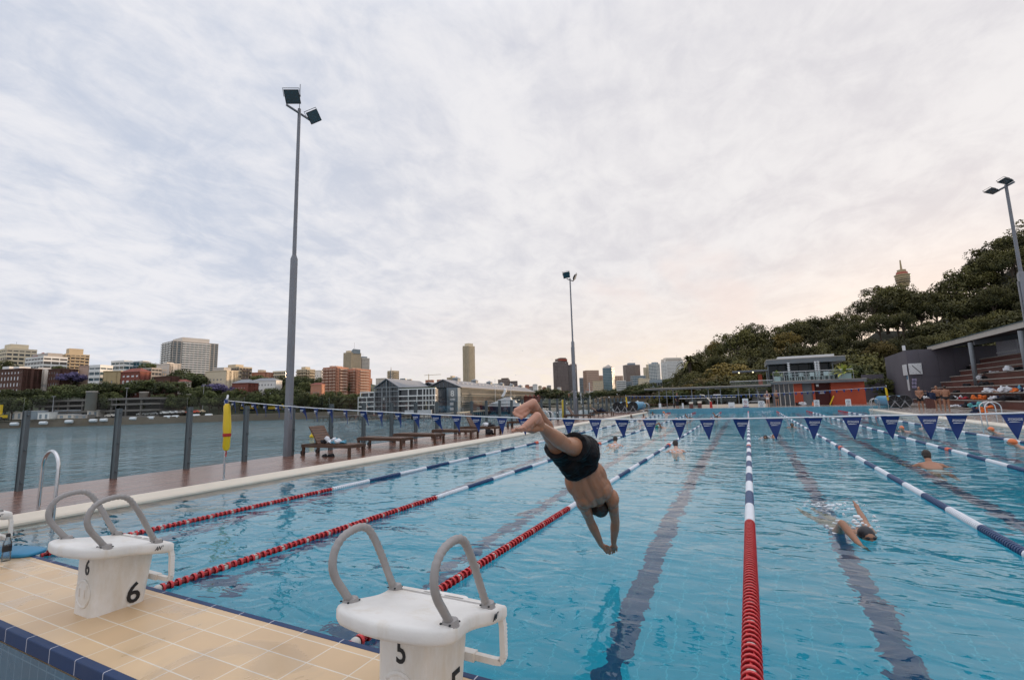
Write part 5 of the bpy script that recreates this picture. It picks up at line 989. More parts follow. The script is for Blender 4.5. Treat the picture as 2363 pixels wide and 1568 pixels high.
cc = dl*.55; t = thing('wall_notice', 'tall white notice low on the corner of the grey building', 'sign', (15.8+cc.x+nl.x*.03, 62+cc.y+nl.y*.03, .15+1.5)); MB().obox((0, 0, 1.0), dl, nl, (0, 0, 1), .35, .02, 1.0).build('panel', 'sign_white', t); MB().obox((nl.x*.025, nl.y*.025, 1.5), dl, nl, (0, 0, 1), .25, .006, .3).build('picture', 'kick_blue', t)
lw = thing('garden_wall', 'low grey retaining wall stepping down left of the clock building', 'wall', (11.9, 70, .38)); MB().box(0, 3.4, 0, .4, 0, 1.5).box(1.2, 3.4, .1, .5, 1.5, 3.4).build('wall_body', 'wall_purple', lw)
RWX, RWH = lambda i: 14.71+.82*i, lambda i: .26+.545*i
bls = thing('bleachers', 'stepped dark timber seating along the right side of the pool', 'bleachers', (14.71, 45, .15)); 
for i in range(9):
    yend = 60.6+min(i, 5)*.05-.0; MB().box(RWX(i)-14.71, RWX(i)-14.71+.83, 28-45, yend-45, RWH(i)-.15-.06, RWH(i)-.15).box(RWX(i)-14.71+.04, RWX(i)-14.71+.81, 28-45, yend-45-.05, -.0 if i == 0 else RWH(i-1)-.15-.05, RWH(i)-.15-.06).build('seat_row', 'wood_tread', bls)
    MB().box(RWX(i)-14.71-.015, RWX(i)-14.71+.03, 28-45, yend-45, RWH(i)-.15-.065, RWH(i)-.15+.006).build('nosing', 'concrete', bls)
rf = thing('stand_roof', 'large sloping grey roof with pale fascia over the bleachers', 'roof', (18, 52, 6.3)); zt = 6.27
MB().add([(0, 11.3, -.42), (0, -22, -.42), (0, -22, 0), (0, 11.3, 0), (.12, 11.3, -.42), (.12, -22, -.42), (.12, -22, 0), (.12, 11.3, 0)], [(0, 1, 2, 3), (4, 7, 6, 5), (0, 4, 5, 1), (3, 2, 6, 7), (0, 3, 7, 4), (1, 5, 6, 2)]).build('fascia', 'fascia', rf)
MB().box(-.06, .2, -22, 11.3, .004, .05).build('roof_trim', 'wharf_teal', rf); MB().add([(.12, 11.3, -.06), (.12, -22, -.06), (13, -22, 1.5), (13, 11.3, 1.5), (.12, 11.3, -.4), (.12, -22, -.4), (13, -22, 1.05), (13, 11.3, 1.05)], [(0, 1, 2, 3), (7, 6, 5, 4), (0, 4, 5, 1), (3, 2, 6, 7), (0, 3, 7, 4), (1, 5, 6, 2)]).build('roof_deck', 'roof_dark', rf)
for y in (-8.3, .5): MB().beam((.3, y, -.62), (9, y, .33), .25, .4).build('rafter', 'slab_grey', rf)
for k, (x, y) in enumerate(((18.0, 52.3), (18.0, 43.7))): MB().lathe([(.17, RWH(3)-.3), (.17, 5.7)], n=14).build('column', 'grey_metal', rf, True, (x-18, y-52, -6.3))
sw_ = thing('screen_wall', 'grey wall with pale translucent louvre panels above the top bleacher', 'wall', (22.1, 45, .15)); MB().box(0, .3, -15, 16.6, 0, 4.4).build('wall_body', 'wall_purple', sw_)
for k in range(7):
    y = -14.6+k*4.1; p = MB().box(-.10, -.04, y, y+3.9, 4.42, 5.95).build('louvre_panel', 'louvre', sw_); mb = MB(); [mb.box(-.103, -.10, y+.1*j, y+.1*j+.025, 4.44, 5.93) for j in range(39)]; mb.build('slats', 'grey_metal', p); MB().box(-.17, -.14, y, y+3.9, 4.82, 4.90).build('rail', 'sign_white', p)
def on_row(x, y, lo=0):
    best = None
    for i in range(9):
        g = atX(*c4(x, y), RWX(i)+.3); e = abs(g.z-RWH(i))
        if 29 < g.y < 60.3 and (best is None or e < best[0]): best = (e, V((RWX(i)+.36, g.y, RWH(i)+.004)))
    return best[1]
HP = [((2275, 515), ['cloth_white', 'cloth_black'], (1.3, .6, .5), 'white towel and black bag on the upper bleacher row at the right edge'), ((2065, 525), ['cloth_black', 'cloth_white'], (1.1, .5, .22), 'flat black and white towel on the upper bleacher row'), ((1988, 578), ['cloth_white', 'cloth_black'], (.6, .5, .5), 'white cap on a dark bag right of the first roof column'), ((2015, 632), ['cloth_black', 'cloth_black'], (1.2, .5, .4), 'black bags at the foot of the first roof column'), ((1860, 637), ['cloth_black'], (.7, .5, .3), 'small black bag left of the first roof column'),
      ((2048, 690), ['cloth_white', 'cloth_navy'], (.7, .5, .5), 'striped blue and white bag in the middle row'), ((2130, 690), ['cloth_white', 'skin', 'cloth_white'], (1.1, .5, .4), 'crumpled white towels in the middle row'), ((2245, 680), ['cloth_white', 'cloth_navy', 'cloth_blue'], (1.3, .5, .6), 'white and navy towels heaped in the middle row'), ((2310, 668), ['cloth_orange', 'cloth_white', 'cloth_navy'], (.8, .4, .4), 'orange and white clothes at the right end of the middle row'), ((1770, 690), ['cloth_black'], (.7, .4, .3), 'black bag on the row behind the standing men'),
      ((1528, 750), ['cloth_white', 'cloth_blue'], (.8, .5, .4), 'white towel between the first two standing men'), ((1755, 752), ['cloth_black', 'cloth_white'], (.9, .5, .45), 'black backpack with pale top right of the standing men'), ((1825, 762), ['cloth_red'], (.7, .5, .3), 'dark red bag in the lower row'), ((1790, 800), ['cloth_white', 'cloth_navy'], (.9, .5, .3), 'white towel on the lowest row right of the standing men'), ((1885, 800), ['cloth_black', 'cloth_navy'], (.8, .5, .6), 'black rucksack on the lowest row'),
      ((1965, 748), ['cloth_orange', 'cloth_orange'], (.75, .5, .5), 'bright orange jacket heaped in the lower row'), ((1965, 805), ['cloth_teal', 'cloth_white'], (1.0, .5, .6), 'teal and white bag below the orange jacket'), ((2065, 803), ['cloth_orange'], (.6, .4, .28), 'orange bag by the right pool ladder'), ((2115, 758), ['cloth_white', 'cloth_navy'], (.7, .4, .4), 'white and navy bundle in the lower row behind the ladder'), ((2240, 765), ['cloth_black', 'cloth_black'], (1.3, .6, .45), 'large black bag in the lower row behind the ladder')]
for i, (q, ms_, sz, lb) in enumerate(HP): heap('gear_heap', lb, 'clothes', on_row(*q), sz, ms_, 30+i, 'gear left on the bleachers', 8)
g = gnd(*c4(1970, 872), .15); heap('gear_heap', 'dark bag and orange cloth on the deck left of the right ladder', 'bag', V((g.x, g.y, .15)), (.8, .5, .55), ['cloth_navy', 'cloth_orange'], 61)
g = gnd(*c4(1580, 830), .15); t = thing('timber_stand', 'small timber stand with white top between the standing men', 'stand', (g.x, g.y+.6, .15)); MB().box(-.3, .3, -.2, .2, 0, .85).build('cabinet', 'bench_brown', t, bevel=.01); MB().box(-.36, .36, -.25, .25, .852, .95).build('top_tray', 'sign_white', t, bevel=.02)
# ------------------------------------------------------------------ land
mm('land_green', (.045, .055, .025), .95, .4, .05); mm('land_dark', (.028, .028, .014), .95, .4, .1); mm('quay_stone', (.19, .155, .115), .85, .3, .15)
def lerp_pts(P_, x):
    if x <= P_[0][0]: return P_[0][1]
    for (a, b), (c, d) in zip(P_, P_[1:]):
        if x <= c: return b+(d-b)*(x-a)/(c-a)
    return P_[-1][1]
def terrain(name, vs_, us_, zf, mk):
    mb = MB(); v = []; f = []; n_ = len(us_)
    for a in vs_:
        for b in us_: v.append(uv(b(a) if callable(b) else b, a, zf(a, b(a) if callable(b) else b)))
    for i in range(len(vs_)-1):
        for j in range(n_-1): f.append((i*n_+j, (i+1)*n_+j, (i+1)*n_+j+1, i*n_+j+1))
    mb.add(v, f); return mb.build(name, mk, None, True, kind='structure')
SHORE = lambda v: 212+max(0, (v+235))*.22          # distance of the far quay
def zleft(v, u):
    d = u-SHORE(v); z = lerp_pts([(0, -1.5), (20, -1.0), (40, 3), (90, 15), (150, 22), (260, 30), (600, 45)], d)
    return z*max(.06, min(1, (-(v/u)-.13)/.22))
terrain('far_shore_land', [-900+25*k for k in range(43)], [(lambda v, d=d: SHORE(v)+d) for d in (0, 8, 20, 30, 40, 60, 90, 120, 150, 200, 260, 400, 600)], zleft, 'land_green')
mb = MB(); vs_ = [-900+50*k for k in range(18)]
for a, b in zip(vs_, vs_[1:]): mb.quad(uv(SHORE(a)-.3, a, -5), uv(SHORE(b)-.3, b, -5), uv(SHORE(b)-.3, b, -1.3), uv(SHORE(a)-.3, a, -1.3)); mb.quad(uv(SHORE(a)-.3, a, -1.3), uv(SHORE(b)-.3, b, -1.3), uv(SHORE(b)+6, b, -1.28), uv(SHORE(a)+6, a, -1.28))
mb.build('far_quay', 'quay_stone', kind='structure')
terrain('city_land', [-300+40*k for k in range(26)], [330, 420, 520, 640, 800, 1100, 1600], lambda v, u: lerp_pts([(330, -3.5), (420, 0), (520, 3), (640, 6), (800, 10), (1100, 18), (1600, 28)], u), 'land_green')
SKYL = [(1490, 905), (1545, 893), (1575, 872), (1600, 812), (1640, 795), (1690, 772), (1730, 752), (1760, 748), (1800, 757), (1850, 737), (1900, 738), (1960, 712), (1995, 672), (2060, 660), (2110, 668), (2140, 686), (2180, 664), (2200, 648), (2225, 612), (2280, 585), (2320, 545), (2363, 522), (2480, 470), (2700, 430)]
def zhill(v, u):
    px_ = 1181.5+v/u*FPX*.99; zs = pu(px_, lerp_pts(SKYL, px_), 112).z
    return .25+max(0, min(1, (u-66)/46))*max(0, zs-10.5)
terrain('wooded_hill', [8+8*k for k in range(26)], [64, 72, 80, 90, 100, 112, 122, 160], lambda v, u: zhill(v, u), 'land_dark')
emb = thing('sandstone_embankment', 'long sandstone retaining wall across the bay behind the marina', 'wall', uv(150, 0, -4.5)); emb.location = (0, 0, 0)
mb = MB(); pts = [(1372, 921, 178), (1400, 914, 176), (1440, 911, 172), (1480, 908, 168), (1520, 906, 164), (1570, 903, 160)]
for a, b in zip(pts, pts[1:]):
    A, B = pu(*a), pu(*b); d_ = FH*6
    mb.add([(A.x, A.y, -5), (B.x, B.y, -5), B, A, B+d_, A+d_], [(0, 1, 2, 3), (3, 2, 4, 5)])
    mb.obox((A+B)/2-V((0, 0, 1.2))-FH*.4, (B-A), FH, (0, 0, 1), (B-A).length/2, .5, .25)
mb.build('wall_body', 'sandstone', emb)
# ------------------------------------------------------------------ trees
def crown_mesh(name, seed, mk, nc=34, nl=95, flat=1, leaf=.06, spread=1.0):
    rr = random.Random(seed); vs, fs, tn = [], [], []
    for c in range(nc):
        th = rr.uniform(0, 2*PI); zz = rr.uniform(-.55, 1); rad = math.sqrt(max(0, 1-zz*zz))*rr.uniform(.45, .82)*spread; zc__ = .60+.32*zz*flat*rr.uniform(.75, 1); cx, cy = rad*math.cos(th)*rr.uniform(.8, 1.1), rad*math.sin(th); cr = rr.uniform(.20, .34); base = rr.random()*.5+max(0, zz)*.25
        for k in range(nl):
            a = rr.uniform(0, 2*PI); z = rr.uniform(-.7, 1); s = math.sqrt(1-z*z); q = cr*rr.uniform(.7, 1.06); d = V((s*math.cos(a), s*math.sin(a), z)); p = V((cx, cy, zc__))+V((d.x*q, d.y*q, d.z*q*.5))
            nrm_ = (d+V((rr.gauss(0, .5), rr.gauss(0, .5), rr.gauss(.25, .4)))).normalized(); t1 = nrm_.orthogonal().normalized(); t2 = nrm_.cross(t1); an = rr.uniform(0, PI); e1 = (t1*math.cos(an)+t2*math.sin(an))*leaf*rr.uniform(.6, 1.3); e2 = (t2*math.cos(an)-t1*math.sin(an))*leaf*rr.uniform(.35, .8)
            e1.z *= .55; e2.z *= .55; o = len(vs); vs += [p-e1, p-e2*.9, p+e1, p+e2*.9]; fs.append((o, o+1, o+2, o+3)); tn.append(min(1, max(0, base+z*.28+rr.uniform(-.18, .18))))  # leaves lighter towards the top: light from above put into the tone
    return leaf_mesh(name, [tuple(v) for v in vs], fs, tn, mk)
def trunk_mesh(seed):
    rr = random.Random(seed); b = MB(); b.tube([(0, 0, -.08), (.01, 0, .12), (.03*rr.uniform(-1, 1), .03, .3), (0, .02, .6)], [.075, .05, .042, .02], 7)
    for k in range(5): a = k*1.26+rr.random(); r = rr.uniform(.35, .65); b.tube([(0, 0, .22+.05*k), (r*.5*math.cos(a), r*.5*math.sin(a), .42+.04*k), (r*math.cos(a), r*math.sin(a), .58+.05*k)], [.03, .02, .008], 5)
    return b.mesh('trunk', 'trunk')
TR = [trunk_mesh(i) for i in range(3)]
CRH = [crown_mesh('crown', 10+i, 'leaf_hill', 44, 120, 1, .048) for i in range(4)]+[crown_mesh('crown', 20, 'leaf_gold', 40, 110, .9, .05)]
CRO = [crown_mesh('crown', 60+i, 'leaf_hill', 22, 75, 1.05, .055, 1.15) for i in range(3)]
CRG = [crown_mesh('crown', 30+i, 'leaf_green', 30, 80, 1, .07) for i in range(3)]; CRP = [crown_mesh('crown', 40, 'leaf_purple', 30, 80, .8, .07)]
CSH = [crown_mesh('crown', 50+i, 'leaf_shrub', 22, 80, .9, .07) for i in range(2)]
def tree(p, R, H, crown, label, cat='tree', group=None, seed=0, name='tree'):
    t = thing(name, label, cat, p, seed*1.7, group); t.scale = (R, R, H)
    obj('trunk', TR[seed % 3], t); obj('crown', crown, t); return t
rr = random.Random(11)
HGRP = 'trees on the wooded hill'
for L_, (u_, fr_, st) in enumerate(((73, .34, 46), (82, .54, 44), (92, .74, 42), (103, .93, 38), (114, 1.02, 40))):
    x = 1535+L_*11; i = 0
    while x < 2540:
        ys = lerp_pts(SKYL, x); hz = 917-(x-1181)*.0258; jit = rr.uniform(.86, 1.03) if L_ < 3 else rr.uniform(.95, 1.05); y = hz-(hz-ys)*fr_*jit; top = pu(x, y, u_+rr.uniform(-5, 5)); R = rr.choice([2.6, 3.2, 3.8, 4.6, 5.4])*rr.uniform(.9, 1.15); H = R*rr.uniform(1.7, 2.4)
        if x < 1660: R *= .7; H = max(4, min(H, top.z-.5))
        row = ['lowest row at the foot of the hill', 'second row up the hill', 'middle row of the hill', 'skyline row of the hill', 'back row peeping over the hill'][L_]
        cr_ = CRO[rr.randrange(3)] if L_ >= 3 and rr.random() < .6 else CRH[rr.choice([0, 1, 2, 3, 0, 4])]
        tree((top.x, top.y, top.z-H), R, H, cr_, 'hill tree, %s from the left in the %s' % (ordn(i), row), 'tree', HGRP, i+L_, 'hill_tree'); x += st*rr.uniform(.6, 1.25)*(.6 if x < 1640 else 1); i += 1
for i, (x, y, u_, R) in enumerate([(1700, 752, 100, 4.5), (1738, 744, 104, 4), (2035, 655, 108, 5), (2072, 660, 104, 5), (2235, 605, 108, 5), (2330, 540, 108, 6)]):
    top = pu(x, y, u_); H = 11; tree((top.x, top.y, top.z-H), R, H, CRO[i % 3], ['open topped tree rising at the left end of the hill skyline', 'open topped tree just right of the left skyline gap', 'broad tree below the distant tower, left one', 'broad tree below the distant tower, right one', 'tall tree on the skyline left of the right light pole', 'tallest dark tree behind the right light pole'][i], 'tree', HGRP, i+3, 'hill_tree')
PALM = leaf_mesh('palm_fronds', *palm_crown(46, 1.0, .05, 5, .7, 1.35), 'leaf_hill')
for i, (x, y, u_, R) in enumerate([(1590, 826, 92, 4.6)]):
    top = pu(x, y, u_); t = thing('palm_tree', 'dark palm tree at the left end of the wooded hill', 'tree', (top.x, top.y, top.z-8)); obj('trunk', shade(MB().tube([(0, 0, -3), (.1, 0, 4), (0, 0, 7.5)], [.4, .3, .3], 8).mesh('trunk', 'trunk')), t); o = obj('palm_fronds', PALM, t, (0, 0, 7)); o.scale = (R, R, R)
for i in range(12):   # shrubs at the foot of the hill and by the grey building
    x, y, u_ = [(1960, 840, 64), (1990, 850, 66), (2010, 862, 60), (2030, 880, 60), (2050, 905, 58), (2000, 895, 62), (1640, 880, 66), (1560, 893, 72), (1700, 890, 66), (1760, 885, 68), (1820, 850, 66), (1930, 865, 64)][i]; top = pu(x, y, u_); tree((top.x, top.y, top.z-3.2), 2.6, 3.4, CSH[i % 2], 'green shrub at the foot of the hill, %s counting from the pavilion' % ordn(i), 'shrub', 'shrubs below the hill', i, 'shrub')
LGRP = 'trees along the far left shore'
x = -70; i = 0
while x < 870:
    u_ = SHORE((x-1181)/FPX*230)+rr.uniform(16, 30); y = lerp_pts([(-100, 905), (0, 900), (60, 897), (150, 890), (250, 882), (400, 880), (520, 896), (640, 898), (800, 902), (900, 915)], x)+rr.uniform(-7, 7); top = pu(x, y, u_); H = rr.uniform(9, 12)
    tree((top.x, top.y, top.z-H), rr.uniform(5.5, 8.5), H, CRG[rr.randrange(3)], 'dark shore tree, %s from the left in the row above the car park' % ordn(i), 'tree', LGRP, i, 'shore_tree'); x += rr.uniform(19, 34); i += 1
x = -60; i = 0
while x < 880:
    u_ = SHORE((x-1181)/FPX*280)+rr.uniform(50, 75); y = lerp_pts([(-100, 845), (0, 836), (60, 870), (250, 878), (420, 868), (520, 888), (700, 880), (900, 892)], x)+rr.uniform(-5, 8); top = pu(x, y, u_); H = rr.uniform(9, 13)
    tree((top.x, top.y, top.z-H), rr.uniform(5.5, 8), H, CRG[rr.randrange(3)], 'green tree, %s from the left in the upper row between the shore houses' % ordn(i), 'tree', LGRP, i, 'shore_tree'); x += rr.uniform(34, 62); i += 1
x = -40; i = 0
while x < 830:
    u_ = SHORE((x-1181)/FPX*225)+rr.uniform(8, 13)
    if not (60 < x < 205 or 285 < x < 320): 
        y = lerp_pts([(-100, 918), (0, 915), (60, 915), (210, 912), (250, 905), (430, 908), (460, 900), (830, 912)], x)+rr.uniform(-6, 10); top = pu(x, y, u_); H = top.z+1.4
        if H > 2.5: tree((top.x, top.y, -1.4), rr.uniform(3.5, 5.5), H, CRG[rr.randrange(3)], 'low dark quay tree, %s from the left in the row behind the fenders' % ordn(i), 'tree', LGRP, i, 'shore_tree'); i += 1
    x += rr.uniform(15, 26)
for i, (x, y, u_, R, lb) in enumerate([(12, 829, 300, 8, 'tree in front of the cream tower at the left edge'), (140, 842, 300, 7, 'tree before the beige tower left of centre on the far shore'), (348, 836, 320, 8, 'tree at the left foot of the large grey apartment tower'), (420, 850, 290, 10, 'large dark tree below the grey apartment tower, left one'), (448, 858, 275, 10, 'large dark tree below the grey apartment tower, right one'), (596, 864, 300, 9, 'green tree left of the tall light pole'), (645, 866, 300, 9, 'green tree immediately left of the near light pole'), (690, 865, 320, 10, 'green tree immediately right of the near light pole'), (728, 870, 320, 9, 'green tree left of the pink brick blocks'), (755, 905, 250, 7, 'dark tree in front of the pink brick blocks'), (812, 905, 250, 7, 'dark tree beside the left end of the wharf')]):
    top = pu(x, y, u_); H = 14; tree((top.x, top.y, top.z-H), R, H, CRG[i % 3], lb, 'tree', LGRP, i, 'shore_tree')
for i, (x, y, u_, R, lb) in enumerate([(166, 856, 268, 7, 'purple flowering tree beside the dark brown brick block'), (499, 881, 258, 8, 'purple flowering tree before the cream block right of the grey tower'), (545, 887, 262, 6, 'small purple flowering tree left of the red gabled house')]):
    top = pu(x, y, u_); H = 10; tree((top.x, top.y, top.z-H), R, H, CRP[0], lb, 'tree', 'purple flowering trees', i, 'flowering_tree')
x = 1190; i = 0
while x < 1560:
    u_ = rr.uniform(380, 620); y = lerp_pts([(1190, 900), (1260, 895), (1330, 905), (1420, 893), (1470, 885), (1520, 872), (1560, 868)], x)+rr.uniform(-3, 5); top = pu(x, y, u_); H = 14
    tree((top.x, top.y, top.z-H), rr.uniform(9, 14), H, CRG[rr.randrange(3)] if i % 3 else CSH[0], 'distant park tree, %s from the left below the city towers' % ordn(i), 'tree', 'trees below the city towers', i, 'park_tree'); x += rr.uniform(14, 26); i += 1
for i in range(14):
    x = 1375+i*14; top = pu(x, 906-(i*.9)+rr.uniform(-3, 1), 172-i*.8); tree((top.x, top.y, top.z-2.6), 2.8, 3.0, CSH[i % 2], 'low shrub on the sandstone wall, %s from its left end' % ordn(i), 'shrub', 'shrubs on the sandstone wall', i, 'shrub')
# ------------------------------------------------------------------ buildings
def facade(mb, o, xd, nd, w, h, floors, cols, pier, span, th):
    o, xd, nd = V(o), V(xd), V(nd); fh = h/floors; cw = w/cols
    for i in range(cols+1):
        x = min(max(i*cw, pier/2), w-pier/2); mb.obox(o+xd*x+V((0, 0, h/2))-nd*th/2, xd, nd, (0, 0, 1), pier/2, th/2, h/2)
    for j in range(floors+1):
        z = min(max(j*fh, span/2), h-span/2); mb.obox(o+xd*(w/2)+V((0, 0, z))-nd*(th/2+.02), xd, nd, (0, 0, 1), w/2-.02, th/2, span/2)
for k_, c_ in dict(darkbrown=(.20, .16, .15), brown=(.25, .20, .175), win_brown=(.15, .12, .11), win_dark=(.13, .13, .135), win_blue=(.12, .17, .20), win_teal=(.07, .18, .22), bluegrey=(.30, .35, .38)).items():  # paler copies for distant towers: haze put into the colour
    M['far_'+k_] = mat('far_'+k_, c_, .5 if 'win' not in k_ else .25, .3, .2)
def bld(label, k, x0, x1, yt, yb, u, wall, style='grid', fl=6, co=6, yaw=0, dr=.7, win='win_dark', pier=.35, span=.4, extras=(), name='apartment_building', group=None, hid=0, bal='white_wall'):
    X0, yT = k(x0, yt) if k else (x0, yt); X1, yB = k(x1, yb) if k else (x1, yb); xm = (X0+X1)/2
    a, b = pu(X0, yT, u), pu(X1, yT, u); W = (b-a).length; top = pu(xm, yT, u).z; bot = pu(xm, yB, u).z-4-hid; ya = math.radians(yaw); d = dr*W; w_ = max(W*.25, (W-d*abs(math.sin(ya)))/math.cos(ya)); h = top-bot
    c = (a+b)/2+RH*(d*math.sin(ya)/2); rz = YAW+ya; t = thing(name, label, 'building', (c.x, c.y, bot), rz, group)
    xs = d*math.sin(ya)/2; off = V((-xs/math.cos(ya) if abs(ya) > .01 else 0, 0, 0)) if False else V((0, 0, 0))
    x_l, x_r = -w_/2, w_/2; ww = w_
    core = MB()
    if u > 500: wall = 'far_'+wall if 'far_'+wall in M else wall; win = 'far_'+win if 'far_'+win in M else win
    if style == 'punched':
        core.box(x_l, x_r, .25, d, 0, h-.05); mb = MB(); facade(mb, (x_l, 0, 0), (1, 0, 0), (0, -1, 0), w_, h, fl, co, w_/co*(1-pier), h/fl*(1-span), .3); sc = max(2, round(co*d/w_)); facade(mb, (x_r, d, 0), (0, -1, 0), (1, 0, 0), d, h, fl, sc, d/sc*(1-pier), h/fl*(1-span), .3); facade(mb, (x_l, 0, 0), (0, 1, 0), (-1, 0, 0), d, h, fl, sc, d/sc*(1-pier), h/fl*(1-span), .3)
        mb.box(x_l-.1, x_r+.1, -.35, d+.1, h-.15, h+.25); o = mb.build('wall', wall, t); core.build('inner_wall', wall, t)
        fw, fh2 = w_/co, h/fl
        pm = MB(); pm.cur = 0; pm.box(-fw*pier/2, fw*pier/2, 0, .06, -fh2*span/2, fh2*span/2); pm.cur = 1; pm.box(-fw*pier/2, fw*pier/2, -.05, -.001, -.05, .05); pm.box(-.05, .05, -.05, -.001, -fh2*span/2, fh2*span/2); pme = pm.mesh('window', [win, 'win_pale'])
        n_ = 0
        for j in range(fl):
            for i in range(co):
                if n_ < 90 and (j+.5)*fh2 > hid: obj('window', pme, t, (x_l+fw*(i+.5), .16, fh2*(j+.5))); n_ += 1
        sw2 = d/sc
        side = x_r if yaw < 0 else x_l
        for j in range(fl):
            for i in range(sc):
                if n_ < 99 and abs(yaw) > 5 and (j+.5)*fh2 > hid: q = obj('window', pme, t, (side+(.0 if 0 else (-.16 if yaw < 0 else .16)), sw2*(i+.5), fh2*(j+.5))); q.rotation_euler = (0, 0, PI/2 if yaw < 0 else -PI/2); n_ += 1
    elif style in ('bands', 'balcony'):
        fh2 = h/fl; mb = MB()
        for j in range(fl+1):
            z = min(j*fh2, h-span*fh2*.5); mb.box(x_l, x_r, 0, d, max(0, z-span*fh2*.5), min(h, z+span*fh2*.5))
        for i in range(co+1): x = x_l+ww*i/co; mb.box(max(x_l, x-pier/2)+.03, min(x_r, x+pier/2)-.03, .03, .3, 0, h)
        sc = max(2, round(co*d/w_))
        for i in range(1, sc+1): y = d*i/sc; mb.box(x_l+.03, x_r-.03, max(.03, y-pier/2), min(d-.03, y+pier/2), 0, h-.1)
        mb.build('wall', wall, t)
        for j in range(fl): MB().box(x_l+.3, x_r-.3, .3, d-.3, j*fh2+span*fh2*.5, (j+1)*fh2-span*fh2*.5).build('window_band', win, t)
        if style == 'balcony':
            nb = max(2, co//2)
            for j in range(1, fl):
                b_ = MB()
                for i in range(nb):
                    xa, xb = x_l+ww*(i+.12)/nb, x_l+ww*(i+.88)/nb; b_.box(xa, xb, -1.1, 0, j*fh2-.12, j*fh2); b_.box(xa, xb, -1.1, -1.02, j*fh2, j*fh2+.8)
                q = x_r if yaw < 0 else x_l; s_ = 1 if yaw < 0 else -1
                b_.box(min(q, q+s_*1.0), max(q, q+s_*1.0), d*.2, d*.8, j*fh2-.12, j*fh2+.75); b_.build('balcony', bal, t)
    else:
        sc = max(2, round(co*d/w_)); mb = MB(); facade(mb, (x_l, 0, 0), (1, 0, 0), (0, -1, 0), w_, h, fl, co, w_/co*pier, h/fl*span, .35); facade(mb, (x_r, d, 0), (0, -1, 0), (1, 0, 0), d, h, fl, sc, d/sc*pier, h/fl*span, .35); facade(mb, (x_l, 0, 0), (0, 1, 0), (-1, 0, 0), d, h, fl, sc, d/sc*pier, h/fl*span, .35); mb.box(x_l, x_r, 0, d, h-.3, h+.15); mb.build('wall', wall, t)
        for j in range(min(fl, 60)): MB().box(x_l+.3, x_r-.3, .3, d-.3, h/fl*j+.05, h/fl*(j+1)-.05).build('window_row', win, t)
    for e in extras:
        kd = e[0]
        if kd == 'box':
            _, nm, fx0, fx1, yy, m_ = e; ph = pu(xm, k(0, yy)[1], u).z-top; MB().box(x_l+ww*fx0, x_l+ww*fx1, d*.2, d*.8, h+.15, h+max(ph, .6)).build(nm, m_, t)
        elif kd == 'mast':
            _, fx0, yy = e; ph = pu(xm, k(0, yy)[1], u).z-top; MB().tube([(x_l+ww*fx0, d*.4, h), (x_l+ww*fx0, d*.4, h+ph)], .002*u**.8*.35, 5).build('mast', 'grey_metal', t)
        elif kd == 'hip':
            _, yy, m_ = e; ph = pu(xm, k(0, yy)[1], u).z-top; MB().add([(x_l-.4, -.4, h+.2), (x_r+.4, -.4, h+.2), (x_r+.4, d+.4, h+.2), (x_l-.4, d+.4, h+.2), (x_l+ww*.25, d/2, h+ph), (x_r-ww*.25, d/2, h+ph)], [(0, 1, 5, 4), (2, 3, 4, 5), (1, 2, 5), (3, 0, 4), (3, 2, 1, 0)]).build('roof', m_, t)
        elif kd == 'pyr':
            _, fx0, fx1, yy, m_ = e; ph = pu(xm, k(0, yy)[1], u).z-top; a0, a1 = x_l+ww*fx0, x_l+ww*fx1; MB().add([(a0, d*.1, h+.16), (a1, d*.1, h+.16), (a1, d*.9, h+.16), (a0, d*.9, h+.16), ((a0+a1)/2, d/2, h+ph)], [(0, 1, 4), (1, 2, 4), (2, 3, 4), (3, 0, 4), (3, 2, 1, 0)]).build('roof', m_, t)
    return t
E1 = bld
B = bld
B('cream apartment tower at the left edge with stepped top', c1, -70, 203, 312, 440, 330, 'cream', 'bands', 5, 5, -28, .7, 'win_dark', .6, .5, [('box', 'stair_tower', .0, .68, 268, 'cream'), ('mast', .62, 245)])
B('white apartment slab with ribbon windows and a small red pyramid roof', c1, 165, 496, 382, 485, 320, 'white_wall', 'bands', 4, 6, -22, .5, 'win_brown', .4, .42, [('box', 'penthouse', .1, .95, 352, 'grey_wall'), ('pyr', .15, .42, 332, 'roof_tile_red')])
B('beige apartment tower with balconies behind the white slab', c1, 494, 692, 358, 500, 340, 'beige', 'balcony', 7, 4, -32, .8, 'win_brown', .5, .4, [('box', 'lift_tower', .05, .62, 306, 'beige')], bal='beige')
B('long brown brick block with white window groups at the left edge', c1, -60, 276, 490, 700, 262, 'brick_brown', 'punched', 5, 8, -14, .4, 'win_pale', .42, .55, [('box', 'roof_room', .02, .28, 460, 'white_wall'), ('box', 'roof_room', .45, .68, 466, 'white_wall')])
B('blank white rendered block between the brown brick blocks', c1, 258, 402, 488, 650, 270, 'white_wall', 'punched', 4, 3, -35, .9, 'win_dark', .2, .3, [('box', 'roof_room', .55, .8, 474, 'pale')])
B('dark brown brick block with balconies beside the purple tree', c1, 392, 600, 490, 640, 268, 'brick_brown', 'punched', 4, 5, -20, .6, 'win_dark', .5, .5)
B('slim white modern block with red brick side and stacked balconies', c1, 770, 896, 452, 645, 268, 'white_wall', 'bands', 5, 2, -8, .9, 'win_blue', .35, .5, [], bal='white_wall')
B('narrow red brick flank beside the slim white block', c1, 690, 776, 462, 640, 275, 'pinkish', 'punched', 5, 2, 0, .9, 'win_dark', .35, .4)
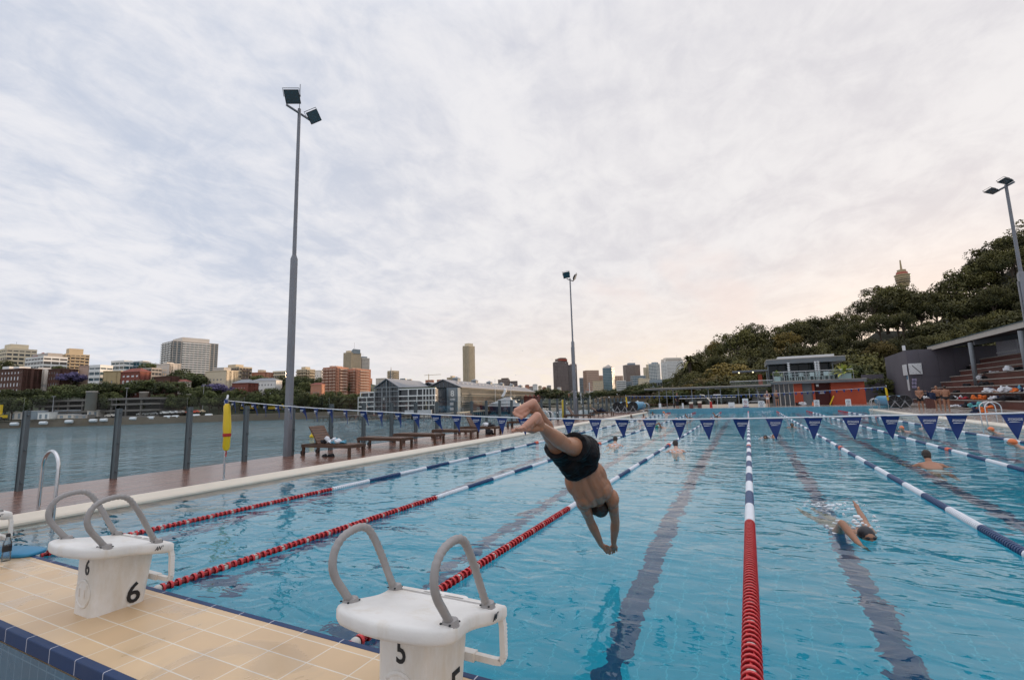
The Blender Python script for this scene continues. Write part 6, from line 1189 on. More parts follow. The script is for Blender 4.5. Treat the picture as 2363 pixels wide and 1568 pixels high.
B('low white flat roofed house with glazed corner on the ridge', c1, 950, 1120, 415, 495, 345, 'white_wall', 'bands', 3, 3, -15, .6, 'win_teal', .4, .45); B('glass fronted flat roofed house beside the low white one', c1, 1085, 1256, 425, 495, 350, 'bluegrey', 'bands', 3, 4, -15, .6, 'win_teal', .3, .25, [('box', 'flat_roof', -.05, 1.05, 417, 'white_wall')])
B('yellow brick house flank next to the red brick flats', c1, 893, 1042, 508, 630, 266, 'yellowbrick', 'punched', 3, 3, 12, .6, 'win_dark', .25, .35)
B('red brick flats with red tiled roof and white framed windows', c1, 1038, 1248, 515, 680, 258, 'brick_red', 'punched', 4, 4, -10, .5, 'win_pale', .62, .5, [('hip', 478, 'roof_tile_red')])
B('cream house with orange glinting windows left of the grey tower', c1, 1345, 1520, 445, 570, 300, 'pale', 'punched', 5, 6, -16, .6, 'window_glint', .4, .45, [('box', 'lift_tower', .3, .6, 428, 'pale')]); B('dark brick cottage below the house with glinting windows', c1, 1328, 1508, 556, 660, 258, 'brick_brown', 'punched', 3, 5, -10, .5, 'win_dark', .35, .4)
B('grey olive block behind the red brick flats', c1, 1190, 1350, 478, 600, 290, 'grey_wall', 'bands', 5, 4, -12, .6, 'win_dark', .3, .4); B('orange roofed cottage among the trees below the grey tower', c1, 1508, 1618, 600, 640, 262, 'pale', 'punched', 1, 4, 0, .6, 'win_dark', .4, .5, [('hip', 576, 'roof_tile_red')])
B('large grey apartment tower with balcony bands, biggest on the left ridge', c1, 1352, 1768, 250, 500, 400, 'grey_wall', 'balcony', 15, 8, -36, .85, 'win_blue', .9, .36, [('box', 'penthouse', .12, .95, 214, 'pale')], bal='white_wall')
B('cream block with small dash windows right of the grey tower', c1, 1768, 2018, 505, 650, 275, 'cream', 'punched', 4, 6, -14, .5, 'win_dark', .4, .28, [('box', 'roof_room', .25, .75, 474, 'grey_wall')]); B('brown balconied block behind the cream dash window block', c1, 1925, 2142, 470, 560, 330, 'tan', 'balcony', 4, 6, -20, .6, 'win_brown', .3, .35, [('box', 'penthouse', .1, .6, 446, 'tan')], bal='brown')
B('low brick block with a small tower near the flag pole', c1, 2135, 2335, 520, 560, 340, 'salmon', 'punched', 2, 8, -10, .5, 'win_dark', .4, .4, [('box', 'tower', .5, .68, 494, 'tan')]); B('red gabled house with white dormers on its roof', c1, 2010, 2190, 612, 670, 258, 'brick_red', 'punched', 2, 6, -10, .7, 'win_pale', .3, .4, [('hip', 575, 'wharf_roof')]); B('white terrace houses left of the near light pole', c1, 2185, 2400, 590, 650, 285, 'white_wall', 'punched', 2, 8, 0, .5, 'win_dark', .4, .5, [('hip', 565, 'wharf_roof')])
B('cream low block left of the near light pole on the ridge', c2, 238, 372, 505, 560, 380, 'cream', 'bands', 3, 6, -10, .5); B('tan balconied block right of the near light pole', c2, 440, 588, 490, 575, 360, 'tan', 'balcony', 5, 6, -22, .6, 'win_brown', .3, .35, [('box', 'penthouse', .3, .68, 468, 'tan')], bal='tan'); B('small white block left of the pink brick flats', c2, 588, 672, 502, 580, 380, 'white_wall', 'punched', 4, 4, -10, .6)
B('pink red brick flats with dense windows, left one of the pair', c2, 668, 868, 472, 700, 290, 'salmon', 'balcony', 11, 8, -22, .7, 'win_brown', .9, .36, [('box', 'roof_room', .3, .5, 458, 'pinkish'), ('box', 'roof_room', .6, .75, 460, 'pinkish')], bal='pinkish'); B('pink red brick flats with dense windows, right one of the pair', c2, 862, 1066, 488, 700, 300, 'salmon', 'balcony', 11, 8, -30, .8, 'win_brown', .9, .36, [('box', 'roof_room', .2, .4, 476, 'pinkish')], bal='pinkish'); B('low salmon red house before the pink brick flats', c2, 572, 676, 625, 700, 262, 'salmon', 'punched', 3, 5, -5, .6, 'win_dark', .35, .4, [('hip', 606, 'roof_tile_red')])
t = B('tall pale tower with curved sail roof and spire', c2, 850, 990, 345, 560, 620, 'tan', 'grid', 24, 12, -30, .8, 'win_brown', .35, .3, [('box', 'roof_room', .05, .5, 325, 'tan'), ('mast', .88, 258)]); 
mb = MB(); h_ = (pu(900, c2(0, 345)[1], 620).z)-t.location.z; w_ = 36; mb.prism([(0, 0)]+[(math.sin(PI/2*i/8)*-0+16*i/8, 0) for i in range(0)], 0, 0) if False else None
mb.add([(x, y, h_+z) for y in (3, 15) for x, z in ((3, 0), (4.2, 3), (6, 5), (8, 6), (8, 0))], [(0, 1, 2, 3, 4), (9, 8, 7, 6, 5), (0, 5, 6, 1), (1, 6, 7, 2), (2, 7, 8, 3), (3, 8, 9, 4)]); mb.build('sail_roof', 'steel_blue', t)
B('blue glass tower with pale right flank behind the pink flats', c2, 984, 1072, 392, 600, 640, 'pale', 'grid', 20, 6, -38, .9, 'win_blue', .3, .3, [('box', 'crown', .2, .75, 378, 'steel_blue'), ('mast', .4, 350)]); B('small salmon tower right of the pink flats', c2, 1068, 1104, 572, 640, 560, 'salmon', 'punched', 5, 3, -20, .7, 'win_dark', .4, .4)
B('tan tower block behind the wharf gable', c2, 1236, 1332, 502, 640, 520, 'tan', 'balcony', 9, 4, -36, .8, 'win_brown', .4, .35, bal='tan'); B('low grey block behind the wharf roof left of the gable', c2, 1138, 1240, 570, 640, 480, 'pale', 'punched', 4, 7, -10, .5, 'win_dark', .4, .4)
B('tall slender pale tower with rippled balconies, highest of the middle skyline', c2, 1893, 1996, 285, 640, 760, 'cream', 'balcony', 38, 6, -40, .9, 'win_brown', .5, .42, [('box', 'crown', .1, .95, 264, 'cream')], bal='cream')
B('small balconied tan block left of the slender tower', c2, 1754, 1856, 560, 630, 640, 'tan', 'balcony', 6, 4, -25, .7, 'win_brown', .4, .35, [('box', 'roof_room', .35, .65, 547, 'tan')], bal='tan'); 
for i, (a, b, y, m_) in enumerate(((1350, 1400, 572, 'bluegrey'), (1412, 1450, 578, 'pale'), (1570, 1640, 585, 'salmon'), (1670, 1740, 582, 'salmon'), (1850, 1900, 602, 'pale'), (2010, 2100, 615, 'brown'), (2095, 2210, 618, 'white_wall'))): B(['bluish roof top block', 'small pale roof top block', 'brick red roof top block', 'second brick red roof top block', 'pale roof top block', 'dark low roof block', 'white low block'][i]+' peeping over the wharf roof'+[' beside the gable', ' right of the bluish one', ' under the crane', ' right of the crane', ' at the foot of the slender tower', ' right of the slender tower', ' before the brown block'][i], c2, a, b, y, 660, 520, m_, 'punched', 4, 5, -8, .6, 'win_dark', .4, .4)
B('dark brown stepped block right of the wharf roof', c3, 74, 178, 578, 680, 560, 'brown', 'bands', 7, 5, -20, .6, 'win_brown', .4, .4, [('box', 'roof_room', .3, .95, 566, 'brown')]); B('lower brown block joined to the dark stepped block', c3, 170, 246, 594, 680, 570, 'darkbrown', 'punched', 6, 5, -10, .6, 'win_dark', .4, .4)
t = B('dark brown office tower with orange lettering on its crown', c3, 556, 688, 428, 700, 640, 'darkbrown', 'grid', 24, 13, 22, .6, 'win_brown', .3, .28, [('box', 'parapet', .0, 1.0, 421, 'pale'), ('box', 'sign_storey', .14, 1.0, 398, 'brown'), ('box', 'plant_room', .4, .9, 389, 'brown')])
w_ = max(c_.dimensions.x for c_ in t.children); hz_ = pu(1290, c3(0, 409)[1], 640).z-t.location.z; W_ = (pu(*c3(556, 428), 640)-pu(*c3(688, 428), 640)).length
tm = textmesh('HARGERS', W_*.145, 'rope_orange', 0, .01, .1); axis_obj(tm, 'roof_lettering', t, (W_*.07, W_*.6*.2-.5, hz_), (1, 0, 0), (0, 0, 1), (0, -1, 0))
B('darker arcaded office tower partly behind the second light pole', c3, 680, 760, 452, 700, 660, 'darkbrown', 'grid', 20, 8, 6, .7, 'win_dark', .3, .2, [('box', 'plant_room', .35, 1.0, 442, 'pinkish')]); B('small greenish block between the light pole and the pink tower', c3, 785, 828, 565, 680, 700, 'bluegrey', 'grid', 10, 4, 0, .6)
B('pinkish tower with small square windows right of the light pole', c3, 822, 954, 500, 700, 660, 'pinkish', 'grid', 15, 12, 14, .6, 'win_brown', .5, .5); B('pinkish lower wing attached to the right of the pink tower', c3, 948, 992, 545, 700, 670, 'pinkish', 'grid', 11, 4, 0, .6, 'win_brown', .5, .5); B('cream stepped flats in front of the pink tower', c3, 900, 995, 590, 690, 560, 'tan', 'punched', 7, 7, -8, .5, 'win_brown', .45, .4)
B('blue glass tower with a pyramid cap', c3, 986, 1102, 478, 700, 580, 'bluegrey', 'bands', 18, 8, -26, .8, 'win_teal', .35, .22, [('box', 'crown', .05, .95, 466, 'pale'), ('pyr', .0, 1.0, 446, 'grey_wall')]); B('pale narrow block right of the blue glass tower', c3, 1098, 1162, 548, 680, 640, 'pinkish', 'grid', 9, 4, 0, .6, 'win_brown', .5, .5)
B('white gridded low flats right of the blue glass tower', c3, 1108, 1192, 590, 670, 470, 'white_wall', 'grid', 6, 8, -6, .5, 'win_dark', .25, .3); B('white and blue low flats beside the gridded ones', c3, 1188, 1240, 598, 670, 480, 'bluegrey', 'grid', 6, 4, -6, .5, 'win_dark', .3, .35)
B('plain brown tower with a square roof room', c3, 1173, 1312, 452, 640, 820, 'brown', 'grid', 22, 16, 10, .5, 'win_brown', .45, .5, [('box', 'plant_room', .28, .72, 434, 'bluegrey')]); B('dark low office before the plain brown tower', c3, 1238, 1362, 545, 640, 640, 'bluegrey', 'bands', 6, 8, 8, .5, 'win_blue', .3, .35); B('cream block below the grey white twin tower', c3, 1298, 1404, 572, 660, 560, 'cream', 'punched', 6, 7, -10, .5, 'win_brown', .4, .4, [('box', 'roof_room', .1, .4, 566, 'cream')])
B('pale slab left of the grey twin tower', c3, 1343, 1402, 475, 650, 800, 'cream', 'grid', 18, 4, -8, .6, 'win_brown', .5, .5, [('box', 'lift_tower', .45, .8, 448, 'cream')]); B('grey white tower with a blue glass flank', c3, 1388, 1502, 440, 650, 780, 'white_wall', 'bands', 18, 5, -34, .9, 'win_blue', .3, .3, [('box', 'roof_room', .3, .9, 428, 'bluegrey')]); B('slim white tower between the grey tower and the flared tower', c3, 1498, 1542, 442, 640, 800, 'white_wall', 'grid', 18, 4, 0, .6, 'win_dark', .4, .4); t = B('pale gridded tower with flared top, right end of the skyline', c3, 1514, 1690, 420, 600, 820, 'white_wall', 'grid', 16, 20, 6, .5, 'win_brown', .4, .4, [('box', 'roof_edge', -.02, 1.02, 400, 'pale'), ('box', 'plant_room', .1, .95, 388, 'pale'), ('mast', .75, 362)])
B('flat roofed grey building among the trees below the flared tower', c3, 1400, 1510, 580, 610, 420, 'bluegrey', 'bands', 1, 5, -10, .6)
for i in range(22):   # small houses on the far hillside
    x = [250, 285, 330, 365, 400, 440, 480, 520, 610, 640, 700, 720, 745, 560, 660, 860, 900, 930, 960, 1130, 1180, 310][i]; y = [640, 655, 630, 645, 626, 640, 650, 636, 650, 690, 700, 690, 680, 700, 716, 675, 690, 680, 700, 668, 660, 668][i]
    B('small %s house on the hillside, %s from the left below the city towers' % (['white', 'tan', 'brick', 'grey'][i % 4], ordn(sorted(range(22), key=lambda q: [250, 285, 330, 365, 400, 440, 480, 520, 610, 640, 700, 720, 745, 560, 660, 860, 900, 930, 960, 1130, 1180, 310][q]).index(i))), c3, x-rr.uniform(14, 24), x+rr.uniform(14, 24), y, y+24, rr.uniform(440, 560), ['white_wall', 'tan', 'salmon', 'grey_wall'][i % 4], 'punched', 2, 4, rr.uniform(-20, 20), .7, 'win_dark', .4, .45, [('hip', y-8, ['roof_tile_red', 'wharf_roof', 'brown'][i % 3])], 'hillside_house', 'houses on the far hillside')
for i in range(4): B('red brick terrace house by the marina, %s from the left' % ORD[i], c3, 300+36*i, 336+36*i, 728, 750, 330, 'brick_red', 'punched', 2, 2, 0, .8, 'win_dark', .3, .35, [('pyr', .1, .9, 710, 'roof_tile_red')], 'terrace_house', 'red terrace houses by the marina')
# tower with turret
p0 = pu(2085, 660, 900); t = thing('observation_tower', 'distant golden observation tower with turret and mast above the trees', 'tower', (p0.x, p0.y, p0.z-60)); sc_ = 900/FPX
z = lambda y: (660-y)*sc_*1.35+60 if False else 60+(660-y)*sc_
R_ = 18*sc_*.8; prof = [(R_*.72, z(661)), (R_*.84, z(655)), (R_, z(640)), (R_*.98, z(636)), (R_*1.08, z(635)), (R_*1.06, z(633)), (R_*.80, z(632)), (R_*.72, z(626)), (R_*.6, z(625)), (R_*.6, z(621)), (R_*.15, z(620))]
obj('turret', shade(MB().lathe(prof, n=28).mesh('turret', mm('gold_metal', (.42, .31, .17), .5, .15, .05) and 'gold_metal'), .4), t); mb = MB()
for y in (652, 647, 643): mb.lathe([(R_*.955, z(y)), (R_*1.0, z(y)+.6), (R_*1.0, z(y-1.2)), (R_*.96, z(y-1.5))], n=28)
mb.build('window_rings', 'win_brown', t); obj('red_level', MB().lathe([(R_*.82, z(631.5)), (R_*.74, z(626.5))], n=28).mesh('red_level', mm('tower_red', (.4, .1, .06), .5, .1) and 'tower_red'), t); obj('mast', MB().lathe([(R_*.16, z(620)), (R_*.09, z(597))], n=8).mesh('mast', 'gold_metal'), t); obj('shaft', MB().lathe([(R_*.28, -40), (R_*.28, z(661))], n=12).mesh('shaft', 'gold_metal'), t)
# ------------------------------------------------------------------ finger wharf
mm('wharf_dark', (.04, .065, .07), .8, .2, .3)
A_ = (FH*.972+RH*.235).normalized(); B_ = (RH*.972-FH*.235).normalized(); O_ = uv(205, -67.5, 0); wrz = math.atan2(B_.y, B_.x)
wh = thing('wharf_building', 'old timber wharf apartments with gabled roofs and white balcony frames on piles', 'building', (O_.x, O_.y, -3.0), wrz)
def wb(name, mk, x0, x1, y0, y1, z0, z1, par=None, **k): return MB().box(x0, x1, y0, y1, z0+3, z1+3).build(name, mk, par or wh, **k)
wb('wharf_deck', 'concrete_dark', -6, 46, -4, 195, -3.0, -2.5); mb = MB()
for i in range(26): mb.lathe([(.25, -2.5), (.25, .05)], (-5.5+i*2, -3.5, 0), n=6)
for i in range(60): mb.lathe([(.25, -2.5), (.25, .05)], (45.5, -3+i*3.3, 0), n=6)
mb.build('pile', 'concrete_dark', wh, kind='stuff')
for nm, x0, x1, zt in (('left_wing', 1.05, 7.9, 7.0), ('center_block', 7.9, 19.3, 8.9), ('right_wing', 19.3, 36, 7.9)):
    wb('glazing', 'win_dark', x0+.2, x1-.2, 1.2, 18, -2.5, zt-.2)
wb('glazing', 'win_dark', .2, 1.2, 1.2, 14, -2.5, 5.0)
W1 = MB(); zoff = 3
def mem(mb, x0, x1, z0, z1, y0=-.1, y1=.25): mb.box(x0, x1, y0, y1, z0+zoff, z1+zoff)
for zz, xa, xb in ((1.0, 0, 7.9), (2.95, 0, 7.9), (5.0, 0, 7.9), (7.1, 1.05, 7.9), (1.0, 19.3, 35.9), (2.95, 19.3, 35.9), (5.0, 19.3, 35.9), (7.9, 19.3, 35.9)): mem(W1, xa, xb, zz-.22, zz+.22, -.1, 1.6)
for x, za, zb_ in ((0, -2.5, 5), (4.1, -2.5, 5), (1.05, 5, 7.1), (5.1, 5, 7.1), (7.7, -2.5, 7.1), (23.6, 5, 7.9), (27.7, 5, 7.9), (23.6, -2.5, 5), (27.5, -2.5, 5), (30.2, -2.5, 7.9), (31.6, 1, 7.9), (33.0, -2.5, 7.9), (34.4, 1, 7.9), (35.7, -2.5, 7.9)): mem(W1, x, x+.28, za, zb_, -.13, .22)
W1.build('balcony_frame', 'white_wall', wh); W2 = MB()
for x in (7.9, 11.4, 13.4, 15.1, 19.0): mem(W2, x, x+.3, -2.5, 8.9 if x not in (13.4,) else 12, -.2, .15)
for zz in (1.0, 2.95, 5.0, 7.2, 8.9): mem(W2, 7.9, 19.3, zz-.15, zz+.15, -.17, .5)
for k in range(16): mem(W2, 8.2+k*.7, 8.28+k*.7, -2.5, 8.8, .3, .4)
W2.build('center_frame', 'wharf_grey', wh)
wb('solid_panel', 'white_wall', 11.6, 12.6, .35, .45, 3.6, 4.7); wb('lower_terrace', 'roof_white', 24, 36, -3.8, -3.6, -2.5, -.9); wb('hedge', 'leaf_shrub' if False else 'land_green', 19.5, 35, 2.0, 3.5, 7.95, 8.7)
def gable(x0, x1, ze, za, y0, y1, ov, nm='roof', face=True):
    xm = (x0+x1)/2; mb = MB(); e = ov; sl_ = (za-ze)/(xm-x0)
    mb.add([(x0-e, y0-e, ze-sl_*e+3), (xm, y0-e, za+3), (xm, y1, za+3), (x0-e, y1, ze-sl_*e+3), (x0-e, y0-e, ze-sl_*e+3.3), (xm, y0-e, za+3.3), (xm, y1, za+3.3), (x0-e, y1, ze-sl_*e+3.3)], [(0, 1, 2, 3), (7, 6, 5, 4), (0, 4, 5, 1), (1, 5, 6, 2), (2, 6, 7, 3), (3, 7, 4, 0)])
    mb.add([(x1+e, y0-e, ze-sl_*e+3), (xm, y0-e, za+3), (xm, y1, za+3), (x1+e, y1, ze-sl_*e+3), (x1+e, y0-e, ze-sl_*e+3.3), (xm, y0-e, za+3.3), (xm, y1, za+3.3), (x1+e, y1, ze-sl_*e+3.3)], [(3, 2, 1, 0), (4, 5, 6, 7), (1, 5, 4, 0), (2, 6, 5, 1), (3, 7, 6, 2), (0, 4, 7, 3)])
    r_ = mb.build(nm, 'wharf_roof', wh)
    if face: MB().add([(x0, y0+.6, ze+3), (x1, y0+.6, ze+3), (xm, y0+.6, za+3-.1), (x0, y0+12, ze+3), (x1, y0+12, ze+3), (xm, y0+12, za+3-.1)], [(0, 1, 2), (5, 4, 3), (0, 3, 4, 1)]).build('gable_glazing', 'win_dark', r_)
    mb = MB()
    for k in range(1, 8): x = x0+(x1-x0)*k/8; zt = ze+(za-ze)*(1-abs(x-xm)/(xm-x0)); mb.box(x-.08, x+.08, y0+.4, y0+.6, ze+3, zt+2.9)
    mb.build('gable_bars', 'steel_blue', r_); return r_
gable(7.9, 19.3, 8.9, 12.5, 0, 34, .5)
for nm, x0, x1, y0 in (('roof', 9, 25, 36), ('roof', 25.5, 41.5, 15)):
    gable(x0, x1, 8.6, 12.0, y0, 190, .6); wb('long_wall', 'wharf_dark', x0+.5, x1-.5, y0+1, 189, -2.5, 8.5)
wb('end_tower', 'steel_blue', 36.0, 41.2, 12.6, 16.2, -2.5, 8.3); wb('sign_panel', 'wharf_grey', 37.0, 40.6, 12.4, 12.58, 3.5, 8.0)
tm = textmesh('8', 3.6, 'white_wall', 0, .02, .03); axis_obj(tm, 'number', wh, (38.8, 12.3, 8.6), (1, 0, 0), (0, 0, 1), (0, -1, 0))
for k in range(3): wb('end_window', 'win_pale', 37.6, 40, 12.42, 12.56, -1.6+k*2.2, -.4+k*2.2)
mm('wharf_cream2', (.15, .15, .135), .8, .3, .3); BAY = MB()
for zz in (-2.2, 1.3, 4.9):
    BAY.box(0, .55, 0, 2.1, zz+3.0+3, zz+3.3+3); BAY.box(.45, .52, .05, 2.05, zz+.45+3, zz+1.0+3); BAY.box(0, .08, .3, .7, zz+.3+3, zz+2.6+3); BAY.box(0, .08, 1.4, 1.8, zz+.3+3, zz+2.6+3)
BAY.box(.45, .56, -.06, .06, .5, 11.4); BAYM = BAY.mesh('window_bay', 'wharf_cream2')
for k in range(82): obj('window_bay', BAYM, wh, (41.0, 17+k*2.1, 0))
for k in range(6): MB().box(32.2, 34.8, 30+k*28, 34+k*28, 14.6, 16.2).add([(31.8, 29.6+k*28, 16.2), (35.2, 29.6+k*28, 16.2), (35.2, 34.4+k*28, 16.2), (31.8, 34.4+k*28, 16.2), (33.5, 32+k*28, 17.2)], [(0, 1, 4), (1, 2, 4), (2, 3, 4), (3, 0, 4)]).build('roof_vent', 'wharf_grey', wh)
for k in range(26): wb('skylight', 'roof_white', 37.2, 38.6, 20+k*6.4, 21.6+k*6.4, 10.66, 10.72).rotation_euler = (0, 0, 0)
wb('side_boardwalk', 'wharf_cream', 41.5, 46, 2, 190, -2.5, -2.3)
p_ = pu(*c2(1272, 580), 420); t = thing('ship_mast', 'grey lattice ship mast rising behind the wharf gable', 'mast', (p_.x, p_.y, p_.z-8)); H_ = (pu(*c2(1272, 470), 420).z-p_.z)+8; mb = MB(); mb.lathe([(1.0, 0), (.5, H_*.75), (.12, H_)], n=6)
for f_ in (.45, .55, .66, .75): mb.box(-2.2*(1.2-f_), 2.2*(1.2-f_), -.3, .3, H_*f_, H_*f_+.5)
mb.build('lattice', 'grey_metal', t)
p_ = pu(*c2(1600, 590), 700); t = thing('tower_crane', 'tiny tower crane above the wharf roof', 'crane', p_-V((0, 0, 10))); MB().box(-.4, .4, -.4, .4, 0, 18).build('mast', 'tan', t); MB().box(-8, 22, -.3, .3, 18.1, 18.7).add([(-.6, -.4, 18.7), (.6, -.4, 18.7), (0, .3, 21)], [(0, 1, 2)]).build('jib', 'tan', t)
# ------------------------------------------------------------------ left shore details
t = thing('car_park', 'multi level concrete car park with open decks on the far left quay', 'building', uv(232, -225, -1.4), YAW-.12)
for j, z_ in enumerate((0.0, 3.0, 6.0, 8.6)): MB().box(-12, 52, 0, 22, z_, z_+.9).build('parking_deck', 'concrete_dark', t)
mb = MB(); [mb.box(x-.35, x+.35, .6, 1.3, 0, 9) for x in range(-10, 52, 8)]; mb.build('columns', 'concrete_dark', t); MB().box(-12, 52, 5, 21, 0, 8.6).build('interior_shade', 'black', t)  # solid black block stands in for the shade between the open decks
for i, (x, y0, y1, w_) in enumerate(((785, 693, 850, 78), (1240, 698, 850, 64), (1642, 718, 830, 46))):
    u_ = 233 if False else 225+i*9; a = pu(*c1(x, y0), u_); b = pu(*c1(x, y1), u_); r_ = w_*.26546/FPX*u_/2; MB().lathe([(r_, 0), (r_, a.z-b.z), (r_*1.06, a.z-b.z), (r_*1.06, a.z-b.z+.7)], n=18).build('stair_tower', 'concrete', None, True, (b.x, b.y, b.z), label=['round concrete stair tower on the left quay, leftmost and widest', 'round concrete stair tower on the left quay, middle one', 'round concrete stair tower on the left quay, slim right one'][i], cat='tower', group='round stair towers of the car park')
FEND = shade(MB().lathe([(.2, -1.6), (.7, -1.5), (.75, -1.2), (.75, 1.2), (.7, 1.5), (.2, 1.6)], (0, 0, 0), (1, 0, 0), 12).mesh('quay_fender', 'sign_white'), .6)
for i, (x, y) in enumerate(((125, 965), (377, 956), (600, 944), (810, 935), (903, 931), (1158, 918), (1312, 912), (1455, 905), (1525, 903), (1706, 893), (1815, 889))):
    X_ = c1(x, y)[0]; v_ = (X_-1181.5)/FPX*216; p_ = pu(*c1(x, y), SHORE(v_)-1.2); obj('quay_fender', FEND, None, p_, 'white cylindrical fender on the far quay, %s from the left' % ordn(i), 'fender', 'white fenders along the far quay').rotation_euler = (0, 0, YAW)
def shed(x0, x1, y0, y1, u_, mk, label, name='shed', cat='shed'):
    a, b = pu(*c1(x0, y0), u_), pu(*c1(x1, y1), u_); w_ = (V((b.x, b.y, 0))-V((a.x, a.y, 0))).length; t = thing(name, label, cat, (a.x, a.y, b.z-.4), YAW, 'sheds and containers on the far quay'); h_ = a.z-b.z+.4
    MB().box(0, w_, 0, 4, 0, h_).build('body', mk, t); mb = MB(); mb.box(-.2, w_+.2, -.2, 4.2, h_, h_+.2); mb.build('roof', 'roof_white', t)
    mb = MB(); n_ = max(2, int(w_/3)); [mb.box(w_*(k+.3)/n_, w_*(k+.7)/n_, -.05, -.01, h_*.1, h_*.75) for k in range(n_)]; mb.build('doors', 'bluegrey', t); return t
shed(92, 190, 858, 918, 222, 'pale', 'pale shed on the far quay at the left'); shed(190, 336, 856, 918, 222, 'bluegrey', 'grey blue shed on the far quay behind the first post'); shed(330, 424, 868, 915, 221, 'white_wall', 'white container on the far quay', 'container', 'container'); shed(470, 750, 850, 880, 232, 'bluegrey', 'long grey low shed on the far quay'); shed(760, 850, 848, 895, 228, 'pale', 'pale box shed at the foot of the widest stair tower'); shed(500, 640, 885, 908, 224, 'pale', 'white tent like shelter on the far quay'); shed(640, 760, 890, 908, 224, 'grey_wall', 'grey low shelter right of the white one'); shed(2395, 2570, 805, 845, 262, 'steel_blue', 'blue grey shed right of the near light pole across the water')
def vehicle(x, y, u_, mk, label, i, L=4.4):
    p_ = pu(*c1(x, y), u_); t = thing('parked_car', label, 'car', (p_.x, p_.y, p_.z-.5), YAW, 'vehicles parked on the far quay'); mb = MB(); prof = [(-L/2, .3), (-L/2, .85), (-L*.3, .95), (-L*.18, 1.45), (L*.22, 1.45), (L*.36, .95), (L/2, .85), (L/2, .3)]
    mb.add([(x_, y_, z_) for y_ in (-.85, .85) for x_, z_ in prof], [tuple(range(8)), tuple(range(15, 7, -1))]+[(i_, 8+i_, 8+(i_+1) % 8, (i_+1) % 8) for i_ in range(8)]); mb.build('body', mk, t); MB().box(-L*.2, L*.24, -.88, .88, 1.0, 1.35).build('windows', 'win_dark', t)
    for sx in (-1, 1): MB().lathe([(.33, -.95), (.33, .95)], (sx*L*.3, 0, .33), (0, 1, 0), 12).build('wheel', 'black', t)
for i, (x, y, mk) in enumerate(((1235, 882, 'white_wall'), (1285, 880, 'white_wall'), (1340, 876, 'roof_white'), (1400, 872, 'white_wall'), (1465, 868, 'white_wall'), (1510, 866, 'roof_white'), (1570, 864, 'grey_wall'), (1660, 862, 'rope_orange'), (1700, 860, 'rope_orange'), (1740, 858, 'beige'), (960, 895, 'pale'), (1000, 892, 'white_wall'))): vehicle(x, y, SHORE((c1(x, y)[0]-1181)/FPX*230)+6, mk, '%s vehicle on the far quay, %s along the parked row' % ({'white_wall': 'white', 'roof_white': 'silver', 'grey_wall': 'grey', 'rope_orange': 'orange', 'beige': 'beige', 'pale': 'cream'}[mk], ordn(i)), i)
for i, (x, y) in enumerate(((2125, 845), (2180, 845), (2365, 845), (2410, 843))):
    p_ = pu(*c1(x, y), 250); t = thing('excavator', ['yellow excavator on the far quay, left of the flag pole post', 'yellow excavator on the far quay, right beside the flag pole post', 'yellow loader on the far quay left of the near light pole', 'yellow loader on the far quay touching the near light pole'][i], 'machine', (p_.x, p_.y, p_.z-.3), YAW, 'yellow machines on the far quay'); MB().box(-2, 2, -1, 1, 0, .9).build('tracks', 'dark_metal', t); MB().box(-1.6, 1.2, -.9, .9, .9, 2.4).box(.2, 1.2, -.8, .8, 2.4, 3.2).build('cab', 'yellow', t); mb = MB(); mb.beam((1, 0, 1.8), (2.6, 0, 3.6), .4, .5); mb.beam((2.6, 0, 3.6), (3.6, 0, 1.2), .35, .4); mb.build('boom', 'yellow', t)
p_ = pu(*c1(8, 925), 214); t = thing('mobile_crane', 'yellow crane machine at the left edge of the far quay', 'crane', (p_.x, p_.y, p_.z), YAW); MB().box(-3, 1.8, -1, 1, .6, 1.9).build('chassis', 'yellow', t); MB().box(-1.2, -.2, -.5, .5, 2.2, 6.5).build('mast', 'yellow', t); mb = MB(); [mb.lathe([(.6, -1.3), (.6, 1.3)], (x, 0, .6), (0, 1, 0), 12) for x in (-2.3, -.8, 1.1)]; mb.build('wheel', 'black', t)
for i, (x, y0, y1, u_) in enumerate(((118, 752, 870, 225), (455, 728, 862, 225), (832, 700, 850, 228), (1088, 655, 870, 228), (1760, 625, 850, 240), (2277, 668, 800, 250), (2545, 730, 800, 255))):
    a, b = pu(*c1(x, y0), u_), pu(*c1(x, y1), u_); h_ = a.z-b.z; t = thing('street_lamp', 'thin grey lamp post on the far shore, %s from the left' % ORD[i], 'street lamp', b, YAW, 'lamp posts on the far shore'); MB().lathe([(.14, 0), (.08, h_)], n=8).build('post', 'galv', t); MB().box(-.9, .9, -.15, .15, h_, h_+.2).build('lamp_head', 'galv', t)
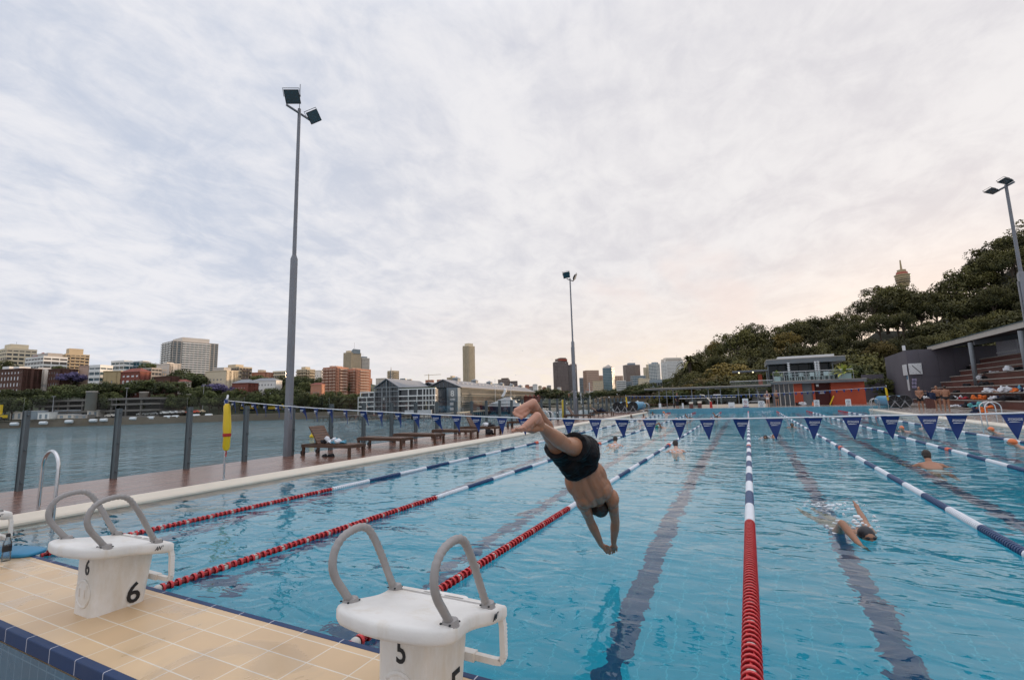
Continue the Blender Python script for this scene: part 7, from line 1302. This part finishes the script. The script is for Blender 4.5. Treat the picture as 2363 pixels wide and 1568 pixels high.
# ------------------------------------------------------------------ boats
def hullring(x, w_, z0, z1): return [(x, -w_, z1), (x, -w_*.85, (z0+z1)/2), (x, -w_*.2, z0), (x, w_*.2, z0), (x, w_*.85, (z0+z1)/2), (x, w_, z1)]
def motor_yacht(p, L, rz, label, hull='sign_white', tiers=2, group=None, mast=0, hs=1):
    t = thing('motor_yacht', label, 'boat', p, rz, group); s = L/12; mb = MB()
    mb.loft([hullring(-6*s, 1.7*s, -.5*s, 1.3*s), hullring(-2*s, 1.9*s, -.6*s, 1.35*s), hullring(2*s, 1.7*s, -.5*s, 1.55*s), hullring(4.6*s, .95*s, -.2*s, 1.85*s), hullring(6.2*s, .05*s, .9*s, 2.15*s)]); mb.build('hull', hull, t, True if False else False)
    z = 1.4*s; x0, x1 = -4.4*s, 3.0*s; w_ = 1.45*s
    for k in range(tiers):
        hgt = 1.05*s*hs; r = MB(); r.add([(x0, -w_, z), (x1, -w_*.8, z), (x1, w_*.8, z), (x0, w_, z), (x0+.3*s, -w_*.9, z+hgt), (x1-1.6*s, -w_*.75, z+hgt), (x1-1.6*s, w_*.75, z+hgt), (x0+.3*s, w_*.9, z+hgt)], [(0, 1, 5, 4), (1, 2, 6, 5), (2, 3, 7, 6), (3, 0, 4, 7), (4, 5, 6, 7)]); d = r.build('cabin', 'sign_white', t)
        MB().add([(x0+.5*s, -w_*.985, z+.4*s*hs), (x1-.5*s, -w_*.84, z+.4*s*hs), (x1-1.25*s, -w_*.81, z+.78*s*hs), (x0+.5*s, -w_*.95, z+.78*s*hs)], [(0, 1, 2, 3)]).add([(x1-.62*s, -w_*.72, z+.42*s*hs), (x1-.62*s, w_*.72, z+.42*s*hs), (x1-1.22*s, w_*.7, z+.8*s*hs), (x1-1.22*s, -w_*.7, z+.8*s*hs)], [(0, 1, 2, 3)]).build('windows', 'win_dark', d); MB().box(x0-.5*s, x1-1.4*s, -w_*1.02, w_*1.02, z+hgt+.005, z+hgt+.10*s*hs).build('sun_deck', 'sign_white', t)
        z += hgt+.11*s*hs; x0 += (.5 if tiers < 3 else .9)*s; x1 -= (1.7 if tiers < 3 else 1.5)*s; w_ *= .86
    mb = MB(); mb.beam((x0+1*s, -w_*.8, z), (x0+.4*s, -w_*.5, z+1.0*s), .12*s, .3*s); mb.beam((x0+1*s, w_*.8, z), (x0+.4*s, w_*.5, z+1.0*s), .12*s, .3*s); mb.box(x0+.2*s, x0+.7*s, -w_*.6, w_*.6, z+.98*s, z+1.1*s); mb.build('radar_arch', 'sign_white', t); MB().ball((x0+.45*s, 0, z+1.35*s), .28*s).build('radar_dome', 'sign_white', t, True)
    mb = MB(); mb.tube([(5.9*s, 0, 2.5*s), (2*s, -1.3*s, 2.2*s), (-2*s, -1.6*s, 2.0*s)], .025*s, 5); [mb.tube([(q[0]*s, q[1]*s, 1.5*s), (q[0]*s, q[1]*s, q[2]*s)], .02*s, 4) for q in ((4.5, -.5, 2.35), (3, -1, 2.25), (1, -1.4, 2.1), (-.5, -1.5, 2.05))]; mb.build('guard_rail', 'galv', t); return t
p_ = pu(1152, 951, 240); p_.z = -4.5; motor_yacht(p_, 31, YAW+PI-.12, 'large superyacht with dark navy hull and white decks by the wharf', 'cloth_navy', 3, None, 0, .55)
for i, (x, u_, L_, rz, lb) in enumerate(((1322, 200, 11, .15, 'white motor boat behind the raised foot of the diver'), (1425, 165, 12, PI+.1, 'white motor cruiser moored right of the second light pole'), (1385, 180, 13, PI-.2, 'larger white motor cruiser moored just right of the second light pole'), (1452, 150, 12, PI+.25, 'white motor cruiser moored near the cover reels'), (1300, 215, 9, .1, 'small white boat left of the second light pole'), (1240, 260, 9, PI, 'white boat half hidden behind the diver foot'))):
    p_ = pu(x, 930, u_); p_.z = -4.5; motor_yacht(p_, L_, YAW+rz, lb, 'sign_white', 1 if i in (4, 5) else 2, 'white boats in the marina')
def sail(px_, y0, u_, label, L=11, group='moored sailing yachts'):
    p_ = pu(px_, 930, u_); p_.z = -4.5; top = pu(px_, y0, u_).z+4.5; t = thing('sailing_yacht', label, 'boat', p_, YAW+PI*.9, group); s = L/12; mb = MB(); mb.loft([hullring(-6*s, 1.1*s, -.3*s, 1.1*s), hullring(0, 1.6*s, -.5*s, 1.1*s), hullring(4*s, .9*s, -.3*s, 1.3*s), hullring(6.2*s, .04*s, .6*s, 1.5*s)]); mb.build('hull', 'sign_white', t); MB().box(-2*s, 2*s, -.8*s, .8*s, 1.15*s, 1.7*s).build('cabin', 'sign_white', t); MB().tube([(0, 0, 1), (0, 0, top)], .13, 6).build('mast', 'sign_white', t); mb = MB(); mb.tube([(0, 0, 2.6), (-4.5*s, 0, 2.5)], .1, 5); mb.tube([(-.9, 0, top*.6), (.9, 0, top*.6)], .05, 4); mb.build('boom', 'galv', t); mb = MB()
    for q in (6*s, -6*s): mb.tube([(q, 0, 1.4), (0, 0, top)], .03, 4)
    mb.build('rigging', 'galv', t)
sail(c3(877, 0)[0], c3(0, 605)[1], 190, 'sailing yacht with tall white mast right of the second light pole'); sail(c2(2180, 0)[0], c2(0, 572)[1], 262, 'sailing yacht with pale mast in front of the superyacht'); sail(c3(190, 0)[0], c3(0, 605)[1], 285, 'sailing yacht with white mast behind the superyacht'); sail(c3(800, 0)[0], c3(0, 690)[1], 185, 'small sailing yacht close to the second light pole', 8)
mb = MB(); mb.ball((0, 0, .25), .45, 12, 8); mb.lathe([(.12, .6), (.12, 1.3)], n=8); p_ = pu(*c2(588, 915), 95); mb.build('marker_buoy', 'yellow', None, True, (p_.x, p_.y, -4.5), label='yellow marker buoy floating in the harbour', cat='buoy')
for i, (x, y0, y1, u_) in enumerate(((640, 765, 910, 75), (590, 775, 905, 78), (1018, 770, 905, 70))):
    a = pu(*c3(x, y0), u_); MB().lathe([(.22, -5), (.22, a.z), (.1, a.z+.2)], n=10).build('mooring_pile', 'yellow' if i == 0 else 'concrete_dark', None, True, (a.x, a.y, 0), label=['yellow mooring pile in the water behind the diver foot', 'dark mooring pile left of the yellow one', 'dark mooring pile near the cover reels'][i], cat='pile', group='mooring piles')
jt = thing('jetty', 'dark timber jetty stub on piles left of the wharf', 'jetty', uv(198, -72, -3)); jt.rotation_euler = (0, 0, YAW); MB().box(-12, 4, 0, 4, 0, .5).build('jetty_deck', 'concrete_dark', jt); mb = MB(); [mb.lathe([(.22, -1.8), (.22, 0)], (-11.5+k*1.9, .4, 0), n=6) for k in range(8)]; mb.build('piles', 'concrete_dark', jt)
